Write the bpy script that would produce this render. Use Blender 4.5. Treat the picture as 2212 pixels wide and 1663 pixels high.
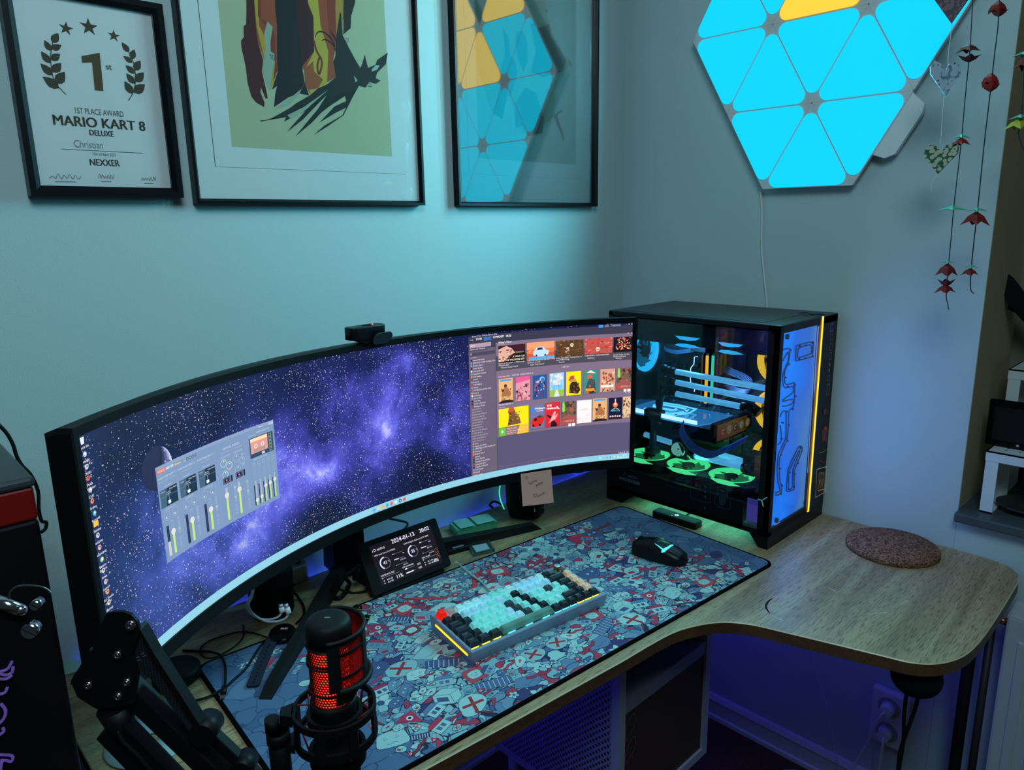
import bpy, math, random
from mathutils import Vector, Matrix, geometry, noise
random.seed(7)
for o in list(bpy.data.objects):
    bpy.data.objects.remove(o)
S = bpy.context.scene
COL = S.collection
# desk top is z = 0, floor is z = -0.74; the room corner is x = 0, y = 0 (metres)
FLOOR = -0.74

# ------------------------------------------------------------------ camera
CAM = Vector((-1.7589, -1.3484, 0.7316))
YAW, PITCH, ROLL, FPX = 0.7632, 0.2191, -0.0176, 1555.45
_f = Vector((math.sin(YAW)*math.cos(PITCH), math.cos(YAW)*math.cos(PITCH), -math.sin(PITCH)))
_r = Vector((math.cos(YAW), -math.sin(YAW), 0))
_u = _r.cross(_f)
CR = _r*math.cos(ROLL) + _u*math.sin(ROLL)
CU = -_r*math.sin(ROLL) + _u*math.cos(ROLL)
CF = _f
cd = bpy.data.cameras.new('camera')
cam = bpy.data.objects.new('camera', cd)
COL.objects.link(cam)
cd.sensor_fit = 'HORIZONTAL'
cd.sensor_width = 36.0
cd.lens = 36.0*FPX/2212.0
cd.clip_start = 0.02
m3 = Matrix((CR, CU, -CF)).transposed()
cam.matrix_world = Matrix.Translation(CAM) @ m3.to_4x4()
S.camera = cam
S.view_settings.view_transform = 'Standard'
S.view_settings.look = 'None'
S.view_settings.gamma = 1
S.view_settings.use_curve_mapping = False
S.view_settings.exposure = 0.0

# ------------------------------------------------------------------ world and room light
def lin(c):
    c = c/255.0
    return c/12.92 if c <= 0.04045 else ((c+0.055)/1.055)**2.4
def RGB(*c):
    return (lin(c[0]), lin(c[1]), lin(c[2]))
W = bpy.data.worlds.new('world')
S.world = W
W.use_nodes = True
W.node_tree.nodes['Background'].inputs[0].default_value = (0.020, 0.030, 0.035, 1)
W.node_tree.nodes['Background'].inputs[1].default_value = 1.0

def light(name, kind, loc, energy, color, size=0.1, size_y=None, target=None, spread=None):
    d = bpy.data.lights.new(name, kind)
    d.energy = energy
    d.color = color
    if kind == 'AREA':
        d.shape = 'RECTANGLE'
        d.size = size
        d.size_y = size_y or size
        if spread: d.spread = spread
    else:
        d.shadow_soft_size = size
    o = bpy.data.objects.new(name, d)
    COL.objects.link(o)
    o.location = loc
    if target is not None:
        o.rotation_euler = (Vector(target)-Vector(loc)).to_track_quat('-Z', 'Y').to_euler()
    return o
# a dim ceiling lamp and the rest of the room behind the photographer
light('room_lamp', 'AREA', (-1.7, -1.5, 1.75), 17, (0.55, 0.84, 0.93), 0.7, 0.7, (-1.0, -0.35, 0.0))
light('under_desk_strip', 'AREA', (-0.20, -0.80, -0.05), 0.25, (0.10, 0.10, 1.0), 0.25, 0.25, (-0.20, -0.80, -0.6))
light('wall_gap_strip', 'AREA', (-0.80, -0.007, -0.03), 0.55, (0.04, 0.08, 1.0), 1.5, 0.008, (-0.80, -0.007, 1.0))
# blue light strip below the desk, along the wall
light('under_desk_strip', 'AREA', (-1.25, -0.10, -0.10), 1.2, (0.05, 0.04, 1.0), 0.5, 0.05, (-1.25, -0.6, -0.5))
light('under_desk_strip', 'AREA', (-0.22, -0.32, -0.05), 0.6, (0.06, 0.05, 1.0), 0.3, 0.4, (-0.22, -0.32, -0.6))

# ------------------------------------------------------------------ view rays onto real planes
def ray(px, py):
    return CF + CR*((px-1106)/FPX) - CU*((py-831.5)/FPX)
def PZ(px, py, z=0.0):
    d = ray(px, py); return CAM + d*((z-CAM.z)/d.z)
def PY(px, py, y=0.0):
    d = ray(px, py); return CAM + d*((y-CAM.y)/d.y)
def PX(px, py, x=0.0):
    d = ray(px, py); return CAM + d*((x-CAM.x)/d.x)
def PD(px, py, dist):
    return CAM + ray(px, py)*dist
def PP(px, py, p, n):
    d = ray(px, py); return CAM + d*((Vector(p)-CAM).dot(n)/d.dot(n))

# ------------------------------------------------------------------ materials
MATS = {}
def nodes_of(m):
    m.use_nodes = True
    return m.node_tree.nodes, m.node_tree.links, m.node_tree.nodes['Principled BSDF']
def mat(name, col, rough=0.5, metal=0.0, emit=None, es=1.0, bump=0.0, bscale=200.0, coat=0.0, spec=None, trans=0.0, alpha=None, vary=0.0, vscale=20.0):
    if name in MATS: return MATS[name]
    m = bpy.data.materials.new(name)
    N, L, P = nodes_of(m)
    c = (*RGB(*col), 1)
    P.inputs['Base Color'].default_value = c
    P.inputs['Roughness'].default_value = rough
    P.inputs['Metallic'].default_value = metal
    P.inputs['Coat Weight'].default_value = coat
    if spec is None and max(col) < 32 and not metal and not coat: spec = 0.22
    if spec is not None: P.inputs['Specular IOR Level'].default_value = spec
    if trans: P.inputs['Transmission Weight'].default_value = trans
    if alpha is not None: P.inputs['Alpha'].default_value = alpha
    if emit:
        P.inputs['Emission Color'].default_value = (*RGB(*emit), 1)
        P.inputs['Emission Strength'].default_value = es
    if bump or vary:
        tc = N.new('ShaderNodeTexCoord')
        nz = N.new('ShaderNodeTexNoise'); nz.inputs['Scale'].default_value = bscale
        L.new(tc.outputs['Object'], nz.inputs['Vector'])
        if bump:
            b = N.new('ShaderNodeBump'); b.inputs['Strength'].default_value = bump
            b.inputs['Distance'].default_value = 0.002
            L.new(nz.outputs['Fac'], b.inputs['Height']); L.new(b.outputs[0], P.inputs['Normal'])
        if vary:
            n2 = N.new('ShaderNodeTexNoise'); n2.inputs['Scale'].default_value = vscale; n2.inputs['Detail'].default_value = 5
            L.new(tc.outputs['Object'], n2.inputs['Vector'])
            mx = N.new('ShaderNodeMix'); mx.data_type = 'RGBA'
            mx.inputs['A'].default_value = tuple(v*(1-vary) for v in c[:3])+(1,)
            mx.inputs['B'].default_value = tuple(min(1, v*(1+vary)) for v in c[:3])+(1,)
            L.new(n2.outputs['Fac'], mx.inputs['Factor']); L.new(mx.outputs['Result'], P.inputs['Base Color'])
    MATS[name] = m
    return m
def glass_mat(name, refl=0.1, rough=0.0, tint=(1, 1, 1), opac=0.0):
    """thin glazing: part mirror, the rest lets light straight through"""
    if name in MATS: return MATS[name]
    m = bpy.data.materials.new(name); m.use_nodes = True
    N, L = m.node_tree.nodes, m.node_tree.links
    for n in list(N): N.remove(n)
    out = N.new('ShaderNodeOutputMaterial'); mix = N.new('ShaderNodeMixShader')
    tr = N.new('ShaderNodeBsdfTransparent'); gl = N.new('ShaderNodeBsdfGlossy')
    tr.inputs[0].default_value = (*tint, 1); gl.inputs['Roughness'].default_value = rough
    lw = N.new('ShaderNodeLayerWeight'); lw.inputs[0].default_value = 0.35
    mr = N.new('ShaderNodeMapRange'); mr.inputs['To Min'].default_value = refl; mr.inputs['To Max'].default_value = min(1, refl*1.8+0.1)
    L.new(lw.outputs['Fresnel'], mr.inputs[0]); L.new(mr.outputs[0], mix.inputs[0])
    L.new(tr.outputs[0], mix.inputs[1]); L.new(gl.outputs[0], mix.inputs[2]); L.new(mix.outputs[0], out.inputs[0])
    MATS[name] = m
    return m
def attr_mat(name, emit=0.0, rough=0.6, glow=0.0):
    """colour from the 'Col' attribute (flat printed or displayed colours)"""
    if name in MATS: return MATS[name]
    m = bpy.data.materials.new(name)
    N, L, P = nodes_of(m)
    a = N.new('ShaderNodeAttribute'); a.attribute_name = 'Col'
    P.inputs['Roughness'].default_value = rough
    if emit:
        P.inputs['Base Color'].default_value = (0.01, 0.01, 0.01, 1)
        L.new(a.outputs['Color'], P.inputs['Emission Color']); P.inputs['Emission Strength'].default_value = emit
    else:
        L.new(a.outputs['Color'], P.inputs['Base Color'])
    MATS[name] = m
    return m

# ------------------------------------------------------------------ objects
def tag(o, label=None, cat=None, group=None, kind=None):
    if label: o['label'] = label
    if cat: o['category'] = cat
    if group: o['group'] = group
    if kind: o['kind'] = kind
    return o
def thing(name, label, cat, loc=(0, 0, 0), rz=0.0, group=None):
    o = bpy.data.objects.new(name, None)
    o.empty_display_size = 0.02
    COL.objects.link(o)
    o.location = loc; o.rotation_euler = (0, 0, rz)
    return tag(o, label, cat, group)
def chainM(o):
    M = Matrix.Identity(4)
    while o is not None:
        M = (Matrix.Translation(o.location) @ o.rotation_euler.to_matrix().to_4x4()) @ M
        o = o.parent
    return M
def frame_of(z, x=None):
    """3x3 rotation whose local z is along z"""
    z = Vector(z).normalized()
    x = Vector(x) if x is not None else (Vector((1, 0, 0)) if abs(z.x) < 0.9 else Vector((0, 1, 0)))
    x = (x - z*x.dot(z)).normalized()
    y = z.cross(x)
    return Matrix((x, y, z)).transposed()
def smooth_path(pts, k=6, closed=False):
    """Catmull-Rom through the points"""
    P = [Vector(p) for p in pts]
    n = len(P)
    if n < 3: return P
    out = []
    rng = range(n if closed else n-1)
    for i in rng:
        if closed:
            a, b, c, d = P[(i-1) % n], P[i], P[(i+1) % n], P[(i+2) % n]
        else:
            a, b, c, d = P[max(i-1, 0)], P[i], P[i+1], P[min(i+2, n-1)]
        for j in range(k):
            t = j/k
            out.append(0.5*((2*b)+(c-a)*t+(2*a-5*b+4*c-d)*t*t+(3*b-a-3*c+d)*t**3))
    if not closed: out.append(P[-1])
    return out
def rrect(w, h, r, n=5):
    """rounded rectangle outline centred on 0"""
    pts = []
    for cx, cy, a0 in ((w/2-r, h/2-r, 0), (-w/2+r, h/2-r, 90), (-w/2+r, -h/2+r, 180), (w/2-r, -h/2+r, 270)):
        for i in range(n+1):
            a = math.radians(a0+90*i/n)
            pts.append((cx+r*math.cos(a), cy+r*math.sin(a)))
    return pts
class MB:
    def __init__(s):
        s.v = []; s.f = []; s.m = []; s.s = []
    def add(s, V, F, mi=0, sm=False):
        o = len(s.v)
        s.v += [Vector(p) for p in V]
        for f in F:
            s.f.append([i+o for i in f]); s.m.append(mi); s.s.append(sm)
        return s
    def box(s, c, size, R=None, bev=0.0, mi=0, seg=2):
        c = Vector(c); hx, hy, hz = (d/2 for d in size)
        R = R or Matrix.Identity(3)
        if bev:
            bm = bmesh_cube(size, bev, seg)
            s.add([c + R @ Vector(v) for v in bm[0]], bm[1], mi)
            return s
        V = [c + R @ Vector((x*hx, y*hy, z*hz)) for x in (-1, 1) for y in (-1, 1) for z in (-1, 1)]
        return s.add(V, [(0, 1, 3, 2), (4, 6, 7, 5), (0, 4, 5, 1), (2, 3, 7, 6), (0, 2, 6, 4), (1, 5, 7, 3)], mi)
    def hexa(s, lo, hi, mi=0):
        """8-corner solid: lo and hi are matching quads"""
        n = len(lo)
        F = [tuple(range(n))[::-1], tuple(range(n, 2*n))]
        F += [(i, (i+1) % n, n+(i+1) % n, n+i) for i in range(n)]
        return s.add(list(lo)+list(hi), F, mi)
    def prism(s, poly, z0, z1, M=None, mi=0, cap=True):
        M = M or Matrix.Identity(4); n = len(poly)
        V = [M @ Vector((x, y, z0)) for x, y in poly] + [M @ Vector((x, y, z1)) for x, y in poly]
        F = [(i, (i+1) % n, n+(i+1) % n, n+i) for i in range(n)]
        if cap:
            F += [tuple(range(n))[::-1], tuple(range(n, 2*n))]
        return s.add(V, F, mi)
    def pillow(s, poly, z0, z1, r, M=None, mi=0, k=3):
        """prism whose top rim is rounded over r (poly must be convex-ish)"""
        M = M or Matrix.Identity(4); n = len(poly)
        cx = sum(p[0] for p in poly)/n; cy = sum(p[1] for p in poly)/n
        def inset(d):
            out = []
            for i in range(n):
                a, b, c = Vector(poly[i-1]), Vector(poly[i]), Vector(poly[(i+1) % n])
                t = (c-a)
                if t.length < 1e-9: out.append(b); continue
                t.normalize(); nrm = Vector((-t.y, t.x))
                out.append(b+nrm*d)
            return out
        rings = [(0, z0)]
        for j in range(k+1):
            a = math.pi/2*j/k
            rings.append((r*(1-math.cos(a)), z1-r+r*math.sin(a)))
        V = []; F = []
        for d, z in rings:
            V += [M @ Vector((p.x, p.y, z)) for p in inset(d)]
        for j in range(len(rings)-1):
            for i in range(n):
                F.append((j*n+i, j*n+(i+1) % n, (j+1)*n+(i+1) % n, (j+1)*n+i))
        s.add(V, F, mi, True)
        o = len(s.v)-n
        s.f.append([o+i for i in range(n)]); s.m.append(mi); s.s.append(False)
        o2 = len(s.v)-len(V)
        s.f.append([o2+i for i in range(n)][::-1]); s.m.append(mi); s.s.append(False)
        return s
    def cyl(s, p0, p1, r0, r1=None, n=20, mi=0, caps=True, sm=True):
        p0, p1 = Vector(p0), Vector(p1); r1 = r0 if r1 is None else r1
        R = frame_of(p1-p0)
        V = [p0 + R @ Vector((r0*math.cos(2*math.pi*i/n), r0*math.sin(2*math.pi*i/n), 0)) for i in range(n)]
        V += [p1 + R @ Vector((r1*math.cos(2*math.pi*i/n), r1*math.sin(2*math.pi*i/n), 0)) for i in range(n)]
        s.add(V, [(i, (i+1) % n, n+(i+1) % n, n+i) for i in range(n)], mi, sm)
        if caps:
            o = len(s.v)-2*n
            s.f.append([o+i for i in range(n)][::-1]); s.f.append([o+n+i for i in range(n)]); s.m += [mi, mi]; s.s += [False, False]
        return s
    def lathe(s, prof, c=(0, 0, 0), axis=(0, 0, 1), n=32, mi=0, a0=0.0, a1=360.0, sm=True):
        c = Vector(c); R = frame_of(axis); full = abs(a1-a0-360) < 1e-6
        m = n if full else n+1
        V = []
        for r, z in prof:
            for i in range(m):
                a = math.radians(a0+(a1-a0)*i/n)
                V.append(c + R @ Vector((r*math.cos(a), r*math.sin(a), z)))
        F = []
        for j in range(len(prof)-1):
            for i in range(n if full else n):
                i2 = (i+1) % m if full else i+1
                F.append((j*m+i, j*m+i2, (j+1)*m+i2, (j+1)*m+i))
        return s.add(V, F, mi, sm)
    def tube(s, pts, r, n=8, mi=0, k=5, closed=False, flat=1.0):
        P = smooth_path(pts, k, closed) if k > 1 else [Vector(p) for p in pts]
        m = len(P); V = []
        T = [(P[(i+1) % m if closed else min(i+1, m-1)]-P[i-1 if (closed or i) else 0]).normalized() for i in range(m)]
        x = frame_of(T[0]).col[0]
        for i in range(m):
            x = (x - T[i]*x.dot(T[i]))
            x = x.normalized() if x.length > 1e-6 else frame_of(T[i]).col[0]
            y = T[i].cross(x)
            rr = r(i/(m-1)) if callable(r) else r
            for j in range(n):
                a = 2*math.pi*j/n
                V.append(P[i] + x*rr*math.cos(a) + y*rr*flat*math.sin(a))
        F = []
        for i in range(m if closed else m-1):
            i2 = (i+1) % m
            for j in range(n):
                F.append((i*n+j, i*n+(j+1) % n, i2*n+(j+1) % n, i2*n+j))
        s.add(V, F, mi, True)
        if not closed:
            o = len(s.v)-len(V)
            s.f.append([o+j for j in range(n)][::-1]); s.f.append([o+(m-1)*n+j for j in range(n)]); s.m += [mi, mi]; s.s += [False, False]
        return s
    def sphere(s, c, r, n=20, k=12, mi=0, R=None):
        c = Vector(c); rx, ry, rz = (r, r, r) if not hasattr(r, '__len__') else r
        R = R or Matrix.Identity(3)
        V = [c + R @ Vector((0, 0, rz))]
        for j in range(1, k):
            b = math.pi*j/k
            for i in range(n):
                a = 2*math.pi*i/n
                V.append(c + R @ Vector((rx*math.sin(b)*math.cos(a), ry*math.sin(b)*math.sin(a), rz*math.cos(b))))
        V.append(c + R @ Vector((0, 0, -rz)))
        F = [(0, 1+i, 1+(i+1) % n) for i in range(n)]
        for j in range(k-2):
            for i in range(n):
                a = 1+j*n; b = 1+(j+1)*n
                F.append((a+i, b+i, b+(i+1) % n, a+(i+1) % n))
        e = len(V)-1; b = 1+(k-2)*n
        F += [(e, b+(i+1) % n, b+i) for i in range(n)]
        return s.add(V, F, mi, True)
    def torus(s, c, axis, R, r, n=36, k=10, mi=0, a0=0, a1=360, flat=1.0):
        c = Vector(c); Q = frame_of(axis)
        full = abs(a1-a0) >= 359.9
        P = [c + Q @ Vector((R*math.cos(math.radians(a0+(a1-a0)*i/n)), R*math.sin(math.radians(a0+(a1-a0)*i/n)), 0)) for i in range(n if full else n+1)]
        return s.tube(P, r, k, mi, 1, full, flat)
    def build(s, name, mats, parent=None, local=False):
        me = bpy.data.meshes.new(name)
        V = s.v
        if parent is not None and not local:
            Mi = chainM(parent).inverted()
            V = [Mi @ v for v in V]
        me.from_pydata([tuple(v) for v in V], [], s.f)
        if not isinstance(mats, (list, tuple)): mats = [mats]
        for m in mats: me.materials.append(m)
        me.polygons.foreach_set('material_index', s.m)
        me.polygons.foreach_set('use_smooth', s.s)
        me.update()
        o = bpy.data.objects.new(name, me)
        COL.objects.link(o)
        if parent is not None: o.parent = parent
        return o
import bmesh
_cube_cache = {}
def bmesh_cube(size, bev, seg):
    key = (tuple(round(v, 5) for v in size), round(bev, 5), seg)
    if key not in _cube_cache:
        bm = bmesh.new()
        bmesh.ops.create_cube(bm, size=1.0)
        for v in bm.verts: v.co = Vector((v.co.x*size[0], v.co.y*size[1], v.co.z*size[2]))
        bmesh.ops.bevel(bm, geom=list(bm.edges), offset=min(bev, min(size)*0.49), segments=seg, affect='EDGES', profile=0.5)
        bm.verts.index_update()
        _cube_cache[key] = ([tuple(v.co) for v in bm.verts], [tuple(v.index for v in f.verts) for f in bm.faces])
        bm.free()
    return _cube_cache[key]

# ------------------------------------------------------------------ flat artwork: printed or displayed shapes
_glyphs = {}
def text_polys(txt, bold=0.0):
    """outline font text of unit size -> (verts2d, faces, width)"""
    key = (txt, round(bold, 4))
    if key in _glyphs: return _glyphs[key]
    cu = bpy.data.curves.new('tmp_text', 'FONT')
    cu.body = txt; cu.size = 1.0; cu.offset = bold; cu.resolution_u = 3
    ob = bpy.data.objects.new('tmp_text', cu)
    me = ob.to_mesh()
    V = [(v.co.x, v.co.y) for v in me.vertices]
    F = [tuple(p.vertices) for p in me.polygons]
    ob.to_mesh_clear()
    bpy.data.objects.remove(ob); bpy.data.curves.remove(cu)
    w = max((v[0] for v in V), default=0)
    _glyphs[key] = (V, F, w)
    return _glyphs[key]
class Art:
    """flat coloured shapes in a (u, v) plane, stacked in thin layers"""
    def __init__(s, pitch=0.000012, base=0.0):
        s.V = []; s.F = []; s.C = []; s.layer = 0; s.pitch = pitch; s.base = base
    def nxt(s): s.layer += 1
    def put(s, V, F, col):
        z = s.base + s.layer*s.pitch
        o = len(s.V)
        s.V += [(x, y, z) for x, y in V]
        c = (*RGB(*col), 1)
        for f in F:
            s.F.append([i+o for i in f]); s.C.append(c)
        s.nxt()
    def poly(s, pts, col):
        P = [Vector((p[0], p[1], 0)) for p in pts]
        T = geometry.tessellate_polygon([P])
        s.put([(p.x, p.y) for p in P], [tuple(t) for t in T], col)
    def rect(s, a, b, col):
        x0, x1 = sorted((a[0], b[0])); y0, y1 = sorted((a[1], b[1]))
        s.put([(x0, y0), (x1, y0), (x1, y1), (x0, y1)], [(0, 1, 2, 3)], col)
    def disc(s, c, r, col, n=16, ry=None):
        ry = ry or r
        s.put([(c[0]+r*math.cos(2*math.pi*i/n), c[1]+ry*math.sin(2*math.pi*i/n)) for i in range(n)], [tuple(range(n))], col)
    def ring(s, c, r0, r1, col, n=24, a0=0, a1=360):
        V = []
        for i in range(n+1):
            a = math.radians(a0+(a1-a0)*i/n)
            V += [(c[0]+r0*math.cos(a), c[1]+r0*math.sin(a)), (c[0]+r1*math.cos(a), c[1]+r1*math.sin(a))]
        s.put(V, [(2*i, 2*i+2, 2*i+3, 2*i+1) for i in range(n)], col)
    def stroke(s, pts, w, col, k=1, closed=False):
        P = [Vector((p[0], p[1], 0)) for p in pts]
        if k > 1: P = smooth_path(P, k, closed)
        if closed: P = P + [P[0], P[1]]
        V = []
        for i, p in enumerate(P):
            t = P[min(i+1, len(P)-1)]-P[max(i-1, 0)]
            if t.length < 1e-9: t = Vector((1, 0, 0))
            t.normalize()
            ww = w*(math.sin(math.pi*i/(len(P)-1))*0.9+0.1) if s_taper[0] else w
            V += [(p.x-t.y*ww/2, p.y+t.x*ww/2), (p.x+t.y*ww/2, p.y-t.x*ww/2)]
        s.put(V, [(2*i, 2*i+1, 2*i+3, 2*i+2) for i in range(len(P)-1)], col)
    def text(s, txt, pos, size, col, bold=0.0, align='L', rot=0.0, sx=1.0, width=None):
        V, F, w = text_polys(txt, 0.0 if bold > 0 else bold)
        if width: sx = width/(w*size) if w else 1
        dx = {'L': 0, 'C': -w*sx/2, 'R': -w*sx}[align]
        c, sn = math.cos(rot), math.sin(rot)
        out = []
        for x, y in V:
            X = (x*sx+dx)*size; Y = y*size
            out.append((pos[0]+c*X-sn*Y, pos[1]+sn*X+c*Y))
        if bold > 0.012:          # a heavier face: the letters laid down again slightly to either side
            for k in (-bold, bold): s.put([(x+k*size*sx, y) for x, y in out], F, col); s.layer -= 0
        s.put(out, F, col)
    def build(s, name, mapf, material, parent=None, cut=None):
        """mapf(u, v, h) -> world point"""
        bm = bmesh.new()
        vs = [bm.verts.new(v) for v in s.V]
        lay = bm.loops.layers.float_color.new('Col')
        for f, c in zip(s.F, s.C):
            try: fc = bm.faces.new([vs[i] for i in f])
            except ValueError: continue
            for l in fc.loops: l[lay] = c
        if cut:
            step, x0, x1 = cut
            x = x0+step
            while x < x1:
                g = bm.verts[:]+bm.edges[:]+bm.faces[:]
                bmesh.ops.bisect_plane(bm, geom=g, plane_co=(x, 0, 0), plane_no=(1, 0, 0), dist=1e-7)
                x += step
        bm.verts.index_update()
        Mi = chainM(parent).inverted() if parent is not None else Matrix.Identity(4)
        for v in bm.verts: v.co = Mi @ mapf(v.co.x, v.co.y, v.co.z)
        me = bpy.data.meshes.new(name); bm.to_mesh(me); bm.free()
        me.materials.append(material)
        o = bpy.data.objects.new(name, me); COL.objects.link(o)
        if parent is not None: o.parent = parent
        return o
s_taper = [False]

# shared materials
BLACK = mat('black_plastic', (16, 17, 20), 0.45)
MBLACK = mat('matte_black', (12, 12, 14), 0.7, spec=0.3)
GBLACK = mat('gloss_black', (8, 8, 10), 0.12)
RUBBER = mat('black_rubber', (14, 14, 15), 0.6)
CHROME = mat('chrome', (200, 200, 205), 0.18, 1.0)
WHITEP = mat('white_plastic', (225, 228, 226), 0.45)
WPOWDER = mat('white_powdercoat', (215, 220, 222), 0.5, bump=0.1, bscale=900)

# ------------------------------------------------------------------ the room
def struct(name, mb, m, parent=None):
    o = mb.build(name, m, parent)
    if parent is None: o['kind'] = 'structure'
    return o
WALL = mat('wall_paint', (184, 200, 202), 0.85, bump=0.22, bscale=420, vary=0.04, vscale=3)
EDGE_Y = -0.945           # where the right wall turns into the window recess
SILL_Z = 0.095
w = MB(); w.box((-1.8, 0.05, 0.63), (3.6, 0.1, 2.74)); struct('wall_back', w, WALL)
w = MB()
w.box((0.06, EDGE_Y/2, 0.63), (0.12, -EDGE_Y, 2.74))
struct('wall_right', w, WALL)
w = MB(); w.box((0.06, (EDGE_Y-3.4)/2, (FLOOR+SILL_Z-0.023)/2), (0.12, 3.4+EDGE_Y-0.001, SILL_Z-0.023-FLOOR)); struct('wall_window', w, WALL)
w = MB(); w.box((0.235, EDGE_Y+0.02, 0.63), (0.229, 0.04, 2.74)); w.box((0.0602, EDGE_Y-0.0006, 0.75), (0.1196, 0.001, 1.3)); struct('trim_2', w, mat('reveal_paint', (178, 158, 124), 0.8, bump=0.3, bscale=420))
w = MB(); w.box((0.37, -2.1, 0.2), (0.04, 2.6, 1.9)); 
# floor: dark brown wood
def wood_mat(name, dark, light, axis='X', scale=1.0, rough=0.45, pores=0.5, bump=0.15):
    m = bpy.data.materials.new(name); N, L, P = nodes_of(m)
    tc = N.new('ShaderNodeTexCoord'); mp = N.new('ShaderNodeMapping')
    L.new(tc.outputs['Object'], mp.inputs[0])
    k = 14*scale
    sc = {'X': (1.1*scale, k, k), 'Y': (k, 1.1*scale, k), 'Z': (k, k, 1.1*scale)}[axis]
    mp.inputs['Scale'].default_value = sc
    n1 = N.new('ShaderNodeTexNoise'); n1.inputs['Scale'].default_value = 1.6; n1.inputs['Detail'].default_value = 6; n1.inputs['Distortion'].default_value = 0.7
    L.new(mp.outputs[0], n1.inputs['Vector'])
    mp2 = N.new('ShaderNodeMapping'); sc2 = {'X': (38*scale, 520*scale, 520), 'Y': (520*scale, 38*scale, 520), 'Z': (520, 520, 38)}[axis]
    mp2.inputs['Scale'].default_value = sc2; L.new(tc.outputs['Object'], mp2.inputs[0])
    n2 = N.new('ShaderNodeTexNoise'); n2.inputs['Scale'].default_value = 1.0; n2.inputs['Detail'].default_value = 2
    L.new(mp2.outputs[0], n2.inputs['Vector'])
    r1 = N.new('ShaderNodeMapRange'); r1.inputs['From Min'].default_value = 0.3; r1.inputs['From Max'].default_value = 0.7; L.new(n1.outputs['Fac'], r1.inputs[0])
    mx = N.new('ShaderNodeMix'); mx.data_type = 'RGBA'; mx.inputs['A'].default_value = (*RGB(*dark), 1); mx.inputs['B'].default_value = (*RGB(*light), 1)
    L.new(r1.outputs[0], mx.inputs['Factor'])
    r2 = N.new('ShaderNodeMapRange'); r2.inputs['From Min'].default_value = 0.54; r2.inputs['From Max'].default_value = 0.62; r2.inputs['To Max'].default_value = pores
    L.new(n2.outputs['Fac'], r2.inputs[0])
    m2 = N.new('ShaderNodeMix'); m2.data_type = 'RGBA'; m2.inputs['B'].default_value = (*RGB(*(c*0.35 for c in dark)), 1)
    L.new(r2.outputs[0], m2.inputs['Factor']); L.new(mx.outputs['Result'], m2.inputs['A'])
    L.new(m2.outputs['Result'], P.inputs['Base Color'])
    P.inputs['Roughness'].default_value = rough
    b = N.new('ShaderNodeBump'); b.inputs['Strength'].default_value = bump; b.inputs['Distance'].default_value = 0.0006; b.invert = True
    L.new(n2.outputs['Fac'], b.inputs['Height']); L.new(b.outputs[0], P.inputs['Normal'])
    MATS[name] = m
    return m
FLOORM = wood_mat('dark_wood_floor', (58, 34, 24), (84, 50, 34), 'X', 0.5)
w = MB(); w.box((-1.6, -1.65, FLOOR-0.02), (4.0, 3.5, 0.04)); struct('floor', w, FLOORM)
w = MB(); w.box((-1.6, -1.65, 2.02), (4.0, 3.5, 0.04)); 
TRIMM = mat('white_trim_paint', (205, 208, 206), 0.5)
def skirting(name, p0, p1, n):
    w = MB(); p0 = Vector(p0); p1 = Vector(p1); d = (p1-p0).normalized(); L = (p1-p0).length
    prof = [(0, 0), (0.016, 0), (0.016, 0.012), (0.011, 0.016), (0.011, 0.055), (0.014, 0.062), (0.008, 0.075), (0, 0.078)]
    lo = [p0 + Vector(n)*a + Vector((0, 0, b)) for a, b in prof]
    hi = [q + d*L for q in lo]
    w.hexa(lo, hi); return struct(name, w, TRIMM)
skirting('baseboard_right', (0, -3.2, FLOOR), (0, 0, FLOOR), (-1, 0, 0))
skirting('baseboard_back', (-3.4, 0, FLOOR), (0, 0, FLOOR), (0, -1, 0))
# window recess: sill, frame, dark pane
SILLM = mat('dark_grey_sill', (70, 78, 82), 0.45, vary=0.08)
w = MB(); w.box((0.155, (EDGE_Y-2.6)/2, SILL_Z-0.011), (0.37, 2.6+EDGE_Y, 0.022), bev=0.004); struct('trim_1', w, SILLM)
WINM = mat('window_frame_paint', (120, 112, 96), 0.5)
w = MB()
for y in (EDGE_Y-0.03, -2.55): w.box((0.33, y, 0.75), (0.05, 0.06, 1.32))
for z in (SILL_Z+0.03, 1.42): w.box((0.33, -1.76, z), (0.05, 1.6, 0.06))
win = struct('window_1', w, WINM)
w = MB(); w.box((0.335, -1.76, 0.76), (0.006, 1.5, 1.3)); w.build('pane', mat('night_glass', (6, 8, 10), 0.05), win)

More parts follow.
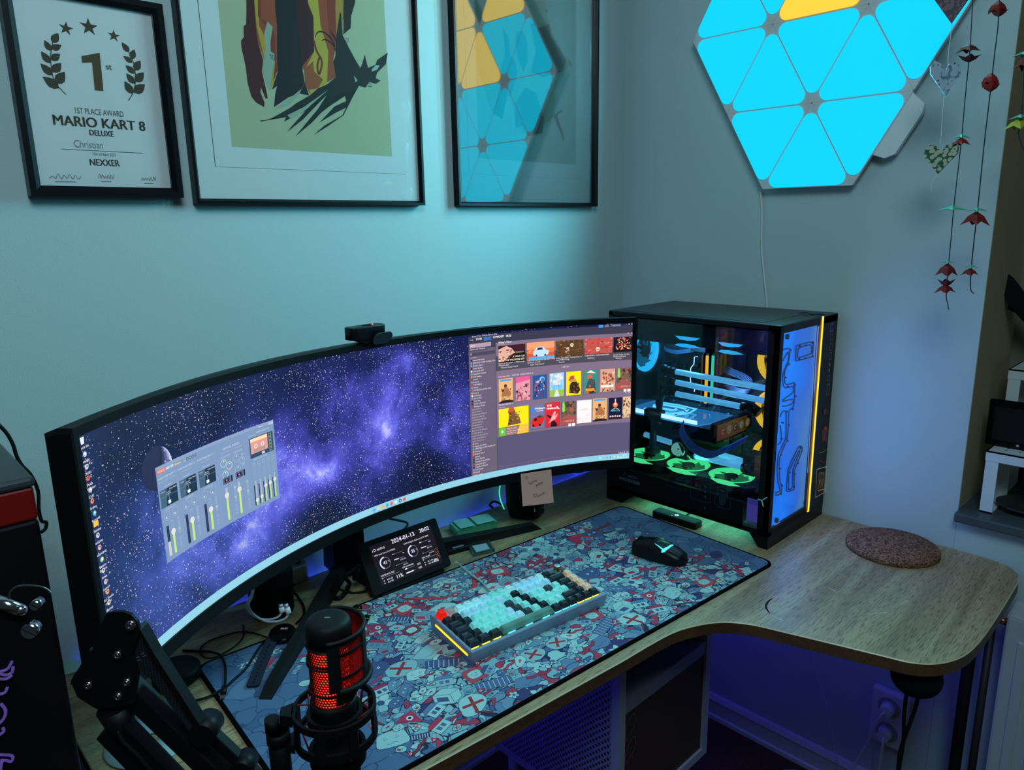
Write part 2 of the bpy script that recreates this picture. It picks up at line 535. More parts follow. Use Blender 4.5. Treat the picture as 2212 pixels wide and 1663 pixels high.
# ------------------------------------------------------------------ picture frames on the back wall
PRINT = attr_mat('printed_paper', 0, 0.7)
FRAMEM = mat('black_frame_lacquer', (14, 16, 20), 0.35)
GLAZ = glass_mat('frame_glazing', 0.10)
GLAZ2 = glass_mat('frame_glazing_angled', 0.34)
def picture_frame(label, x0, x1, z0, z1, wd, dep, glaz, turn=0.0, cat='picture frame'):
    t = thing('picture_frame', label, cat, ((x0+x1)/2, -0.001, z0))
    m = MB()
    y0, y1 = -0.001, -dep
    # mitred profile swept round: outer face, front lip, inner slope
    prof = [(0, y0), (0, y1), (wd*0.55, y1), (wd, y1+0.006), (wd, y0)]
    cs = [(x0, z0, 1, 1), (x1, z0, -1, 1), (x1, z1, -1, -1), (x0, z1, 1, -1)]
    V = []
    for cx, cz, sx, sz in cs:
        for d, y in prof: V.append((cx+sx*d, y, cz+sz*d))
    n = len(prof); F = []
    for i in range(4):
        j = (i+1) % 4
        for k in range(n-1):
            F.append((i*n+k, j*n+k, j*n+k+1, i*n+k+1))
    m.add(V, F)
    m.build('frame', FRAMEM, t)
    g = MB(); g.box(((x0+x1)/2, -dep+0.0075, (z0+z1)/2), (x1-x0-2*wd+0.002, 0.0015, z1-z0-2*wd+0.002), Matrix.Rotation(math.radians(turn), 3, 'Z')); g.build('glass_pane', glaz, t)
    return t
def Zf(ox, oy, s, y):
    """zoomed view coordinates -> wall plane (x, z)"""
    def f(a, b):
        p = PY(ox+a/s, oy+b/s, y); return (p.x, p.z)
    return f
PAPER = (206, 214, 214)
# --- award certificate
yA = -0.012
fr = picture_frame('small black frame with a first place award certificate, leftmost on the wall', -1.499, -1.272, 0.787, 1.095, 0.016, 0.024, GLAZ)
A = Art(); A.rect((-1.484, 0.802), (-1.287, 1.08), (238, 240, 242)); Z = Zf(0, 0, 3.614, yA)
BR = (78, 66, 44)
def star(c, r, rot=0):
    return [(c[0]+(r if i % 2 == 0 else r*0.4)*math.sin(rot+i*math.pi/5), c[1]+(r if i % 2 == 0 else r*0.4)*math.cos(rot+i*math.pi/5)) for i in range(10)]
A.poly(star(Z(515, 222), 0.0105, 0.15), BR); A.poly(star(Z(693, 210), 0.0135, 0.03), BR); A.poly(star(Z(888, 280), 0.0095, 0.1), BR)
def leaf(a, b, wd, col=(74, 66, 50)):
    a, b = Vector(a), Vector(b); d = b-a; n = Vector((-d.y, d.x))
    pts = []
    for t in (0, .2, .45, .7, .9): pts.append(a+d*t+n*wd*math.sin(math.pi*t**0.8))
    pts.append(b)
    for t in (.9, .7, .45, .2): pts.append(a+d*t-n*wd*math.sin(math.pi*t**0.8))
    A.poly([(p.x, p.y) for p in pts], col)
for a, b in (((408, 335), (455, 258)), ((398, 400), (345, 312)), ((402, 385), (480, 352)), ((392, 495), (320, 400)), ((398, 470), (470, 420)),
             ((412, 590), (315, 495)), ((410, 565), (478, 492)), ((462, 690), (332, 598)), ((440, 655), (505, 560)),
             ((1008, 410), (950, 330)), ((1025, 462), (1050, 385)), ((1035, 488), (962, 438)), ((1050, 550), (1095, 472)), ((1052, 575), (980, 508)),
             ((1058, 640), (1122, 565)), ((1052, 655), (985, 572)), ((1045, 725), (1132, 660)), ((1035, 735), (972, 632))):
    leaf(Z(*a), Z(*b), 0.3)
A.stroke([Z(*q) for q in ((412, 330), (396, 430), (402, 540), (430, 640), (515, 740))], 0.0012, BR, 5)
A.stroke([Z(*q) for q in ((1005, 405), (1045, 500), (1058, 620), (1040, 720), (1002, 785))], 0.0012, BR, 5)
A.poly([Z(*q) for q in ((636, 438), (778, 412), (808, 712), (740, 705), (718, 488), (640, 490))], (92, 74, 42))
def tx(s, a, b, size, col, bold=0.0, w=None):
    """text starting at zoom point a and ending near b (level on the wall)"""
    p, q = Z(*a), Z(*b)
    A.text(s, p, size, col, bold, width=(q[0]-p[0]))
tx('st', (828, 540), (873, 542), 0.0125, (60, 58, 50), 0.02)
tx('1ST PLACE AWARD', (580, 882), (966, 912), 0.0125, (80, 70, 52), 0.0)
tx('MARIO KART 8', (412, 972), (1135, 1022), 0.0215, (66, 50, 30), 0.03)
tx('DELUXE', (698, 1056), (888, 1066), 0.0125, (40, 42, 40), 0.03)
tx('Christian', (580, 1150), (805, 1155), 0.0165, (90, 110, 118), -0.01)
A.stroke([Z(480, 1163), (Z(1115, 1200)[0], Z(480, 1163)[1])], 0.0007, (60, 74, 80))
tx('13th of April 2023', (722, 1212), (905, 1222), 0.0065, (66, 78, 84), 0.005)
tx('NEXXER', (700, 1290), (936, 1298), 0.0145, (34, 40, 48), 0.02)
for (a, b) in (((390, 1400), (635, 1392)), ((770, 1400), (893, 1400)), ((1105, 1415), (1222, 1415))):
    p, q = Z(*a), Z(*b); w_ = q[0]-p[0]; rnd = random.Random(int(a[0]))
    A.stroke([(p[0]+w_*i/11, p[1]+0.003+(0.005 if i % 2 else -0.002)*rnd.uniform(0.4, 1.2)) for i in range(12)], 0.0006, (40, 46, 52), 4)
    A.rect((p[0]+w_*0.15, p[1]-0.0035), (p[0]+w_*0.8, p[1]-0.0025), (80, 96, 104))
A.build('certificate', lambda u, v, h: Vector((u, yA-h, v)), PRINT, fr)
M_ = MB(); M_.box((-1.3855, -0.006, 0.941), (0.2, 0.008, 0.28)); M_.build('backing_board', MBLACK, fr)

# --- middle print with the dark figure
fr = picture_frame('large black framed print of a dark red and yellow brushstroke figure, middle of the wall', -1.2495, -0.747, 0.777, 1.477, 0.0095, 0.021, GLAZ)
A = Art(); A.rect((-1.24, 0.786), (-0.7565, 1.468), (232, 238, 240)); Z = Zf(380, 0, 3.616, yA)
A.rect((-1.173, 0.878), (-0.824, 1.42), (198, 202, 168))
A.stroke([(-1.209, 1.42), (-1.207, 0.842)], 0.0012, (60, 66, 70)); A.stroke([(-1.207, 0.842), (-0.79, 0.843)], 0.0007, (110, 130, 134))
def ZP(pts, col): A.poly([Z(*q) for q in pts], col)
# yellow and orange cloak, traced downwards; it goes on above the visible part
ZP(((555, -400), (548, 0), (552, 130), (625, 220), (640, 330), (685, 455), (735, 710), (760, 650), (790, 560), (1000, 540), (1050, 740), (1110, 690), (1250, 600), (1230, 470), (1260, 290), (1305, 270), (1300, 160), (1400, 20), (1380, -400)), (178, 84, 52))
ZP(((605, -200), (612, 0), (630, 200), (690, 460), (735, 705), (770, 640), (780, 480), (740, 440), (700, 300), (650, 200), (640, 0), (640, -200)), (206, 170, 60))
ZP(((1030, -300), (1025, 0), (1075, 130), (1080, 400), (1000, 560), (1050, 740), (1180, 660), (1190, 400), (1130, 200), (1110, 0), (1120, -300)), (208, 182, 72))
ZP(((1180, -300), (1180, 60), (1200, 300), (1240, 420), (1250, 200), (1300, 0), (1300, -300)), (160, 62, 44))
ZP(((1255, -200), (1245, 60), (1255, 300), (1300, 290), (1310, 0), (1310, -200)), (196, 150, 66))
ZP(((660, -100), (665, 150), (720, 170), (770, 260), (790, 560), (760, 640), (775, 480), (735, 420), (740, 330), (705, 180), (690, 200), (640, 120), (640, -100)), (150, 60, 44))
# pale gap
ZP(((715, 168), (755, 210), (738, 330), (740, 400), (770, 420), (765, 500), (745, 620), (735, 710), (705, 660), (680, 560), (690, 440), (700, 380), (690, 260)), (170, 186, 166))
# dark left arm
ZP(((555, -400), (552, 60), (548, 190), (528, 205), (530, 290), (508, 320), (512, 372), (545, 520), (560, 650), (590, 755), (625, 800), (690, 838), (692, 800), (660, 720), (665, 685), (700, 770), (718, 765), (700, 680), (672, 560), (682, 470), (640, 330), (625, 220), (610, 0), (600, -400)), (84, 22, 26))
# dark torso
ZP(((770, -400), (775, 60), (790, 200), (790, 440), (795, 560), (750, 700), (790, 672), (775, 740), (765, 838), (880, 760), (960, 730), (1040, 745), (1005, 640), (985, 520), (975, 330), (950, 180), (940, 60), (960, -400)), (30, 26, 40))
ZP(((960, -400), (940, 60), (950, 180), (975, 330), (985, 520), (1080, 400), (1072, 130), (1050, 80), (1030, 30), (1030, -400)), (70, 24, 30))
ZP(((1000, 540), (1010, 660), (1050, 740), (1040, 700), (1110, 690), (1150, 620), (1080, 560), (1070, 480)), (178, 92, 56))
# right dark column and body of the flying shape
ZP(((1320, -400), (1310, 0), (1308, 270), (1330, 250), (1365, 220), (1368, 130), (1400, 20), (1380, -400)), (44, 38, 38))
ZP(((1280, 100), (1250, 300), (1245, 440), (1230, 480), (1250, 600), (1180, 660), (1110, 690), (1050, 742), (950, 800), (880, 850), (780, 905), (720, 938), (655, 940), (665, 950), (740, 925), (860, 915), (845, 950), (930, 905), (1010, 870), (900, 990), (870, 1030), (990, 935), (1130, 790), (1180, 740), (1110, 850), (930, 1068), (1060, 960), (1135, 880), (1200, 830), (1320, 750), (1330, 790), (1240, 830), (1120, 958), (1250, 880), (1330, 840), (1300, 900), (1160, 980), (1075, 1055), (1180, 990), (1310, 900), (1380, 760), (1430, 670), (1480, 685), (1510, 640), (1560, 655), (1600, 630), (1560, 610), (1570, 570), (1640, 500), (1655, 410), (1570, 470), (1560, 505), (1500, 530), (1475, 425), (1455, 500), (1440, 530), (1400, 465), (1350, 370), (1300, 270), (1290, 100)), (34, 40, 42))
ZP(((1530, 540), (1560, 510), (1592, 512), (1570, 545), (1530, 560)), (176, 200, 186))
ZP(((1390, 590), (1418, 628), (1402, 645)), (176, 200, 186))
ZP(((765, 860), (900, 760), (985, 690), (1000, 650), (960, 745), (870, 830)), (170, 190, 168))
ZP(((870, 900), (1000, 835), (1190, 700), (1000, 870), (900, 930)), (170, 190, 168))
for a, b in (((1085, 390), (1130, 570)),):
    A.stroke([Z(1078, 320), Z(1100, 400), Z(1140, 480), Z(1120, 580), Z(1105, 520), Z(1120, 450)], 0.004, (150, 52, 44), 4)
s_taper[0] = True
for a in (((1085, 300), (1110, 250), (1170, 260), (1230, 330), (1250, 420)), ((1135, 320), (1170, 310), (1230, 350), (1250, 400)), ((1205, 240), (1240, 290), (1250, 330))):
    A.stroke([Z(*q) for q in a], 0.003, (40, 30, 30), 5)
s_taper[0] = False
for tri in (((1325, 302), (1352, 305), (1338, 335)), ((1502, 675), (1530, 678), (1515, 645)), ((732, 428), (760, 432), (740, 462), (766, 468))):
    A.stroke([Z(*q) for q in tri], 0.0012, (50, 120, 150), 1, True)
A.build('art_print', lambda u, v, h: Vector((u, yA-h, v)), PRINT, fr)
M_ = MB(); M_.box((-0.998, -0.006, 1.127), (0.486, 0.008, 0.684)); M_.build('backing_board', MBLACK, fr)

# --- right print, mostly hidden by the reflection of the lit panels
fr = picture_frame('large black framed print reflecting the lit triangle panels, next to the corner', -0.6475, -0.1445, 0.777, 1.477, 0.0095, 0.021, GLAZ2, 1.4)
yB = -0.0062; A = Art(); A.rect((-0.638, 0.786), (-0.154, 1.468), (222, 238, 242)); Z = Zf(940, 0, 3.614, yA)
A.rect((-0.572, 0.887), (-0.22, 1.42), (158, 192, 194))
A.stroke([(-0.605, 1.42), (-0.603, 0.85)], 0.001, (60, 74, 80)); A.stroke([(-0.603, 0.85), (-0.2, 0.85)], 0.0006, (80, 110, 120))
ZP(((330, -400), (325, 60), (330, 380), (345, 520), (420, 780), (470, 900), (520, 760), (560, 820), (600, 700), (640, 960), (700, 1060), (760, 960), (830, 900), (880, 960), (940, 910), (960, 700), (1060, 490), (1000, 420), (910, 200), (880, 80), (870, -400)), (140, 160, 150))
ZP(((540, 200), (560, 420), (520, 560), (520, 660), (470, 880), (540, 930), (580, 700), (600, 760), (660, 560), (640, 480), (600, 420), (590, 300)), (50, 66, 70))
ZP(((650, 240), (700, 240), (730, 300), (740, 480), (700, 560), (650, 420), (640, 300)), (52, 70, 78))
ZP(((750, 180), (790, 170), (800, 220), (860, 200), (910, 180), (920, 280), (980, 360), (1040, 470), (1000, 560), (860, 600), (760, 560), (800, 400), (770, 240)), (50, 64, 70))
ZP(((720, 680), (800, 720), (870, 940), (850, 1040), (740, 1060), (690, 980), (640, 1000), (640, 800)), (56, 70, 74))
ZP(((940, 900), (965, 880), (985, 960), (1010, 1030), (1025, 1115), (1010, 1090), (995, 1040), (960, 960)), (28, 34, 44))
A.stroke([Z(965, 885), Z(1010, 860)], 0.005, (50, 54, 50))
s_taper[0] = True
for q in (((870, 85), (890, 75), (880, 110)), ((1030, 430), (1080, 505), (1050, 490)), ((960, 840), (975, 800))):
    A.stroke([Z(*a) for a in q], 0.004, (50, 52, 48), 3)
s_taper[0] = False
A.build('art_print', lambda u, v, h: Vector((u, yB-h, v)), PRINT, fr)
M_ = MB(); M_.box((-0.396, -0.0035, 1.127), (0.486, 0.003, 0.684)); M_.build('backing_board', MBLACK, fr)

# ------------------------------------------------------------------ triangular light panels on the right wall
PS, PY0, PZ0, PA = 0.2168, -0.5606, 0.9937, -0.0069
def hexdir(k):
    a = PA + k*math.pi/3
    return Vector((math.cos(a), math.sin(a)))
E1, E2 = hexdir(0), hexdir(1)
def node(i, j): return E1*i + E2*j          # lattice coordinates (right, up-right)
wl = thing('triangle_wall_light', 'large cluster of glowing cyan and yellow triangle panels on the right wall', 'wall light', (-0.001, PY0, PZ0))
CYAN = bpy.data.materials.new('lit_cyan_panel'); N, L, P = nodes_of(CYAN)
P.inputs['Base Color'].default_value = (0.0, 0.005, 0.01, 1); P.inputs['Roughness'].default_value = 0.9; P.inputs['Emission Color'].default_value = (*RGB(14, 216, 255), 1); P.inputs['Emission Strength'].default_value = 1.02
YELL = mat('lit_yellow_panel', (60, 50, 20), 0.4, emit=(255, 216, 64), es=1.0)
RIM = mat('panel_base', (214, 208, 208), 0.5)
EDGEG = mat('panel_lit_edge', (120, 160, 170), 0.4, emit=(70, 200, 240), es=0.55)
HUBM = mat('panel_grey_base', (120, 128, 128), 0.5)
hub1, hub2, hub4, hub5 = (-1, 1), (0, 1), (-1, 2), (-2, 2)
tris = []
def tri(a, b, c, col): tris.append((a, b, c, col))
for k, (a, b) in enumerate((((1, 0), (0, 1)), ((0, 1), (-1, 1)), ((-1, 1), (-1, 0)), ((-1, 0), (0, -1)), ((0, -1), (1, -1)), ((1, -1), (1, 0)))):
    tri((0, 0), a, b, 'c')
tri((-1, 1), (-2, 1), (-1, 0), 'c'); tri((-1, 1), (-2, 2), (-2, 1), 'c'); tri((-1, 1), (-1, 2), (-2, 2), 'c')
tri((-1, 1), (0, 1), (-1, 2), 'y'); tri((0, 1), (0, 2), (-1, 2), 'y'); tri((-1, 2), (0, 2), (-1, 3), 'y'); tri((-2, 2), (-1, 2), (-2, 3), 'y')
tri((0, 1), (1, 0), (1, 1), 'c'); tri((0, 1), (1, 1), (0, 2), 'c')
def wallpt(q, x): return Vector((x, PY0 - PS*q.x, PZ0 + PS*q.y))
def rounded_tri(P3, inset, r, n=6):
    c = (P3[0]+P3[1]+P3[2])/3
    out = []
    # inset the triangle then round its corners
    k = 1 - inset/( (P3[0]-P3[1]).length/(2*math.sqrt(3)))
    Q = [c+(p-c)*k for p in P3]
    for i in range(3):
        p, a, b = Q[i], Q[i-1], Q[(i+1) % 3]
        da, db = (a-p).normalized(), (b-p).normalized()
        t = r/math.tan(math.radians(30))
        s0, s1 = p+da*t, p+db*t
        cc = p + (da+db).normalized()*(r/math.sin(math.radians(30)))
        a0 = math.atan2(s0.y-cc.y, s0.x-cc.x); a1 = math.atan2(s1.y-cc.y, s1.x-cc.x)
        d = (a1-a0+math.pi) % (2*math.pi)-math.pi
        for j in range(n+1):
            aa = a0+d*j/n
            out.append(Vector((cc.x+r*math.cos(aa), cc.y+r*math.sin(aa))))
    return out
for (a, b, c, col) in tris:
    P3 = [node(*a), node(*b), node(*c)]
    if (P3[1]-P3[0]).cross(P3[2]-P3[0]) < 0: P3 = [P3[0], P3[2], P3[1]]
    o = MB(); body = rounded_tri(P3, 0.0005, 0.005)
    V0 = [wallpt(q, -0.0205) for q in body]; V1 = [wallpt(q, -0.031) for q in body]
    o.hexa(V0, V1); pan = o.build('light_panel', RIM, wl)
    ctr2 = (P3[0]+P3[1]+P3[2])/3; o = MB(); o.cyl(wallpt(ctr2, -0.0005), wallpt(ctr2, -0.0203), 0.03, n=20); o.build('mounting_pad', WHITEP, pan)
    o = MB(); inner = rounded_tri(P3, 0.0070, 0.086)
    o.hexa([wallpt(q, -0.0308) for q in inner], [wallpt(q, -0.0330) for q in inner]); o.build('lit_edge', EDGEG if col == 'c' else mat('panel_lit_edge_warm', (160, 140, 90), .4, emit=(230, 180, 70), es=.55), pan)
    o = MB(); inner = rounded_tri(P3, 0.0115, 0.082)
    o.hexa([wallpt(q, -0.0325) for q in inner], [wallpt(q, -0.0345) for q in inner])
    o.build('diffuser', CYAN if col == 'c' else YELL, pan)
# controller wedge on the lower right edge
a_, b_ = node(1, 0), node(1, -1); d_ = (b_-a_); nrm = Vector((-d_.y, d_.x)); nrm = nrm if nrm.dot(a_) > 0 else -nrm
q = [a_+d_*0.02+nrm*0.0, a_+d_*0.06+nrm*0.16, a_+d_*0.14+nrm*0.19, a_+d_*0.56+nrm*0.19, a_+d_*0.64+nrm*0.12, a_+d_*0.66+nrm*0.0]
h = MB(); h.hexa([wallpt(p, -0.016) for p in q], [wallpt(p, -0.029) for p in q]); h.build('controller', mat('controller_white', (226, 224, 226), 0.4), wl)
cb = MB(); cb.tube([PX(1643, 414, -0.006), PX(1646, 470, -0.005), PX(1645, 530, -0.006), PX(1650, 590, -0.005), PX(1655, 640, -0.006), PX(1657, 675, -0.006), PX(1657, 740, -0.006)], 0.0021, 8)
cb.build('power_cable', WHITEP, wl)
# the panels' own light, one lamp per triangle, shining into the room
for (a, b, c, col) in tris:
    q = (node(*a)+node(*b)+node(*c))/3
    o = light('panel_glow', 'SPOT', wallpt(q, -0.045), 5.4 if col == 'c' else 3.4, (0.13, 0.80, 1) if col == 'c' else (1, 0.72, 0.22), 0.0, target=wallpt(q, -1.0))
    o.data.spot_size = math.radians(172); o.data.spot_blend = 1.0

# ------------------------------------------------------------------ corner desk
OAK = wood_mat('oak_veneer', (146, 120, 86), (188, 164, 124), 'X', 1.0, 0.42, 0.55)
OAKB = wood_mat('oak_edge_band', (82, 56, 34), (104, 74, 46), 'X', 1.0, 0.5, 0.4)
outline = [(-1.591, -0.013), (-1.591, -0.59), (-1.58, -0.606), (-1.56, -0.612), (-1.3, -0.637), (-1.116, -0.656), (-1.02, -0.665), (-0.873, -0.679)]
outline += [(p.x, p.y) for p in smooth_path([(-0.873, -0.679, 0), (-0.753, -0.688, 0), (-0.695, -0.703, 0), (-0.643, -0.733, 0), (-0.611, -0.776, 0), (-0.590, -0.838, 0), (-0.567, -0.912, 0), (-0.545, -0.985, 0), (-0.53, -1.03, 0), (-0.5, -1.062, 0), (-0.451, -1.083, 0), (-0.379, -1.091, 0), (-0.25, -1.091, 0), (-0.085, -1.087, 0)], 5)[1:]]
outline += [(-0.045, -1.08), (-0.022, -1.062), (-0.009, -1.035), (-0.004, -1.0), (-0.004, -0.013)]
desk = thing('corner_desk', 'curved corner desk with an oak top carrying the whole setup', 'desk', (-0.8, -0.45, FLOOR))
d = MB()
def inset_poly(P, dd):
    out = []; n = len(P)
    for i in range(n):
        a, b, c = Vector(P[i-1]), Vector(P[i]), Vector(P[(i+1) % n])
        n1 = (b-a).normalized(); n2 = (c-b).normalized()
        nn = (Vector((-n1.y, n1.x))+Vector((-n2.y, n2.x))).normalized()
        out.append(b+nn*dd)
    return out
n_ = len(outline)
rings = [(0.0, -0.0015), (0.0015, 0.0)]
i0 = [Vector(p) for p in outline]
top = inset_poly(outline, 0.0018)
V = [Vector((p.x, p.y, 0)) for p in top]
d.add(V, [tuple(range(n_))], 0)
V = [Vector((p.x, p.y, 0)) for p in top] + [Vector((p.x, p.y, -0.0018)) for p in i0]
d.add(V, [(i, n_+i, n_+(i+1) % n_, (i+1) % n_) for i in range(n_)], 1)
V = [Vector((p.x, p.y, -0.0018)) for p in i0] + [Vector((p.x, p.y, -0.024)) for p in i0]
d.add(V, [(i, n_+i, n_+(i+1) % n_, (i+1) % n_) for i in range(n_)], 2)
d.add([Vector((p.x, p.y, -0.024)) for p in i0], [tuple(range(n_))[::-1]], 2)
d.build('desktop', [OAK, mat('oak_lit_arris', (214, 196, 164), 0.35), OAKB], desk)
LEGM = mat('grey_steel', (90, 92, 98), 0.5, 0.4)
for (x, y) in ((-0.12, -0.16), (-0.085, -1.02), (-1.5, -0.12), (-1.5, -0.52)):
    l = MB(); l.cyl((x, y, FLOOR), (x, y, -0.03), 0.02 if y > -1 else 0.012); l.cyl((x, y, -0.03), (x, y, -0.0245), 0.035); l.build('leg', mat('dark_steel', (26, 24, 28), 0.5, 0.3), desk)
l = MB(); l.box((-0.8, -0.075, -0.045), (1.3, 0.04, 0.035)); l.build('crossbar', LEGM, desk)
# marks on the veneer
k = MB(); k.tube([PZ(1668, 1292, 0.0004), PZ(1657, 1302, 0.0004), PZ(1655, 1312, 0.0004), PZ(1663, 1325, 0.0004)], lambda t: 0.0016*(0.35+math.sin(math.pi*t)), 6)
tag(k.build('hair_tie', RUBBER), 'thin black curved strand lying on the oak desk lobe', 'hair tie')
k = MB()
for a, b in (((1872, 1326), (1915, 1323)), ((1942, 1305), (1962, 1297)), ((1664, 1327), (1690, 1340)), ((1788, 1268), (1805, 1277))):
    p, q = PZ(*a, 0.0002), PZ(*b, 0.0002); dd = (q-p).normalized(); nn = Vector((-dd.y, dd.x, 0))*0.0009
    k.add([p-nn*0.3, q-nn, q+nn, p+nn*0.3], [(0, 1, 2, 3)])
k.build('scratch_marks', mat('pale_scratch', (214, 220, 214), 0.6), desk)

# ------------------------------------------------------------------ desk mat with printed doodles
MATLOC = Vector((-0.3180, -0.2530, 0)); MATYAW = -0.0751; MW, MD = 1.0824, 0.4443
dm = thing('desk_mat', 'large blue and red doodle printed desk mat with black stitched rim under the keyboard', 'desk mat', (-0.3180, -0.2530, 0), MATYAW)
MM = chainM(dm)
o = MB(); o.pillow([(x-MW/2, y-MD/2) for x, y in rrect(MW, MD, 0.022)], 0.0, 0.004, 0.0012, MM); o.build('rubber_base', mat('mat_rim', (5, 5, 7), .9, spec=.05), dm)
c = [(x-MW/2, y-MD/2) for x, y in rrect(MW-0.012, MD-0.012, 0.0185)]
def busy(x, y):
    """how crowded the print is there (x right, y back, metres from the back right corner)"""
    v = 1.0
    v = min(v, (x+MW)/0.16-0.55, (-x)/0.13-0.45+max(0, (-y-0.22))*2.2)
    if x > -0.28 and y > -0.14: v = min(v, ((-x)/0.12 + (-y)/0.15)-1.25)
    return v
CLOTH = bpy.data.materials.new('printed_cloth'); N, L, P = nodes_of(CLOTH)
def nd(t, **kw):
    n = N.new(t)
    for a, b in kw.items(): setattr(n, a, b)
    return n
ap = nd('ShaderNodeAttribute'); ap.attribute_name = 'PrintPos'; ab = nd('ShaderNodeAttribute'); ab.attribute_name = 'Busy'
nz = nd('ShaderNodeTexNoise'); nz.inputs['Scale'].default_value = 26; nz.inputs['Detail'].default_value = 1
L.new(ap.outputs['Vector'], nz.inputs['Vector'])
mxv = nd('ShaderNodeMix', data_type='RGBA', blend_type='LINEAR_LIGHT'); mxv.inputs['Factor'].default_value = 0.022
L.new(ap.outputs['Vector'], mxv.inputs['A']); L.new(nz.outputs['Color'], mxv.inputs['B'])
def patches(scale, els, line, ink, base=None, keep=0.0):
    vo = nd('ShaderNodeTexVoronoi', feature='DISTANCE_TO_EDGE'); vo.inputs['Scale'].default_value = scale; L.new(mxv.outputs['Result'], vo.inputs['Vector'])
    lt = nd('ShaderNodeMath', operation='LESS_THAN'); lt.inputs[1].default_value = line; L.new(vo.outputs['Distance'], lt.inputs[0])
    vc = nd('ShaderNodeTexVoronoi'); vc.inputs['Scale'].default_value = scale; L.new(mxv.outputs['Result'], vc.inputs['Vector'])
    sp = nd('ShaderNodeSeparateColor'); L.new(vc.outputs['Color'], sp.inputs[0])
    rp = nd('ShaderNodeValToRGB'); rp.color_ramp.interpolation = 'CONSTANT'; E_ = rp.color_ramp.elements
    E_[0].color = (*RGB(*els[0][1]), 1); E_[1].position = els[1][0]; E_[1].color = (*RGB(*els[1][1]), 1)
    for p_, c_ in els[2:]:
        e_ = E_.new(p_); e_.color = (*RGB(*c_), 1)
    L.new(sp.outputs[0], rp.inputs[0]); out = rp.outputs[0]
    if base is not None:
        g = nd('ShaderNodeMath', operation='GREATER_THAN'); g.inputs[1].default_value = keep; L.new(sp.outputs[1], g.inputs[0])
        mb_ = nd('ShaderNodeMix', data_type='RGBA'); L.new(g.outputs[0], mb_.inputs['Factor']); L.new(base, mb_.inputs['A']); L.new(out, mb_.inputs['B']); out = mb_.outputs['Result']
        ml = nd('ShaderNodeMath', operation='MULTIPLY'); L.new(lt.outputs[0], ml.inputs[0]); L.new(g.outputs[0], ml.inputs[1]); lf = ml.outputs[0]
    else: lf = lt.outputs[0]
    mo = nd('ShaderNodeMix', data_type='RGBA'); mo.inputs['B'].default_value = (*RGB(*ink), 1); L.new(lf, mo.inputs['Factor']); L.new(out, mo.inputs['A'])
    return mo.outputs['Result']
calm = patches(24, [(0, (84, 112, 150)), (0.55, (96, 124, 160)), (0.8, (74, 102, 144))], 0.020, (58, 78, 118))
big = patches(30, [(0, (140, 180, 190)), (0.3, (112, 146, 172)), (0.52, (164, 204, 206)), (0.66, (180, 56, 84)), (0.80, (84, 104, 150)), (0.92, (66, 58, 110))], 0.030, (34, 44, 72))
fine = patches(78, [(0, (150, 190, 198)), (0.3, (100, 134, 166)), (0.55, (172, 210, 212)), (0.75, (186, 60, 86)), (0.86, (80, 98, 146))], 0.055, (34, 44, 72), big, 0.55)
bm_ = nd('ShaderNodeMath', operation='GREATER_THAN'); bm_.inputs[1].default_value = 0.5
bn = nd('ShaderNodeMath', operation='MULTIPLY_ADD'); bn.inputs[1].default_value = 0.9; bn.inputs[2].default_value = -0.45; L.new(nz.outputs['Fac'], bn.inputs[0])
ba = nd('ShaderNodeMath', operation='ADD'); L.new(bn.outputs[0], ba.inputs[0]); L.new(ab.outputs['Fac'], ba.inputs[1]); L.new(ba.outputs[0], bm_.inputs[0])
mo = nd('ShaderNodeMix', data_type='RGBA'); L.new(bm_.outputs[0], mo.inputs['Factor']); L.new(calm, mo.inputs['A']); L.new(fine, mo.inputs['B'])
L.new(mo.outputs['Result'], P.inputs['Base Color']); P.inputs['Roughness'].default_value = 0.9
o = MB(); o.prism(c, 0.0035, 0.0042, MM)
gx_, gy_ = 90, 40; V = []; F = []; BU = [0.0]*len(o.v); PP_ = [0.0]*(3*len(o.v))
for i in range(gx_+1):
    for j in range(gy_+1):
        x = -MW+0.0062+(MW-0.0124)*i/gx_; y = -MD+0.0062+(MD-0.0124)*j/gy_
        # follow the rounded corners
        for sx_, sy_ in ((0, 0), (1, 0), (0, 1), (1, 1)):
            ex_ = (x+MW-0.0062) if sx_ == 0 else (-0.0062-x); ey_ = (y+MD-0.0062) if sy_ == 0 else (-0.0062-y); rr_ = 0.0185
            if ex_ < rr_ and ey_ < rr_:
                dx, dy = rr_-ex_, rr_-ey_; m_ = max(dx, dy); h_ = math.hypot(dx, dy)
                if h_ > 1e-9:
                    k_ = m_/h_; dx *= k_; dy *= k_
                x = (-MW+0.0062+rr_-dx) if sx_ == 0 else (-0.0062-rr_+dx); y = (-MD+0.0062+rr_-dy) if sy_ == 0 else (-0.0062-rr_+dy)
        V.append(MM @ Vector((x, y, 0.00425))); BU.append(busy(x, y)); xm = abs(x+MW*0.55); PP_ += [xm, y, 0.0]
for i in range(gx_):
    for j in range(gy_): F.append((i*(gy_+1)+j, (i+1)*(gy_+1)+j, (i+1)*(gy_+1)+j+1, i*(gy_+1)+j+1))
o.add(V, F); cloth = o.build('printed_cloth', CLOTH, dm)
va = cloth.data.attributes.new('PrintPos', 'FLOAT_VECTOR', 'POINT'); va.data.foreach_set('vector', PP_)
va = cloth.data.attributes.new('Busy', 'FLOAT', 'POINT'); va.data.foreach_set('value', BU)
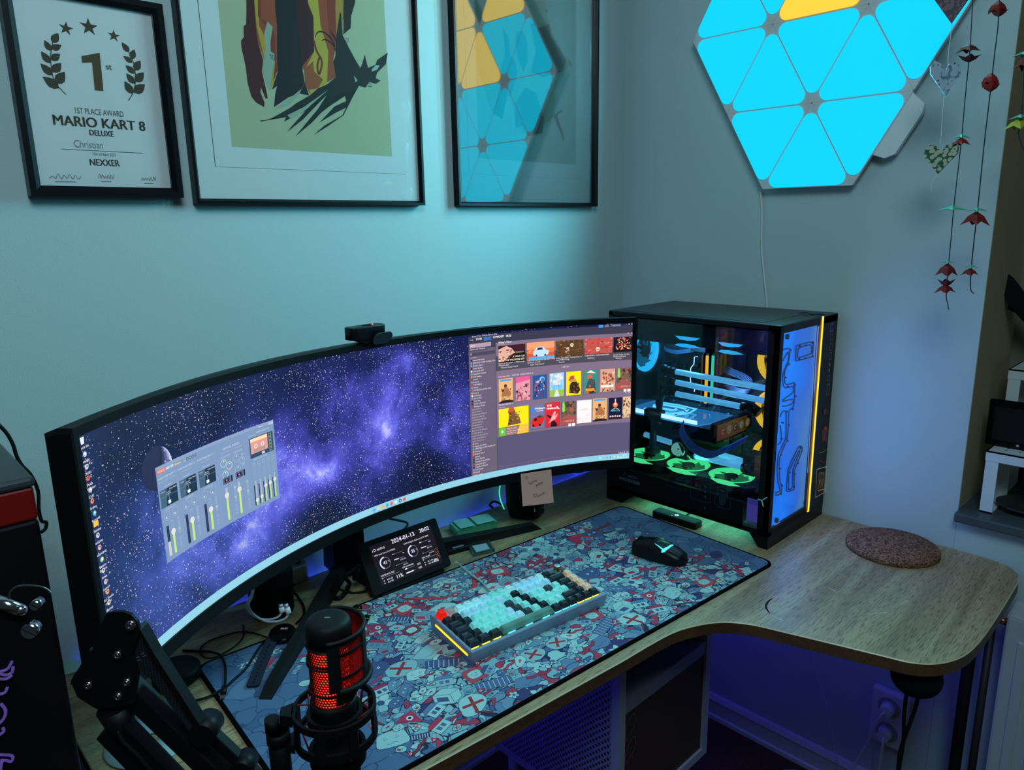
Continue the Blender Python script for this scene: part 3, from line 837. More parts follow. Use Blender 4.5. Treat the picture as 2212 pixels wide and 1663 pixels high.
# doodles
A = Art(pitch=0.0000015); rnd = random.Random(11)
TEAL = [(168, 208, 208), (150, 190, 196), (182, 216, 214), (130, 170, 186), (112, 150, 174)]
SLATE = [(86, 108, 150), (72, 88, 134), (100, 128, 164), (64, 60, 112)]
RED = [(200, 54, 86), (176, 50, 84), (206, 70, 84), (150, 50, 66)]
INK = (26, 32, 52)
def outl(pts, w=0.0007): A.stroke(list(pts), w, INK, 1, True)
def shp(pts, col, w=0.0007): A.poly(pts, col); outl(pts, w)
def T2(c, a, s, pts): return [(c[0]+s*(x*math.cos(a)-y*math.sin(a)), c[1]+s*(x*math.sin(a)+y*math.cos(a))) for x, y in pts]
def blob(n=9, j=0.25, ax=1, ay=1):
    return [(ax*math.cos(2*math.pi*i/n)*rnd.uniform(1-j, 1+j), ay*math.sin(2*math.pi*i/n)*rnd.uniform(1-j, 1+j)) for i in range(n)]
def sm(pts, k=3): return [(p.x, p.y) for p in smooth_path([(x, y, 0) for x, y in pts], k, True)]
def d_face(c, a, s):
    shp(T2(c, a, s, sm([(-1.1, -.7), (1.1, -.75), (1.25, .2), (.9, .95), (-.8, .9), (-1.2, .1)])), rnd.choice(TEAL[:3]))
    for e in (-.5, .45):
        t = [(e-.14, .1), (e+.16, .18), (e, .45)]; outl(T2(c, a, s, t), 0.0006)
    A.stroke(T2(c, a, s, [(-.5, -.3), (-.2, -.42), (.1, -.28), (.4, -.4)]), 0.0007, INK, 3)
def d_screen(c, a, s):
    shp(T2(c, a, s, [(-1.1, -.9), (1, -1), (1.15, .9), (-1, 1)]), rnd.choice(RED))
    shp(T2(c, a, s, sm([(-.6, -.45), (.55, -.5), (.6, .45), (-.55, .5)], 2)), rnd.choice(TEAL[:3]))
    for e in (-.25, .2): A.disc(T2(c, a, s, [(e, .1)])[0], s*.06, INK, 8)
    A.stroke(T2(c, a, s, [(-.2, -.15), (0, -.25), (.2, -.15)]), 0.0006, INK, 2)
def d_house(c, a, s):
    shp(T2(c, a, s, [(-1, -.8), (1, -.8), (1, .4), (-1, .4)]), rnd.choice(TEAL))
    shp(T2(c, a, s, [(-1.2, .4), (1.2, .4), (.7, 1), (-.7, 1)]), rnd.choice(RED+SLATE))
    for e in (-.55, .1): shp(T2(c, a, s, [(e, -.4), (e+.4, -.4), (e+.4, .1), (e, .1)]), rnd.choice(SLATE), 0.0005)
def d_stairs(c, a, s):
    shp(T2(c, a, s, [(-1.2, -.5), (1.2, -.35), (1.2, .5), (-1.2, .4)]), rnd.choice(SLATE))
    for i in range(7):
        x = -1+i*.32
        A.stroke(T2(c, a, s, [(x, -.4), (x+.05, .35)]), 0.0012, (190, 214, 218))
def d_band(c, a, s):
    pts = [(-2, -.3), (-1, -.5), (0, -.15), (1, -.4), (2, .1), (1.9, .55), (1, .15), (0, .4), (-1, .05), (-2, .25)]
    shp(T2(c, a, s, sm(pts, 2) if rnd.random() < .5 else pts), rnd.choice(RED))
def d_x(c, a, s):
    shp(T2(c, a, s, sm(blob(8, .12, 1.1, .8))), rnd.choice(TEAL[:3]))
    for b in (.7, -.7):
        A.stroke(T2(c, a+b, s, [(-.7, 0), (.7, 0)]), s*.22, (170, 50, 60))
def d_eye(c, a, s):
    shp(T2(c, a, s, [(-1, -.55), (1, -.55), (0, .8)]), rnd.choice(RED[:3]), 0.0006)
    A.disc(T2(c, a, s, [(0, -.1)])[0], s*.26, (220, 232, 232), 12); A.disc(T2(c, a, s, [(0, -.1)])[0], s*.13, INK, 8)
def d_flower(c, a, s):
    for i in range(5):
        shp(T2(T2(c, a+i*1.256, s, [(.75, 0)])[0], a+i*1.256, s*.55, sm(blob(7, .08, 1, .8), 2)), rnd.choice(TEAL[:3]), 0.0006)
    A.disc(c, s*.35, (60, 84, 124), 10)
def d_arrow(c, a, s):
    shp(T2(c, a, s, sm(blob(10, .22, 1.3, .8), 2)), rnd.choice(TEAL[:3]))
    shp(T2(c, a, s*.5, [(-.8, -.2), (.1, -.2), (.1, -.5), (.9, 0), (.1, .5), (.1, .2), (-.8, .2)]), rnd.choice(RED), 0.0004)
def d_blob(c, a, s):
    shp(T2(c, a, s, sm(blob(9, .3, 1.2, .8), 2)), rnd.choice(TEAL+SLATE+[RED[0]]))
    q = T2(c, a, s, [(-.3, .1), (.35, .1)])
    if rnd.random() < .6:
        for e in q: A.disc(e, s*.12, (225, 236, 236), 8); A.disc(e, s*.05, INK, 6)
    A.stroke(T2(c, a, s, [(-.7, -.25), (-.2, -.4), (.3, -.2), (.7, -.35)]), 0.0006, INK, 2)
def d_box(c, a, s):
    shp(T2(c, a, s, [(-.8, -.6), (.3, -.8), (.9, -.3), (.9, .5), (-.1, .8), (-.8, .3)]), rnd.choice(TEAL))
    A.stroke(T2(c, a, s, [(-.8, .3), (.25, .1), (.9, .5)]), 0.0007, INK); A.stroke(T2(c, a, s, [(.25, .1), (.3, -.8)]), 0.0007, INK)
    shp(T2(c, a, s, [(-.6, -.35), (.05, -.5), (.05, -.1), (-.6, .05)]), rnd.choice(SLATE+RED), 0.0005)
kinds = [d_face, d_screen, d_house, d_stairs, d_band, d_x, d_eye, d_flower, d_arrow, d_blob, d_blob, d_box, d_band, d_box, d_house]
pts = []
tries = 0
XM = -MW*0.55
while len(pts) < 430 and tries < 30000:
    tries += 1
    x = rnd.uniform(-MW+0.02, -0.02); y = rnd.uniform(-MD+0.014, -0.014)
    if rnd.random() > busy(x, y): continue
    s = rnd.choice((0.007, 0.009, 0.012, 0.015)) if len(pts) > 60 else rnd.uniform(0.018, 0.027)
    if any((x-a)**2+(y-b)**2 < (0.55*(s+c_))**2*2.0 for a, b, c_ in pts): continue
    if not (-MW+0.014+s*1.6 < x < -0.014-s*1.6 and -MD+0.012+s*1.3 < y < -0.012-s*1.3): continue
    pts.append((x, y, s))
    x2 = 2*XM-x                       # the print is mirrored about its middle
    if -MW+0.014+s*1.6 < x2 < -0.014-s*1.6 and busy(x2, y) > .4 and abs(x2-x) > 2.2*s and not any((x2-a)**2+(y-b)**2 < (0.5*(s+c_))**2 for a, b, c_ in pts[:-1]): pts.append((x2, y, s))
for n_d, (x, y, s) in enumerate(sorted(pts, key=lambda p: -p[2])):
    A.layer = (n_d % 9)*14 + (130 if s < .017 else 0)
    sd_ = int(abs(x-XM)*4000)*131+int(y*4000)
    rnd.seed(sd_)
    k_ = rnd.choice(kinds); a_ = rnd.uniform(-0.8, 0.8)
    k_((x, y), a_ if x > XM else -a_, s)
A.layer = 300
# printed lettering strip at the left end and emblem at the back right
A.text('ZEIMEG', (-MW+0.055, -0.062), 0.017, (190, 220, 216), 0.02, rot=0.05, sx=1.35)
for q in ((-0.095, -0.035), (-0.075, -0.03), (-0.085, -0.022)): A.stroke([q, (q[0]+0.02, q[1]+0.003), (q[0]+0.028, q[1]-0.005)], 0.0012, (130, 170, 200))
A.stroke([(-0.11, -0.05), (-0.08, -0.044), (-0.045, -0.048)], 0.0008, (120, 160, 190))
DOODLE = attr_mat('doodle_print', 0, 0.9)
A.build('doodle_print', lambda u, v, h: MM @ Vector((u, v, 0.0043+h)), DOODLE, cloth)

# ------------------------------------------------------------------ keyboard
KL = Vector((-1.0637, -0.5101, 0.0042)); KYAW = -0.1195; KW, KD = 0.3158, 0.1360
kb = thing('mechanical_keyboard', 'blue grey metal keyboard with black and lit pale keycaps and a brass knob', 'keyboard', KL, KYAW)
# the case tilts up towards the back
tilt = math.atan((0.036-0.026)/KD)
KM = chainM(kb) @ Matrix.Translation((0, 0, 0.0)) @ Matrix.Rotation(tilt, 4, 'X')
KCASE = mat('anodised_blue_grey', (138, 160, 182), 0.38, 0.12, bump=0.05, bscale=1500)
o = MB()
def kq(x0, y0, x1, y1, z): return [KM @ Vector(p) for p in ((x0, y0, z), (x1, y0, z), (x1, y1, z), (x0, y1, z))]
H0, H1 = 0.004, 0.0255
wx, wy = 0.0055, 0.0065
# outer shell: rim around a recessed well
o.hexa([Vector((p.x, p.y, 0.0045)) for p in kq(0.003, 0.003, KW-0.003, KD-0.003, 0)], kq(0, 0, KW, KD, 0.016))
O = kq(0, 0, KW, KD, 0.016)+kq(0, 0, KW, KD, H1-0.0012)+kq(0.0012, 0.0012, KW-0.0012, KD-0.0012, H1)+kq(wx, wy, KW-wx, KD-wy, H1)+kq(wx, wy, KW-wx, KD-wy, 0.017)
F = []
for r_ in range(4):
    for i in range(4): F.append((r_*4+i, r_*4+(i+1) % 4, (r_+1)*4+(i+1) % 4, (r_+1)*4+i))
F.append((16, 17, 18, 19))
o.add(O, F); o.build('case', KCASE, kb)
PLATE = mat('keyboard_plate', (70, 90, 104), 0.4, 0.3)
o = MB(); o.hexa(kq(wx, wy, KW-wx, KD-wy, 0.017), kq(wx, wy, KW-wx, KD-wy, 0.0185)); o.build('switch_plate', PLATE, kb)
# side light bar
o = MB(); o.hexa([KM @ Vector(p) for p in ((-0.0008, 0.012, 0.0125), (-0.0008, KD-0.02, 0.0125), (-0.0008, KD-0.02, 0.0160), (-0.0008, 0.012, 0.0160))], [KM @ Vector(p) for p in ((0.001, 0.012, 0.0125), (0.001, KD-0.02, 0.0125), (0.001, KD-0.02, 0.0160), (0.001, 0.012, 0.0160))])
o.build('light_bar', mat('amber_bar', (60, 30, 0), 0.4, emit=(255, 176, 20), es=2.6), kb)
def cap_mat(name, col, rough=0.5, tr=0.0, emit=None, es=0):
    m = bpy.data.materials.new(name); N, L, P = nodes_of(m)
    P.inputs['Base Color'].default_value = (*RGB(*col), 1); P.inputs['Roughness'].default_value = rough
    if tr:
        t = N.new('ShaderNodeBsdfTranslucent'); t.inputs[0].default_value = (*RGB(*col), 1)
        mx = N.new('ShaderNodeMixShader'); mx.inputs[0].default_value = tr
        L.new(P.outputs[0], mx.inputs[1]); L.new(t.outputs[0], mx.inputs[2]); L.new(mx.outputs[0], N['Material Output'].inputs[0])
    return m
CAPS = {'k': cap_mat('cap_black', (34, 44, 52), 0.45), 'd': cap_mat('cap_charcoal', (54, 66, 76), 0.5), 'b': cap_mat('cap_deep_black', (14, 18, 24), 0.5),
        'w': cap_mat('cap_white', (232, 240, 240), 0.5, 0.10), 't': cap_mat('cap_clear_teal', (184, 222, 216), 0.4, 0.16), 'l': cap_mat('cap_clear_lilac', (216, 224, 236), 0.4, 0.12),
        'e': cap_mat('cap_beige', (226, 212, 196), 0.5, 0.10), 'g': cap_mat('cap_moss', (110, 140, 128), 0.5, 0.2), 'r': cap_mat('cap_lit_red', (240, 60, 36), 0.35, 0.5), 'p': cap_mat('cap_pink', (220, 150, 146), 0.5, 0.3)}
LEDC = mat('led_cyan', (10, 40, 44), 0.4, emit=(60, 232, 240), es=4.0)
LEDY = mat('led_yellow', (40, 34, 6), 0.4, emit=(255, 210, 40), es=4.0)
LEDR = mat('led_red', (40, 10, 6), 0.4, emit=(255, 50, 20), es=4.0)
LEGEND = mat('legend_pale', (120, 140, 150), 0.5); LEGENDD = mat('legend_dark', (70, 84, 96), 0.5)
U = 0.01905
# each row from the back: (width in units, colour, legend)
rows = [
 [(1, 'r', ''), (1, 'p', 'F1'), (1, 'w', 'F2'), (1, 'w', 'F3'), (1, 'w', 'F4'), (1, 'l', 'F5'), (1, 't', 'F6'), (1, 't', 'F7'), (1, 'w', 'F8'), (1, 'l', 'F9'), (1, 'l', 'F10'), (1, 'l', 'F11'), (1, 'w', 'F12'), (1, 'k', ''), (2, 'K', '')],
 [(1, 'k', ''), (1, 'k', '1'), (1, 'l', '2'), (1, 'l', '3'), (1, 'l', '4'), (1, 't', '5'), (1, 'l', '6'), (1, 't', '7'), (1, 'b', '8'), (1, 'l', '9'), (1, 'l', '0'), (1, 'l', ''), (1, 'l', ''), (2, 'k', ''), (1, 'e', 'PrtSc')],
 [(1.5, 'k', 'Tab'), (1, 'k', 'Q'), (1, 't', 'W'), (1, 't', 'E'), (1, 't', 'R'), (1, 't', 'T'), (1, 'd', 'Y'), (1, 't', 'U'), (1, 'b', 'I'), (1, 't', 'O'), (1, 't', 'P'), (1, 'd', ''), (1, 't', ''), (1.5, 'k', ''), (1, 'e', 'Del')],
 [(1.75, 'k', 'Caps'), (1, 't', 'A'), (1, 't', 'S'), (1, 't', 'D'), (1, 't', 'F'), (1, 'l', 'G'), (1, 'd', 'H'), (1, 't', 'J'), (1, 'b', 'K'), (1, 't', 'L'), (1, 't', ''), (1, 't', ''), (1, 't', ''), (1.25, 'k', ''), (1, 'e', 'Up')],
 [(1.25, 'k', 'Shift'), (1, 'k', ''), (1, 't', 'Z'), (1, 't', 'X'), (1, 't', 'C'), (1, 't', 'V'), (1, 'l', 'B'), (1, 'd', 'N'), (1, 't', 'M'), (1, 'b', ''), (1, 't', ''), (1, 't', ''), (1.75, 'k', ''), (1, 'k', ''), (1, 'e', 'Dn')],
 [(1.25, 'k', 'Ctrl'), (1.25, 'k', ''), (1.25, 'k', ''), (6.25, 'g', ''), (1, 'k', ''), (1, 'k', ''), (1, 'k', ''), (1, 'k', ''), (1, 'k', ''), (1, 'k', '')],
]
def keycap(x, y, w, col, leg, h):
    """tapered cap with a dished top, in keyboard space"""
    ww = w*U-0.0009; dd = U-0.0009
    z0 = 0.0222; z1 = z0+h
    b = rrect(ww, dd, 0.0012, 2); t = rrect(ww-0.0062, dd-0.0068, 0.0018, 2); t2 = rrect(ww-0.0076, dd-0.0082, 0.0018, 2); t3 = rrect(max(0.002, ww-0.012), dd-0.0125, 0.0012, 2)
    cx, cy = x+w*U/2, y+U/2
    o = MB(); V = []; n = len(b)
    for ring, z, dy in ((b, z0, 0), (b, z0+0.0010, 0), (t, z1-0.0005, 0.0012), (t2, z1, 0.0012), (t3, z1-0.0007, 0.0012)):
        V += [KM @ Vector((cx+px, cy+py+dy, z)) for px, py in ring]
    F = []
    for j in range(4):
        for i in range(n): F.append((j*n+i, j*n+(i+1) % n, (j+1)*n+(i+1) % n, (j+1)*n+i))
    F.append(tuple(range(4*n, 5*n)))
    o.add(V, F, 0)
    if leg:
        tv, tf, tw = text_polys(leg, 0.0)
        sz = 0.0044 if len(leg) < 3 else 0.0032
        px = cx-tw*sz/2 if len(leg) > 1 else cx-0.0045
        o.add([KM @ Vector((px+a*sz, cy+0.0014+b_*sz, z1-0.00045)) for a, b_ in tv], tf, 1)
    oo = o.build('keycap', [CAPS[col], LEGENDD if col in 'wtlepg' else LEGEND], kb)
    return oo
y = KD-wy-U-0.001
for ri, row in enumerate(rows):
    x = wx+0.0002
    scale = 1.0
    gap = 0.0
    for wdt, col, leg in row:
        if col == 'K':
            kc = KM @ Vector((x+U*0.95, y+U/2, 0)); kz = (KM.to_3x3() @ Vector((0, 0, 1)))
            o = MB(); o.cyl(kc+kz*0.0255, kc+kz*0.0275, 0.0085, n=28, mi=1); o.lathe([(0.0072, 0), (0.0075, 0.001), (0.0075, 0.0105), (0.0068, 0.0112)], kc+kz*0.0275, kz, 32)
            o.lathe([(0.0068, 0.0112), (0.0066, 0.0116), (0.0, 0.0116)], kc+kz*0.0275, kz, 32, 2)
            o.build('volume_knob', [mat('knob_brass', (150, 130, 70), 0.3, 0.9), KCASE, mat('knob_top', (190, 214, 212), 0.4, 0.3)], kb)
            x += 2*U; continue
        hh = 0.0098 if ri < 2 else 0.0085 if ri < 4 else 0.0082
        if col == 'r': hh = 0.0125
        keycap(x, y, wdt, col, leg, hh)
        edge = (x < wx+1.2*U and ri > 0) or x > wx+14.6*U or (ri == 5 and (x < wx+3*U)) or (ri >= 4 and x > wx+13*U)
        led = LEDR if col == 'r' else LEDY if edge else LEDC
        o = MB()
        nled = 1 if wdt < 3 else 3
        for q in range(nled):
            lc = KM @ Vector((x+wdt*U*(q+0.5)/nled, y+U*0.5, 0.0199))
            o.box(lc, (min(0.0150, wdt*U*0.78), 0.0150, 0.0026), KM.to_3x3())
        o.build('key_light', led, kb)
        x += wdt*U
    y -= U if ri else U+0.0015

# ------------------------------------------------------------------ keyboard lead
o = MB(); p0 = PZ(1062, 1281, 0.012)
o.tube([PZ(985, 1214, 0.03), PZ(1000, 1226, 0.008), PZ(1020, 1243, 0.0075), PZ(1040, 1257, 0.0075), PZ(1052, 1270, 0.008), PZ(1068, 1286, 0.012)], 0.0021, 8)
tag(o.build('keyboard_cable', mat('pale_cable', (170, 200, 196), 0.5)), 'pale cable running from behind the small display to the keyboard', 'cable')

# ------------------------------------------------------------------ mouse
ms = thing('gaming_mouse', 'black wireless gaming mouse with a glowing cyan stripe on the desk mat', 'mouse', PZ(1425, 1205, 0.0045))
mp = PZ(1424, 1203, 0.0045); nose = PZ(1366, 1190, 0.0045); tail = PZ(1485, 1222, 0.0045)
ax = (tail-nose); ax.z = 0; ML = 0.128; ax.normalize(); ay = Vector((-ax.y, ax.x, 0))
# ax runs from the buttons to the palm end
mc = mp
def mpt(l, s_, z): return mc + ax*(l*ML) + ay*s_ + Vector((0, 0, z))
V = []; nl, ns = 22, 18
for i in range(nl+1):
    t = i/nl
    l = -0.5+t
    half = 0.030*(math.sin(math.pi*min(1, max(0, t*0.92+0.05)))**0.38)*(1-0.10*math.sin(math.pi*t*1.3))+0.002
    if i in (0, nl): half *= 0.45
    hgt = 0.012+0.027*math.sin(math.pi*(0.12+0.80*t**0.85))**1.1
    if i == nl: hgt = 0.012
    for j in range(ns+1):
        a = math.pi*j/ns
        sx = math.cos(a); sz = math.sin(a)
        V.append(mpt(l, half*(abs(sx)**0.75)*(1 if sx > 0 else -1), 0.001+hgt*abs(sz)**0.62))
F = [(i*(ns+1)+j, i*(ns+1)+j+1, (i+1)*(ns+1)+j+1, (i+1)*(ns+1)+j) for i in range(nl) for j in range(ns)]
o = MB(); o.add(V, F, 0, True)
o.add([V[i*(ns+1)] for i in range(nl+1)]+[V[i*(ns+1)+ns] for i in range(nl, -1, -1)], [tuple(range(2*nl+2))])
o.add([V[j] for j in range(ns+1)], [tuple(range(ns+1))[::-1]]); o.add([V[nl*(ns+1)+j] for j in range(ns+1)], [tuple(range(ns+1))])
o.build('shell', mat('mouse_shell', (20, 24, 28), 0.32), ms)
def mtop(t, j):  # point on the shell
    i = int(t*nl); f_ = t*nl-i; i2 = min(i+1, nl); j0 = int(j); fj = j-j0; j1 = min(j0+1, ns)
    a = V[i*(ns+1)+j0].lerp(V[i*(ns+1)+j1], fj); b = V[i2*(ns+1)+j0].lerp(V[i2*(ns+1)+j1], fj)
    return a.lerp(b, f_)+Vector((0, 0, 0.0007))
o = MB(); o.tube([mtop(0.04, 9), mtop(0.25, 9), mtop(0.4, 9)], 0.0006, 6); o.tube([mtop(0.4, 2.5), mtop(0.4, 6), mtop(0.4, 9), mtop(0.4, 12), mtop(0.4, 15.5)], 0.0006, 6, k=3)
o.build('button_seam', mat('seam_black', (2, 2, 3), 0.8), ms)
o = MB(); o.cyl(mtop(0.16, 9)-ay*0.004-Vector((0, 0, 0.004)), mtop(0.16, 9)+ay*0.004-Vector((0, 0, 0.004)), 0.0085, n=24); o.build('scroll_wheel', RUBBER, ms)
GLOWC = mat('glow_cyan', (6, 40, 44), 0.4, emit=(70, 240, 240), es=1.6)
# glowing stripe: two arms meeting low on the near flank
def strip(path, wds):
    VV = []
    for (t, j), w_ in zip(path, wds):
        VV += [mtop(t-w_, j), mtop(t+w_, j+0.2)]
    return VV
sides = 1 if (mtop(.5, 2)-CAM).length < (mtop(.5, ns-2)-CAM).length else -1
def jj(v): return v if sides > 0 else ns-v
o = MB()
pa = [(0.47, jj(6.2)), (0.55, jj(5.6)), (0.62, jj(5.0)), (0.68, jj(4.4))]
pb = [(0.72, jj(10.2)), (0.705, jj(9)), (0.70, jj(7.8)), (0.685, jj(6.6)), (0.66, jj(5.2)), (0.64, jj(4.0)), (0.63, jj(3.3))]
VV = strip(pb, [0.012, 0.016, 0.018, 0.022, 0.030, 0.022, 0.004]); o.add(VV, [(2*i, 2*i+1, 2*i+3, 2*i+2) for i in range(len(pb)-1)])
VV = []
for (t, j), w_ in zip(pa, (0.15, 0.5, 0.8, 1.0)): VV += [mtop(t, j-w_*0.5), mtop(t, j+w_*0.5)]
o.add(VV, [(2*i, 2*i+1, 2*i+3, 2*i+2) for i in range(len(pa)-1)])
o.build('light_stripe', GLOWC, ms)
A = Art(0.0001); A.ring((0, 0), 0.0036, 0.0052, (90, 120, 126), 20, 30, 330); A.rect((0.0, -0.0012), (0.0052, 0.0004), (90, 120, 126))
lc = mtop(0.53, 9.5)
A.build('emblem', lambda u, v, h: lc + ax*u - ay*v + Vector((0, 0, 0.0008+h)), PRINT, ms)

# ------------------------------------------------------------------ charging dock for the mouse
dk = thing('wireless_dock', 'small black dock with a glowing emblem between desk mat and computer case', 'dock', PZ(1460, 1128, 0))
a0, a1 = PZ(1414, 1112, 0.0), PZ(1508, 1142, 0.0); dx_ = (a1-a0).normalized(); dy_ = Vector((-dx_.y, dx_.x, 0))
if dy_.y*0+dy_.x > 0: pass
ctr = (a0+a1)/2 + dy_*0.004
R_ = Matrix((dx_, dy_, Vector((0, 0, 1)))).transposed()
o = MB(); o.pillow([(x, y_) for x, y_ in rrect((a1-a0).length, 0.036, 0.007)], 0.0, 0.016, 0.003, Matrix.Translation(ctr) @ R_.to_4x4()); o.build('body', BLACK, dk)
A = Art(0.0001); A.ring((0, 0), 0.0032, 0.0058, (190, 214, 255), 20, 40, 320); A.rect((0.0, -0.0016), (0.006, 0.0008), (190, 214, 255)); A.disc((-0.008, -0.010), 0.0012, (240, 250, 255), 8)
A.build('lit_emblem', lambda u, v, h: ctr + dx_*u + dy_*v + Vector((0, 0, 0.0163+h)), attr_mat('lit_emblem', 1.5), dk)
o = MB(); o.tube([ctr+dy_*0.018+Vector((0, 0, .006)), ctr+dy_*0.035+dx_*0.004+Vector((0, 0, .004)), ctr+dy_*0.06-dx_*0.002+Vector((0, 0, .0025)), ctr+dy_*0.1+Vector((0, 0, .0025))], 0.002, 8); o.build('lead', RUBBER, dk)

# ------------------------------------------------------------------ cork trivet
tr = MB(); tc_ = (PZ(1833, 1175, 0.006)+PZ(2028, 1195, 0.006)+PZ(1903, 1138, 0.012)+PZ(1950, 1219, 0.0))/4
R1 = 0.096
tr.lathe([(0.0, 0.0), (R1-0.002, 0.0), (R1, 0.002), (R1, 0.0095), (R1-0.003, 0.0125), (0.0, 0.0125)], (tc_.x, tc_.y, 0.0), n=72)
CORK = bpy.data.materials.new('cork'); N, L, P = nodes_of(CORK)
tc = N.new('ShaderNodeTexCoord'); v1 = N.new('ShaderNodeTexVoronoi'); v1.inputs['Scale'].default_value = 330; L.new(tc.outputs['Object'], v1.inputs[0])
s1 = N.new('ShaderNodeSeparateColor'); L.new(v1.outputs['Color'], s1.inputs[0])
rp = N.new('ShaderNodeValToRGB'); E_ = rp.color_ramp.elements
E_[0].color = (*RGB(44, 26, 18), 1); E_[1].position = 1.0; E_[1].color = (*RGB(176, 128, 92), 1)
for p_, c_ in ((0.18, (70, 42, 30)), (0.4, (126, 82, 58)), (0.75, (144, 96, 70))):
    e_ = E_.new(p_); e_.color = (*RGB(*c_), 1)
L.new(s1.outputs[0], rp.inputs[0]); L.new(rp.outputs[0], P.inputs['Base Color']); P.inputs['Roughness'].default_value = 0.9
b_ = N.new('ShaderNodeBump'); b_.inputs['Strength'].default_value = 0.6; b_.inputs['Distance'].default_value = 0.001; L.new(s1.outputs[0], b_.inputs['Height']); L.new(b_.outputs[0], P.inputs['Normal'])
tag(tr.build('cork_trivet', CORK), 'round brown cork trivet lying on the desk against the right wall', 'trivet')

# ------------------------------------------------------------------ garlands hanging in front of the right wall
GX = -0.16
def gp(px, py): return PX(px, py, GX)
PAPM = {}
def pap(name, col, r=0.8, vary=0.0): return mat(name, col, r, vary=vary, vscale=80)
THREADW = mat('white_thread', (200, 206, 204), 0.8); THREADG = mat('dark_green_thread', (22, 44, 42), 0.8)
def pattern_mat(name, base, dots, ink, scale, hexa=False):
    m = bpy.data.materials.new(name); N, L, P = nodes_of(m)
    tc = N.new('ShaderNodeTexCoord'); v = N.new('ShaderNodeTexVoronoi'); v.inputs['Scale'].default_value = scale; v.inputs['Randomness'].default_value = 0.6
    L.new(tc.outputs['Object'], v.inputs['Vector'])
    rp = N.new('ShaderNodeValToRGB'); rp.color_ramp.interpolation = 'CONSTANT'; E_ = rp.color_ramp.elements
    E_[0].color = (*RGB(*ink), 1); E_[1].position = 0.16; E_[1].color = (*RGB(*dots), 1)
    e_ = E_.new(0.58); e_.color = (*RGB(*base), 1)
    L.new(v.outputs['Distance'], rp.inputs[0]); L.new(rp.outputs[0], P.inputs['Base Color']); P.inputs['Roughness'].default_value = 0.75
    return m
def heart(parent, c, w, h, m, tilt=0.0, yaw=0.0, thick=0.006):
    """folded paper heart: two lobes with chamfered tops, creased down the middle"""
    o = MB()
    c = Vector(c)
    right = Vector((math.sin(yaw)*0.5, -1, 0)).normalized(); up = Vector((0, math.sin(tilt), math.cos(tilt)))
    right = (Matrix.Rotation(tilt, 3, Vector((1, 0, 0))) @ right)
    up = Vector((0, -math.sin(tilt)*-1, math.cos(tilt)))
    nrm = right.cross(up).normalized()
    half = [(0, 0.20), (0.14, 0.42), (0.36, 0.5), (0.5, 0.34), (0.5, 0.12), (0.0, -0.5)]
    for sgn in (1, -1):
        P_ = [c + right*(sgn*x*w) + up*(y*h) for x, y in half]
        Fr = [p - nrm*(thick*0.15 if i in (0, 5) else thick*0.5) for i, p in enumerate(P_)]
        Bk = [p + nrm*(thick*0.15 if i in (0, 5) else thick*0.5) for i, p in enumerate(P_)]
        if sgn < 0: Fr, Bk = Bk, Fr
        o.hexa(Bk, Fr)
    return o.build('paper_heart', m, parent)
hg = thing('heart_garland', 'hanging string of three folded paper hearts in front of the lit panels', 'garland', gp(2040, 100))
heart(hg, gp(2058, 4), 0.062, 0.075, pattern_mat('paper_scales', (92, 70, 84), (128, 96, 108), (150, 118, 128), 110), 0.05)
heart(hg, gp(2042, 170), 0.050, 0.064, pattern_mat('paper_leaves', (96, 126, 150), (160, 180, 196), (50, 66, 82), 90), 0.12, 1.2)
heart(hg, gp(2031, 343), 0.057, 0.056, pattern_mat('paper_poppies', (20, 96, 58), (186, 178, 160), (34, 34, 44), 120), -0.04)
o = MB(); o.tube([gp(2060, -60), gp(2056, 55), gp(2050, 105), gp(2047, 150)], 0.0006, 6); o.build('thread', THREADW, hg)
o = MB(); o.tube([gp(2040, 208), gp(2036, 250), gp(2032, 312)], 0.0006, 6); o.build('thread', THREADW, hg); o = MB()
o.tube([gp(2025, 378), gp(2014, 395), gp(2012, 412)], 0.0006, 6)
for q in (400, 407, 414): o.sphere(gp(2012, q), 0.0011, 8, 6)
o.build('thread', THREADW, hg)
REDP = pap('folded_red_paper', (122, 20, 18), vary=0.25); GREENP = pap('folded_green_paper', (96, 170, 140)); DARKR = pap('folded_maroon_paper', (96, 26, 30), vary=0.25); YELP = pap('folded_yellow_paper', (176, 170, 40)); REDO = pap('folded_scarlet_paper', (150, 26, 14), vary=0.2)
def flower(parent, c, r, h, m, petals=4, flare=1.0, name='paper_flower', up=False, seed=0):
    """origami bell: pointed petals folding out of a narrow neck"""
    o = MB(); c = Vector(c); rnd = random.Random(seed); n = petals*2; s_ = 1 if up else -1
    rings = []
    for fr, z in ((0.12, 0.0), (0.55, 0.30), (0.75, 0.62)):
        rings.append([c+Vector((r*fr*(1.12 if i % 2 == 0 else 0.8)*math.cos(2*math.pi*i/n+0.4), r*fr*(1.12 if i % 2 == 0 else 0.8)*math.sin(2*math.pi*i/n+0.4), s_*z*h)) for i in range(n)])
    V = [p for rg in rings for p in rg]
    F = [(j*n+i, j*n+(i+1) % n, (j+1)*n+(i+1) % n, (j+1)*n+i) for j in range(2) for i in range(n)]
    b = 2*n
    for i in range(0, n, 2):
        a = 2*math.pi*i/n+0.4; k = len(V)
        V.append(c+Vector((r*1.15*flare*math.cos(a), r*1.15*flare*math.sin(a), s_*h*rnd.uniform(0.85, 1.05))))
        F += [(b+(i-1) % n, b+i, k), (b+i, b+(i+1) % n, k)]
    F.append(tuple(range(n)))
    o.add(V, F)
    # a second skin just inside gives the paper its thickness
    o.add([c+(v-c)*0.93 for v in V], [tuple(reversed(f)) for f in F])
    return o.build(name, m, parent)
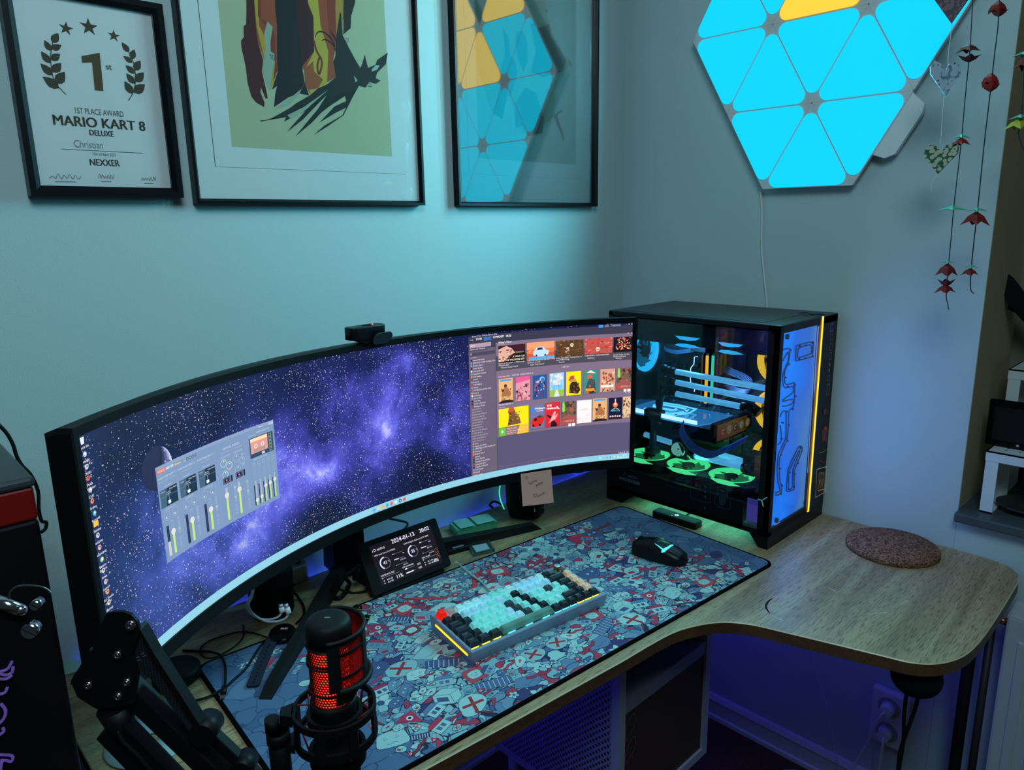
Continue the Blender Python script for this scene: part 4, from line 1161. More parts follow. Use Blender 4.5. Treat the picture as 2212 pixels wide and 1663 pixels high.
def leafcap(parent, c, r, h=0.006):
    o = MB(); c = Vector(c); V = [c+Vector((0, 0, h))]
    for i in range(8):
        a = 2*math.pi*i/8+0.3; rr = r*(1.0 if i % 2 == 0 else 0.35)
        V.append(c+Vector((rr*math.cos(a), rr*math.sin(a), -0.002 if i % 2 == 0 else 0.001)))
    F = [(0, 1+i, 1+(i+1) % 8) for i in range(8)]
    o.add(V, F); o.add([v-Vector((0, 0, 0.0008)) for v in V], [tuple(reversed(f)) for f in F])
    return o.build('paper_leaf', GREENP, parent)
g = thing('flower_garland', 'dark string of small red folded paper flowers ending lowest on the right wall', 'garland', gp(2090, 60), group='paper flower garlands')
flower(g, gp(2093, 96), 0.018, 0.014, DARKR, seed=1); flower(g, gp(2093, 134), 0.017, 0.013, DARKR, up=True, seed=2)
leafcap(g, gp(2077, 296), 0.014); flower(g, gp(2077, 298), 0.014, 0.014, REDO, seed=3); leafcap(g, gp(2057, 452), 0.027, 0.008)
leafcap(g, gp(2047, 566), 0.013, 0.004); flower(g, gp(2047, 570), 0.019, 0.026, REDP, seed=4, flare=0.9); flower(g, gp(2043, 618), 0.014, 0.014, REDP, up=True, seed=5); flower(g, gp(2043, 615), 0.017, 0.017, REDP, seed=6)
o = MB(); o.tube([gp(2104, -60), gp(2096, 95), gp(2092, 140), gp(2084, 220), gp(2077, 300), gp(2068, 380), gp(2060, 450), gp(2054, 520), gp(2046, 600), gp(2044, 640), gp(2047, 655), gp(2049, 669)], 0.0009, 6); o.build('thread', THREADG, g)
g = thing('flower_garland', 'dark string of large red folded paper flowers hanging nearest the window recess', 'garland', gp(2150, 60), group='paper flower garlands')
flower(g, gp(2157, 2), 0.017, 0.024, REDP, seed=7, flare=0.7); flower(g, gp(2157, 36), 0.013, 0.012, REDP, up=True, seed=17)
flower(g, gp(2141, 158), 0.016, 0.024, REDO, seed=8, flare=0.6); flower(g, gp(2139, 198), 0.016, 0.018, REDO, seed=18, up=True, flare=0.6)
leafcap(g, gp(2110, 454), 0.018, 0.006); flower(g, gp(2109, 458), 0.022, 0.026, REDP, seed=9, flare=1.0); leafcap(g, gp(2097, 576), 0.012, 0.005); flower(g, gp(2096, 580), 0.014, 0.014, REDP, seed=10)
o = MB(); o.tube([gp(2160, -60), gp(2157, 40), gp(2148, 120), gp(2139, 200), gp(2125, 320), gp(2112, 450), gp(2104, 520), gp(2098, 580), gp(2096, 612), gp(2098, 628), gp(2104, 634)], 0.001, 6); o.build('thread', THREADG, g)
g = thing('flower_garland', 'dark string with a yellow folded paper flower at the far right edge', 'garland', gp(2210, 160), group='paper flower garlands')
leafcap(g, gp(2212, 118), 0.018, 0.006); flower(g, gp(2216, 124), 0.016, 0.02, REDP, seed=15); leafcap(g, gp(2204, 254), 0.018, 0.006); flower(g, gp(2201, 258), 0.02, 0.018, YELP, seed=11)
o = MB(); o.tube([gp(2222, -60), gp(2214, 120), gp(2206, 250), gp(2200, 285), gp(2204, 305), gp(2212, 325), gp(2220, 338)], 0.001, 6); o.build('thread', THREADG, g)

# ------------------------------------------------------------------ ultrawide curved monitor
SX, SY, SZ, SPSI, STAU, SR, SW, SH = -1.04227, -0.23997, 0.20298, 0.07803, -0.00778, 0.8911, 1.1995, 0.31429
def scr(s, t, h=0.0):
    r = SR-h
    lx = r*math.sin(s/SR); ly = -(SR-r*math.cos(s/SR)); lz = t
    yy = ly*math.cos(STAU)+lz*math.sin(STAU); zz = -ly*math.sin(STAU)+lz*math.cos(STAU)
    c, s_ = math.cos(SPSI), math.sin(SPSI)
    return Vector((SX+c*lx-s_*yy, SY+s_*lx+c*yy, SZ+zz))
def su(px, py):
    """view ray -> arc length and height on the curved screen"""
    def loc(v):
        c, s_ = math.cos(SPSI), math.sin(SPSI); a = (c*v.x+s_*v.y, -s_*v.x+c*v.y, v.z)
        return (a[0], a[1]*math.cos(STAU)-a[2]*math.sin(STAU), a[1]*math.sin(STAU)+a[2]*math.cos(STAU))
    o = loc(CAM-Vector((SX, SY, SZ))); d = loc(ray(px, py)); oy = o[1]+SR
    a = d[0]**2+d[1]**2; b = 2*(o[0]*d[0]+oy*d[1]); c_ = o[0]**2+oy**2-SR*SR
    t = (-b+math.sqrt(b*b-4*a*c_))/(2*a)
    return (SR*math.atan2(o[0]+t*d[0], oy+t*d[1]), o[2]+t*d[2])
mon = thing('curved_monitor', 'very wide curved monitor showing a purple galaxy and two open windows', 'monitor', (-1.04, -0.06, 0))
BEZ = mat('bezel_black', (10, 11, 13), 0.5)
BT, BB, BS, BD = 0.0115, 0.021, 0.0115, 0.030
o = MB(); ns = 72
prof = [(-BB, 0.0022), (-BB, -BD*0.5), (-BB*0.5, -BD), (SH+BT*0.5, -BD), (SH+BT, -BD*0.5), (SH+BT, 0.0022), (SH, 0.0022), (SH, -0.0012), (0, -0.0012), (0, 0.0022)]
V = []; F = []; m_ = len(prof)
for i in range(ns+1):
    s = -SW/2+SW*i/ns
    bul = 0.022*max(0, 1-(abs(s)/0.5)**2)
    for t, h in prof: V.append(scr(s, t, h-(bul if h <= -BD else 0)))
for i in range(ns):
    for k in range(m_): F.append((i*m_+k, i*m_+(k+1) % m_, (i+1)*m_+(k+1) % m_, (i+1)*m_+k))
o.add(V, F, 0, False)
for sg in (-1, 1):
    a, b = sg*SW/2, sg*(SW/2+BS)
    lo = [scr(a, t, h) for t, h in ((-BB, 0.0022), (-BB, -BD*0.5), (-BB*0.5, -BD), (SH+BT*0.5, -BD), (SH+BT, -BD*0.5), (SH+BT, 0.0022))]
    mi_ = [scr(sg*(SW/2+BS*0.75), t, h) for t, h in ((-BB, 0.0022), (-BB, -BD*0.5), (-BB*0.5, -BD), (SH+BT*0.5, -BD), (SH+BT, -BD*0.5), (SH+BT, 0.0022))]
    hi = [scr(b, t, h) for t, h in ((-BB+0.006, 0.0012), (-BB+0.006, -BD*0.5), (-BB*0.5+0.004, -BD*0.9), (SH+BT*0.5-0.004, -BD*0.9), (SH+BT-0.006, -BD*0.5), (SH+BT-0.006, 0.0012))]
    if sg < 0: o.hexa(mi_, lo); o.hexa(hi, mi_)
    else: o.hexa(lo, mi_); o.hexa(mi_, hi)
o.build('housing', BEZ, mon)
# stand: column behind the screen and two splayed feet
hubp = Vector((-1.035, -0.055, 0))
o = MB(); o.hexa([hubp+Vector((x, y, 0.02)) for x, y in ((-.038, -.03), (.038, -.03), (.03, .03), (-.03, .03))], [hubp+Vector((x, y-0.012, 0.42)) for x, y in ((-.03, -.02), (.03, -.02), (.026, .02), (-.026, .02))])
bk = scr(0, 0.2, -0.05); o.cyl(hubp+Vector((0, -0.012, .36)), Vector((bk.x, bk.y+0.01, .36)), 0.04, n=24)
o.build('stand_column', BLACK, mon)
def foot(end, wd0, wd1):
    end = Vector(end); d_ = (end-hubp); d_.z = 0; L_ = d_.length; d_.normalize(); n_2 = Vector((-d_.y, d_.x, 0))
    q = MB(); b0 = hubp-d_*0.02
    lo = [b0-n_2*wd0, end-n_2*wd1, end+n_2*wd1, b0+n_2*wd0]
    hi = [b0-n_2*(wd0-.002)+Vector((0, 0, .034)), end-d_*0.02-n_2*(wd1-.003)+Vector((0, 0, .015)), end-d_*0.02+n_2*(wd1-.003)+Vector((0, 0, .015)), b0+n_2*(wd0-.002)+Vector((0, 0, .034))]
    z = 0.0001
    lo = [Vector((p.x, p.y, z)) for p in lo]
    q.hexa(lo, hi); return q.build('stand_foot', MBLACK, mon)
foot((-0.566, -0.19, 0), 0.018, 0.013); f2 = foot((-1.352, -0.345, 0), 0.014, 0.0105)
f2.location.z = 0.0046
# the screen image: galaxy wallpaper on the curved surface
GAL = bpy.data.materials.new('galaxy_screen'); N, L, P = nodes_of(GAL)
at = N.new('ShaderNodeAttribute'); at.attribute_name = 'Neb'
uv = N.new('ShaderNodeAttribute'); uv.attribute_name = 'ScreenPos'
def vn(t, **kw):
    n = N.new(t)
    for a, b in kw.items(): setattr(n, a, b)
    return n
n1 = vn('ShaderNodeTexNoise'); n1.inputs['Scale'].default_value = 8; n1.inputs['Detail'].default_value = 11; n1.inputs['Roughness'].default_value = 0.64; n1.inputs['Distortion'].default_value = 0.35
L.new(uv.outputs['Vector'], n1.inputs['Vector'])
mul = vn('ShaderNodeMath', operation='MULTIPLY_ADD'); mul.inputs[1].default_value = 3.9; mul.inputs[2].default_value = -0.98; L.new(n1.outputs['Fac'], mul.inputs[0])
sp = vn('ShaderNodeSeparateColor'); L.new(at.outputs['Color'], sp.inputs[0])
m0 = vn('ShaderNodeMath', operation='MULTIPLY'); L.new(mul.outputs[0], m0.inputs[0]); L.new(sp.outputs[0], m0.inputs[1])
n3 = vn('ShaderNodeTexNoise'); n3.inputs['Scale'].default_value = 30; n3.inputs['Detail'].default_value = 6; L.new(uv.outputs['Vector'], n3.inputs['Vector'])
ad = vn('ShaderNodeMath', operation='MULTIPLY_ADD'); ad.inputs[1].default_value = 0.12; L.new(n3.outputs['Fac'], ad.inputs[0]); L.new(m0.outputs[0], ad.inputs[2])
rp = vn('ShaderNodeValToRGB'); E_ = rp.color_ramp.elements
E_[0].position = 0.0; E_[0].color = (*RGB(9, 14, 40), 1); E_[1].position = 1.0; E_[1].color = (*RGB(190, 190, 255), 1)
for p_, c_ in ((0.25, (28, 34, 96)), (0.5, (62, 66, 168)), (0.72, (96, 98, 224)), (0.88, (128, 132, 250))):
    e_ = E_.new(p_); e_.color = (*RGB(*c_), 1)
L.new(ad.outputs[0], rp.inputs[0])
# teal tint on the left side of the wallpaper
tint = vn('ShaderNodeMix', data_type='RGBA'); tint.inputs['B'].default_value = (*RGB(60, 110, 170), 1)
L.new(rp.outputs[0], tint.inputs['A']); tf = vn('ShaderNodeMath', operation='MULTIPLY'); tf.inputs[1].default_value = 0.6; L.new(sp.outputs[1], tf.inputs[0])
tm = vn('ShaderNodeMath', operation='MULTIPLY', use_clamp=True); L.new(tf.outputs[0], tm.inputs[0]); L.new(ad.outputs[0], tm.inputs[1]); L.new(tm.outputs[0], tint.inputs['Factor'])
def starlayer(scale, thr, prev, gain, dens):
    v = vn('ShaderNodeTexVoronoi'); v.inputs['Scale'].default_value = scale; L.new(uv.outputs['Vector'], v.inputs['Vector'])
    s_ = vn('ShaderNodeSeparateColor'); L.new(v.outputs['Color'], s_.inputs[0])
    # star size follows the cell's random value
    r = vn('ShaderNodeMath', operation='MULTIPLY'); r.inputs[1].default_value = thr; L.new(s_.outputs[0], r.inputs[0])
    c = vn('ShaderNodeMath', operation='LESS_THAN'); L.new(v.outputs['Distance'], c.inputs[0]); L.new(r.outputs[0], c.inputs[1])
    nn = vn('ShaderNodeTexNoise'); nn.inputs['Scale'].default_value = 11; L.new(uv.outputs['Vector'], nn.inputs['Vector'])
    g = vn('ShaderNodeMath', operation='GREATER_THAN'); g.inputs[1].default_value = dens
    sm_ = vn('ShaderNodeMath', operation='MULTIPLY_ADD'); sm_.inputs[1].default_value = 0.55; L.new(s_.outputs[1], sm_.inputs[0]); L.new(nn.outputs['Fac'], sm_.inputs[2])
    L.new(sm_.outputs[0], g.inputs[0])
    a = vn('ShaderNodeMath', operation='MULTIPLY'); L.new(c.outputs[0], a.inputs[0]); L.new(g.outputs[0], a.inputs[1])
    b = vn('ShaderNodeMath', operation='MULTIPLY'); b.inputs[1].default_value = gain; L.new(a.outputs[0], b.inputs[0])
    cr = vn('ShaderNodeMix', data_type='RGBA'); cr.inputs['A'].default_value = (0.75, 0.7, 1, 1); cr.inputs['B'].default_value = (1, 0.9, 0.7, 1); L.new(s_.outputs[2], cr.inputs['Factor'])
    mx = vn('ShaderNodeMix', data_type='RGBA'); L.new(b.outputs[0], mx.inputs['Factor']); L.new(prev, mx.inputs['A']); L.new(cr.outputs['Result'], mx.inputs['B'])
    return mx.outputs['Result']
c1 = starlayer(430, 0.38, tint.outputs['Result'], 0.5, 0.82)
c2 = starlayer(230, 0.24, c1, 0.9, 0.90)
P.inputs['Base Color'].default_value = (0.004, 0.004, 0.005, 1); P.inputs['Roughness'].default_value = 0.35
L.new(c2, P.inputs['Emission Color']); P.inputs['Emission Strength'].default_value = 1.0
blobs = [((860, 810), 0.075, 0.45), ((845, 905), 0.09, 0.34), ((960, 890), 0.10, 0.42), ((1000, 950), 0.10, 0.25), ((740, 860), 0.07, 0.3), ((700, 1010), 0.09, 0.36), ((640, 1000), 0.10, 0.36), ((560, 1090), 0.1, 0.5), ((810, 960), 0.09, 0.38), ((500, 1160), 0.09, 0.4), ((420, 1230), 0.1, 0.22), ((880, 780), 0.035, 0.25), ((720, 1010), 0.03, 0.3), ((560, 960), 0.08, 0.2), ((400, 1130), 0.07, 0.25), ((800, 1060), 0.08, 0.15), ((350, 1290), 0.1, 0.2), ((620, 860), .09, .12), ((330, 1100), .07, .3)]
darks = [((700, 1130), 0.09, 0.25), ((930, 1010), 0.07, 0.25), ((620, 830), 0.07, 0.15), ((300, 960), 0.1, 0.2), ((470, 870), 0.09, 0.12)]
blobs = [(su(*p), r, a) for p, r, a in blobs]; darks = [(su(*p), r, a) for p, r, a in darks]
nu, nv = 240, 64
V = []; F = []; COLS = []; POS = []
for i in range(nu+1):
    for j in range(nv+1):
        s = -SW/2+SW*i/nu; t = SH*j/nv
        V.append(scr(s, t, -0.0006))
        v = 0.10
        for (a, b), r, am in blobs: v += am*math.exp(-((s-a)**2+(t-b)**2)/(r*r*0.5))
        for (a, b), r, am in darks: v -= am*math.exp(-((s-a)**2+(t-b)**2)/(r*r*0.5))
        lf = max(0, min(1, (-s-0.18)/0.3))
        COLS.append((max(0, v), lf, 0, 1)); POS.append((s, t, 0))
for i in range(nu):
    for j in range(nv): F.append((i*(nv+1)+j, (i+1)*(nv+1)+j, (i+1)*(nv+1)+j+1, i*(nv+1)+j+1))
o = MB(); o.add(V, F, 0, True); screen = o.build('screen', GAL, mon)
ca = screen.data.color_attributes.new('Neb', 'FLOAT_COLOR', 'POINT'); ca.data.foreach_set('color', [x for c in COLS for x in c])
va = screen.data.attributes.new('ScreenPos', 'FLOAT_VECTOR', 'POINT'); va.data.foreach_set('vector', [x for c in POS for x in c])

# --- what is shown on top of the wallpaper
A = Art(pitch=0.0000011)
def ZS(ox, oy, k): return lambda a, b: su(ox+a/k, oy+b/k)
# moon
Z = ZS(320, 880, 4.891)
mc = su(340, 1012); mr = 0.029
A.disc(mc, mr, (36, 38, 74), 40)
for k, (c_, off) in enumerate((((30, 32, 62), 0.10), ((50, 52, 92), 0.30), ((84, 88, 136), 0.5), ((128, 136, 180), 0.68), ((170, 178, 212), 0.82), ((206, 212, 236), 0.92))):
    pts = []
    for i in range(25):
        a = math.radians(58-150*i/24); pts.append((mc[0]+mr*math.cos(a), mc[1]+mr*math.sin(a)))
    for i in range(25):
        a = math.radians(-92+150*i/24)
        ca_, sa_ = math.cos(a+math.radians(17)), math.sin(a+math.radians(17))
        x_, y_ = mr*off*ca_+0, mr*sa_
        c0, s0 = math.cos(math.radians(-17)), math.sin(math.radians(-17))
        pts.append((mc[0]+c0*x_-s0*y_, mc[1]+s0*x_+c0*y_))
    A.poly(pts, c_)
rnd = random.Random(5)
for i in range(16):
    a = rnd.uniform(-1.3, .9); r = mr*rnd.uniform(.55, .93)
    A.disc((mc[0]+r*math.cos(a), mc[1]+r*math.sin(a)), rnd.uniform(.0008, .0028), rnd.choice(((96, 100, 146), (150, 156, 196), (70, 74, 120))), 10)
# taskbar
TB = 0.0135
A.rect((-SW/2, 0), (SW/2, TB), (140, 200, 220))
icols = [(70, 180, 240), (220, 190, 180), (240, 170, 70), (50, 170, 220), (240, 90, 90), (200, 220, 240), (40, 60, 80), (230, 80, 80)]
s0 = su(809, 1104)[0]; s1 = su(874, 1081)[0]
for i, c_ in enumerate(icols):
    s = s0+(s1-s0)*i/7
    if i in (0, 2, 7): A.rect((s-.0035, .0035), (s+.0035, .0095), c_)
    else: A.disc((s, .0066), .0036, c_, 14)
    if i in (5, 6): A.disc((s, .0066), .0018, (240, 244, 250) if i == 5 else (200, 210, 220), 10)
    A.rect((s-.002, .0012), (s+.002, .0019), (60, 100, 130))
for i, x in enumerate((1296, 1304, 1311, 1318, 1327, 1335)):
    s = su(x, 990)[0]; A.disc((s, .0067), .0016, ((240, 248, 250), (250, 120, 110), (60, 120, 220), (60, 130, 180), (245, 250, 250), (240, 244, 250))[i], 8)
s = su(1340, 990)[0]; A.text('20:02', (s+.016, .0075), .0045, (240, 248, 250), .01, 'R'); A.text('2024-01-13', (s+.016, .0025), .0042, (240, 248, 250), .01, 'R')
# desktop shortcuts down the left side
ic = [('Recycle Bin', (178, 952), (220, 226, 230)), ('Intel(R)|Extreme Tu..', (184, 981), (180, 220, 250)), ('CPUID|CPU-Z', (188, 1008), (210, 220, 240)), ('CPUID|HWMonitor', (191, 1033), (230, 70, 60)), ('iCUE', (196, 1058), (190, 200, 210)), ('Firefox', (200, 1082), (250, 120, 50)), ('Microsoft|Edge', (205, 1108), (50, 190, 220)), ('Desktop', (208, 1131), (250, 190, 60)), ('test.png', (212, 1156), (220, 230, 240)), ('Untitled.png', (216, 1182), (240, 190, 180)), ('Battery|Reports', (221, 1208), (170, 220, 110)), ('Store', (224, 1232), (200, 220, 240)), ('Launch|TGF', (229, 1256), (200, 210, 220)), ('VLC media|player', (233, 1278), (250, 160, 50)), ('Backup|Files', (236, 1301), (220, 230, 180))]
for nm, p_, c_ in ic:
    c = su(*p_)
    if nm == 'Recycle Bin': A.poly([(c[0]-.0034, c[1]+.004), (c[0]+.0034, c[1]+.004), (c[0]+.0026, c[1]-.004), (c[0]-.0026, c[1]-.004)], c_)
    elif nm == 'Desktop': A.rect((c[0]-.0042, c[1]-.003), (c[0]+.0042, c[1]+.0032), c_)
    else:
        A.disc(c, .0031, tuple(int(v*.75+40) for v in c_), 12); A.disc((c[0]+.0006, c[1]+.0005), .0013, (250, 250, 250) if c_[0] < 200 else (130, 60, 50), 8)
    for k, ln in enumerate(nm.split('|')): A.text(ln, (c[0], c[1]-.0092-.0046*k), .0042, (236, 236, 240), .012, 'C')

# --- audio mixer window (rounded numbers: x along the window, y up, both 0..1)
wx0, wy0 = -0.4752, 0.1024; wx1, wy1 = -0.2350, 0.2342
def wp(a, b): return (wx0+(wx1-wx0)*a, wy0+(wy1-wy0)*b)
ZW = Z
BG = (122, 146, 182); LNE = (150, 170, 200); TXT = (176, 190, 214); DK = (24, 46, 70)
A.rect(wp(0, 0), wp(1, 1), BG); A.rect(wp(0, .965), wp(1, 1), (136, 156, 190))
def wt(s_, a, b, size, col=TXT, bold=.0, al='C'): A.text(s_, wp(a, b), size, col, bold, al)
A.rect(wp(.01, .925), wp(.075, .965), (226, 96, 84)); wt('VOICE', .042, .932, .0046, (250, 220, 214), .02); wt('MEETER', .112, .932, .0045, (230, 236, 244), .02)
wt('Banana', .176, .932, .004, (240, 200, 40), .03)
for i in range(5):
    A.ring(wp((.235+.022*i), .942), .0016, .0022, (40, 60, 84) if i else (120, 230, 190), 12)
for i, nm in enumerate(('HARDWARE INPUT 1', 'HARDWARE INPUT 2', 'HARDWARE INPUT 3')):
    x = .08+.16*i
    wt(nm, x, .862, .0036, (196, 208, 228), .01); wt(('Microphone (Hyperx QuadCast)', 'Select Input Device', 'Select Input Device')[i], x, .828, .0025, (160, 178, 206))
    wt('INTELLIPAN', x, .768, .0029)
    a0, b0, a1, b1 = x-.07, .565, x+.07, .75
    A.rect(wp(a0, b0), wp(a1, b1), DK); A.poly([wp(a0, b0), wp(a0+.045, b0), wp(a0+.06, b1), wp(a0, b1)], (66, 96, 122))
    A.rect(wp(a0, .668), wp(a1, .671), (110, 140, 160)); A.rect(wp(x-.001, b0), wp(x+.001, b0+.11), (180, 196, 206)); A.rect(wp(x-.011, b0+.02), wp(x+.011, b0+.052), (236, 240, 236))
    wt('VOICE', a0+.022, b1-.03, .0028, (200, 214, 220)); wt('Color Panel', a1-.004, b1-.03, .003, (226, 232, 236), .01, 'R'); wt('fx echo', x, .700, .0026, (226, 232, 236)); wt('brightness', x, .682, .0024, (226, 232, 236))
    wt('AUDIBILITY', x, .53, .0036)
    for e in (-.035, .035):
        A.ring(wp(x+e, .475), .0056, .0062, LNE, 24); A.disc(wp(x+e-.006, .455), .0012, (220, 230, 236), 8)
def vslider(x, lvl, w_, lo=.05, hi=.4, stereo=True):
    A.rect(wp(x-.052, lo), wp(x-.032, hi-.03), (30, 38, 66))
    if stereo: A.rect(wp(x-.0425, lo), wp(x-.0415, hi-.03), (100, 116, 150))
    A.rect(wp(x-.009, lo), wp(x+.009, hi), (160, 182, 190)); A.rect(wp(x-.0075, lvl), wp(x+.0075, hi-.006), BG)
    A.rect(wp(x-.0078, lo), wp(x+.0078, lvl), (188, 224, 112)); A.disc(wp(x, lvl), .0042*w_, (214, 214, 206), 20); A.ring(wp(x, lvl), .0036*w_, .0042*w_, (236, 236, 226), 20)
for i in range(3):
    vslider(.08+.16*i, .28, 1.0)
A.rect(wp(.028, .05), wp(.048, .2), (190, 196, 204))
for i, x in enumerate((.565, .675)):
    wt('VIRTUAL INPUTS' if i == 0 else '', .62, .862, .0046, (196, 208, 228)); wt('Voicemeeter VAIO', x, .828, .0024, (200, 176, 196)); wt('EQUALIZER', x, .778, .0036)
    for k, (e, b) in enumerate(((-.022, .715), (.026, .665), (-.016, .58))):
        A.ring(wp(x+e, b), .0052, .006, (180, 226, 196) if i == 0 else LNE, 24); A.disc(wp(x+e+.004, b+.02), .001, (230, 240, 236), 8)
    for k, b in enumerate((.72, .60)): wt(('3.4', '0.0')[i], x+.034, b, .0044, (214, 110, 110) if i == 0 else TXT)
    a0 = x-.04; A.rect(wp(a0, .475), wp(a0+.062, .548), (20, 26, 44)); A.rect(wp(a0+.004, .481), wp(a0+.058, .542), (96, 112, 146)); A.rect(wp(a0+.01, .49), wp(a0+.052, .533), (24, 32, 54)); A.disc(wp(a0+.031, .511), .0017, (236, 110, 96), 10)
    A.rect(wp(a0+.068, .475), wp(a0+.082, .548), (22, 28, 50))
    A.rect(wp(x-.02-.009, .05), wp(x-.02+.009, .43), (160, 182, 190)); A.rect(wp(x-.0278, .05), wp(x-.0122, .33), (188, 224, 112)); A.disc(wp(x-.02, .34), .0044, (214, 214, 206), 20)
for x in (.118, .278, .438, .605, .715):
    for k in range(8):
        b = (.39, .355, .32, .275, .24, .17, .125, .08)[k]
        on = k in (3,) or (x > .5 and k == 0)
        A.ring(wp(x+.012, b), .0026, .0030, (170, 236, 150) if on else LNE, 4, 45, 405)
        wt(('A1', 'A2', 'A3', 'B1', 'B2', 'M', 'S', 'E')[k], x+.012, b-.008, .0028, (210, 240, 200) if on else TXT)
# cassette recorder block
A.rect(wp(.775, .63), wp(.985, .87), (60, 72, 92)); A.rect(wp(.785, .68), wp(.935, .86), (206, 158, 150)); A.rect(wp(.785, .82), wp(.935, .86), (250, 214, 170)); A.rect(wp(.785, .775), wp(.935, .818), (224, 150, 140))
for x in (.83, .89): A.ring(wp(x, .76), .0022, .0034, (246, 232, 226), 16)
A.rect(wp(.81, .69), wp(.91, .73), (186, 140, 136))
for i in range(5): A.rect(wp(.785+.031*i, .637), wp(.81+.031*i, .668), (34, 70, 104) if i != 3 else (200, 204, 210)); 
for i in range(5): A.ring(wp(.958, .66+.044*i), .0028, .0034, (160, 220, 170), 4, 45, 405)
wt('MASTER SECTION', .86, .595, .0038)
for i in range(5):
    x = .80+.042*i
    for k in range(4): A.ring(wp(x, .55-.05*k), .0030, .0034, (170, 210, 210) if k == 0 else LNE, 4, 45, 405)
    A.rect(wp(x-.02, .05), wp(x-.012, .3), (26, 32, 56)); A.rect(wp(x-.005, .05), wp(x+.005, .35), (160, 182, 190)); lv = (.11, .13, .24, .25, .27)[i]
    A.rect(wp(x-.0045, .05), wp(x+.0045, lv), (188, 224, 112)); A.disc(wp(x, lv), .0033, (214, 214, 206), 16)
wt('HARDWARE OUT', .9, .91, .0036, (196, 208, 228)); wt('A1 A2 A3', .8, .89, .0034, TXT); wt('Menu', .885, .962, .0038, (220, 228, 240)); A.rect(wp(.955, .955), wp(.975, .985), (170, 186, 212)); A.rect(wp(.978, .955), wp(.997, .985), (180, 194, 218))
for x in (.158, .318, .478, .6225, .735): A.rect(wp(x, .05), wp(x+.0012, .9), (136, 158, 192))

# --- game library window reaching the right edge
Z0 = ZS(980, 660, 4.157)
def Z(a, b): p = Z0(a, b); return (p[0], p[1]*.988)
lx0 = su(1015, 870)[0]; 
def ZR(a, b, c_): A.rect(Z(*a), Z(*b), c_)
def at_y(p): return p[1]
LT = 0.3135
x_s = lx0; x_m = Z(382, 700)[0]; x_e = SW/2
yt_ = LT-0.004
A.rect((x_s-.0006, TB), (x_e, yt_+.0006), (30, 32, 44))
A.rect((x_s, TB), (x_e, yt_), (88, 82, 112))                # lower empty area
A.rect((x_s, yt_-.026), (x_e, yt_), (58, 56, 76))           # title bar
A.rect((x_s, TB), (x_m, yt_-.026), (104, 92, 114))          # side list
tv = Z(400, 575)[1]; mv = Z(400, 1180)[1]
A.rect((x_m, mv), (x_e, yt_-.018), (126, 108, 132))          # shelves area
A.rect((x_m, tv), (x_e, Z(400, 440)[1]), (76, 72, 84))       # darker lower part of the news strip
A.rect((x_m-.0005, TB), (x_m+.0005, yt_-.02), (60, 56, 74)); A.rect((x_s, TB+.0065), (x_e, TB+.0072), (120, 106, 132))
LW = (230, 226, 236)
def lt(s_, a, b, size, col=LW, bold=.01, al='L'):
    p = Z(a, b); A.text(s_, p, size, col, bold, al)
for s_, a, b in (('Steam', 163, 270), ('View', 212, 263), ('Friends', 253, 258), ('Games', 306, 252), ('Help', 358, 247)): lt(s_, a, b, .0044, (214, 214, 224), .005)
for s_, a, b, a2, c_ in (('STORE', 200, 296, 254, LW), ('LIBRARY', 268, 288, 338, (50, 150, 240)), ('COMMUNITY', 352, 278, 454, LW), ('MUSI', 470, 267, 514, LW)): p = Z(a, b); A.text(s_, p, .0066, c_, .03, width=Z(a2, b)[0]-p[0])
p = Z(270, 297); q = Z(338, 290); A.rect((p[0], p[1]-.0006), (q[0], p[1]+.0008), (50, 150, 240))
lt('< >', 148, 303, .005)
def bar(a, b, h, c_):
    p = Z(*a); q = Z(*b); A.rect((p[0], p[1]), (q[0], p[1]-h), c_)
bar((141, 332), (335, 312), .0085, (176, 150, 164)); lt('Home', 146, 354, .0046, (240, 236, 240)); bar((141, 370), (300, 360), .0075, (80, 74, 94)); lt('Games and Software', 146, 388, .0043)
bar((141, 412), (370, 395), .0075, (74, 68, 88)); lt('Q', 148, 432, .005)
bar((1303, 160), (1345, 155), .0055, (60, 150, 230)); bar((1356, 157), (1395, 154), .0055, (120, 110, 126)); bar((1410, 152), (1502, 146), .0055, (96, 92, 112)); lt('Rig / Lord', 1430, 168, .0042, (120, 190, 240))
lt('-  o  x', 1548, 158, .006)
lt("What's New", 400, 328, .0062, (240, 236, 240), .015); lt('This week', 400, 346, .0038, (190, 180, 196))
names = ['FAVORITES', 'Against the Storm', 'ARMORED CORE VI FIRES OF RUBICON', "Baldur's Gate 3", 'Cities: Skylines', 'Cyberpunk 2077', 'Deep Rock Galactic', 'Final Fantasy', 'Dota 2', 'Factorio', 'THE FINALS', 'Hitman', 'MONSTER HUNTER RISE', 'Portal 2', 'Satisfactory', 'Path of Exile', 'Total War', 'Vampire Survivors', 'Wallpaper Engine', 'ALIEN SERIES (3)', 'AGE OF SERIES (3)', 'BORDERLANDS SERIES (4)', 'BIOSHOCK SERIES (3)', 'COMMANDOS SERIES (5)', 'DEUS EX SERIES (4)', 'DOOM SERIES (2)', 'FALLOUT SERIES (4)', 'FINAL FANTASY SERIES (3)', 'HITMAN SERIES (2)', 'LEGACY OF KAIN SERIES (5)', 'METAL GEAR SERIES (4)', 'READY TO PLAY (67)', 'Arma', 'Against the Storm', 'ARMORED CORE VI FIRES OF', 'Among Us', "Baldur's Gate 3", 'Celeste', 'Cities: Skylines', 'Counter-Strike Edition', 'Cyberpunk 2077', 'Deep Rock Galactic', 'Final Fantasy', 'Dota 2']
ty0 = Z(160, 462)[1]; ty1 = Z(185, 1505)[1]
rnd = random.Random(3)
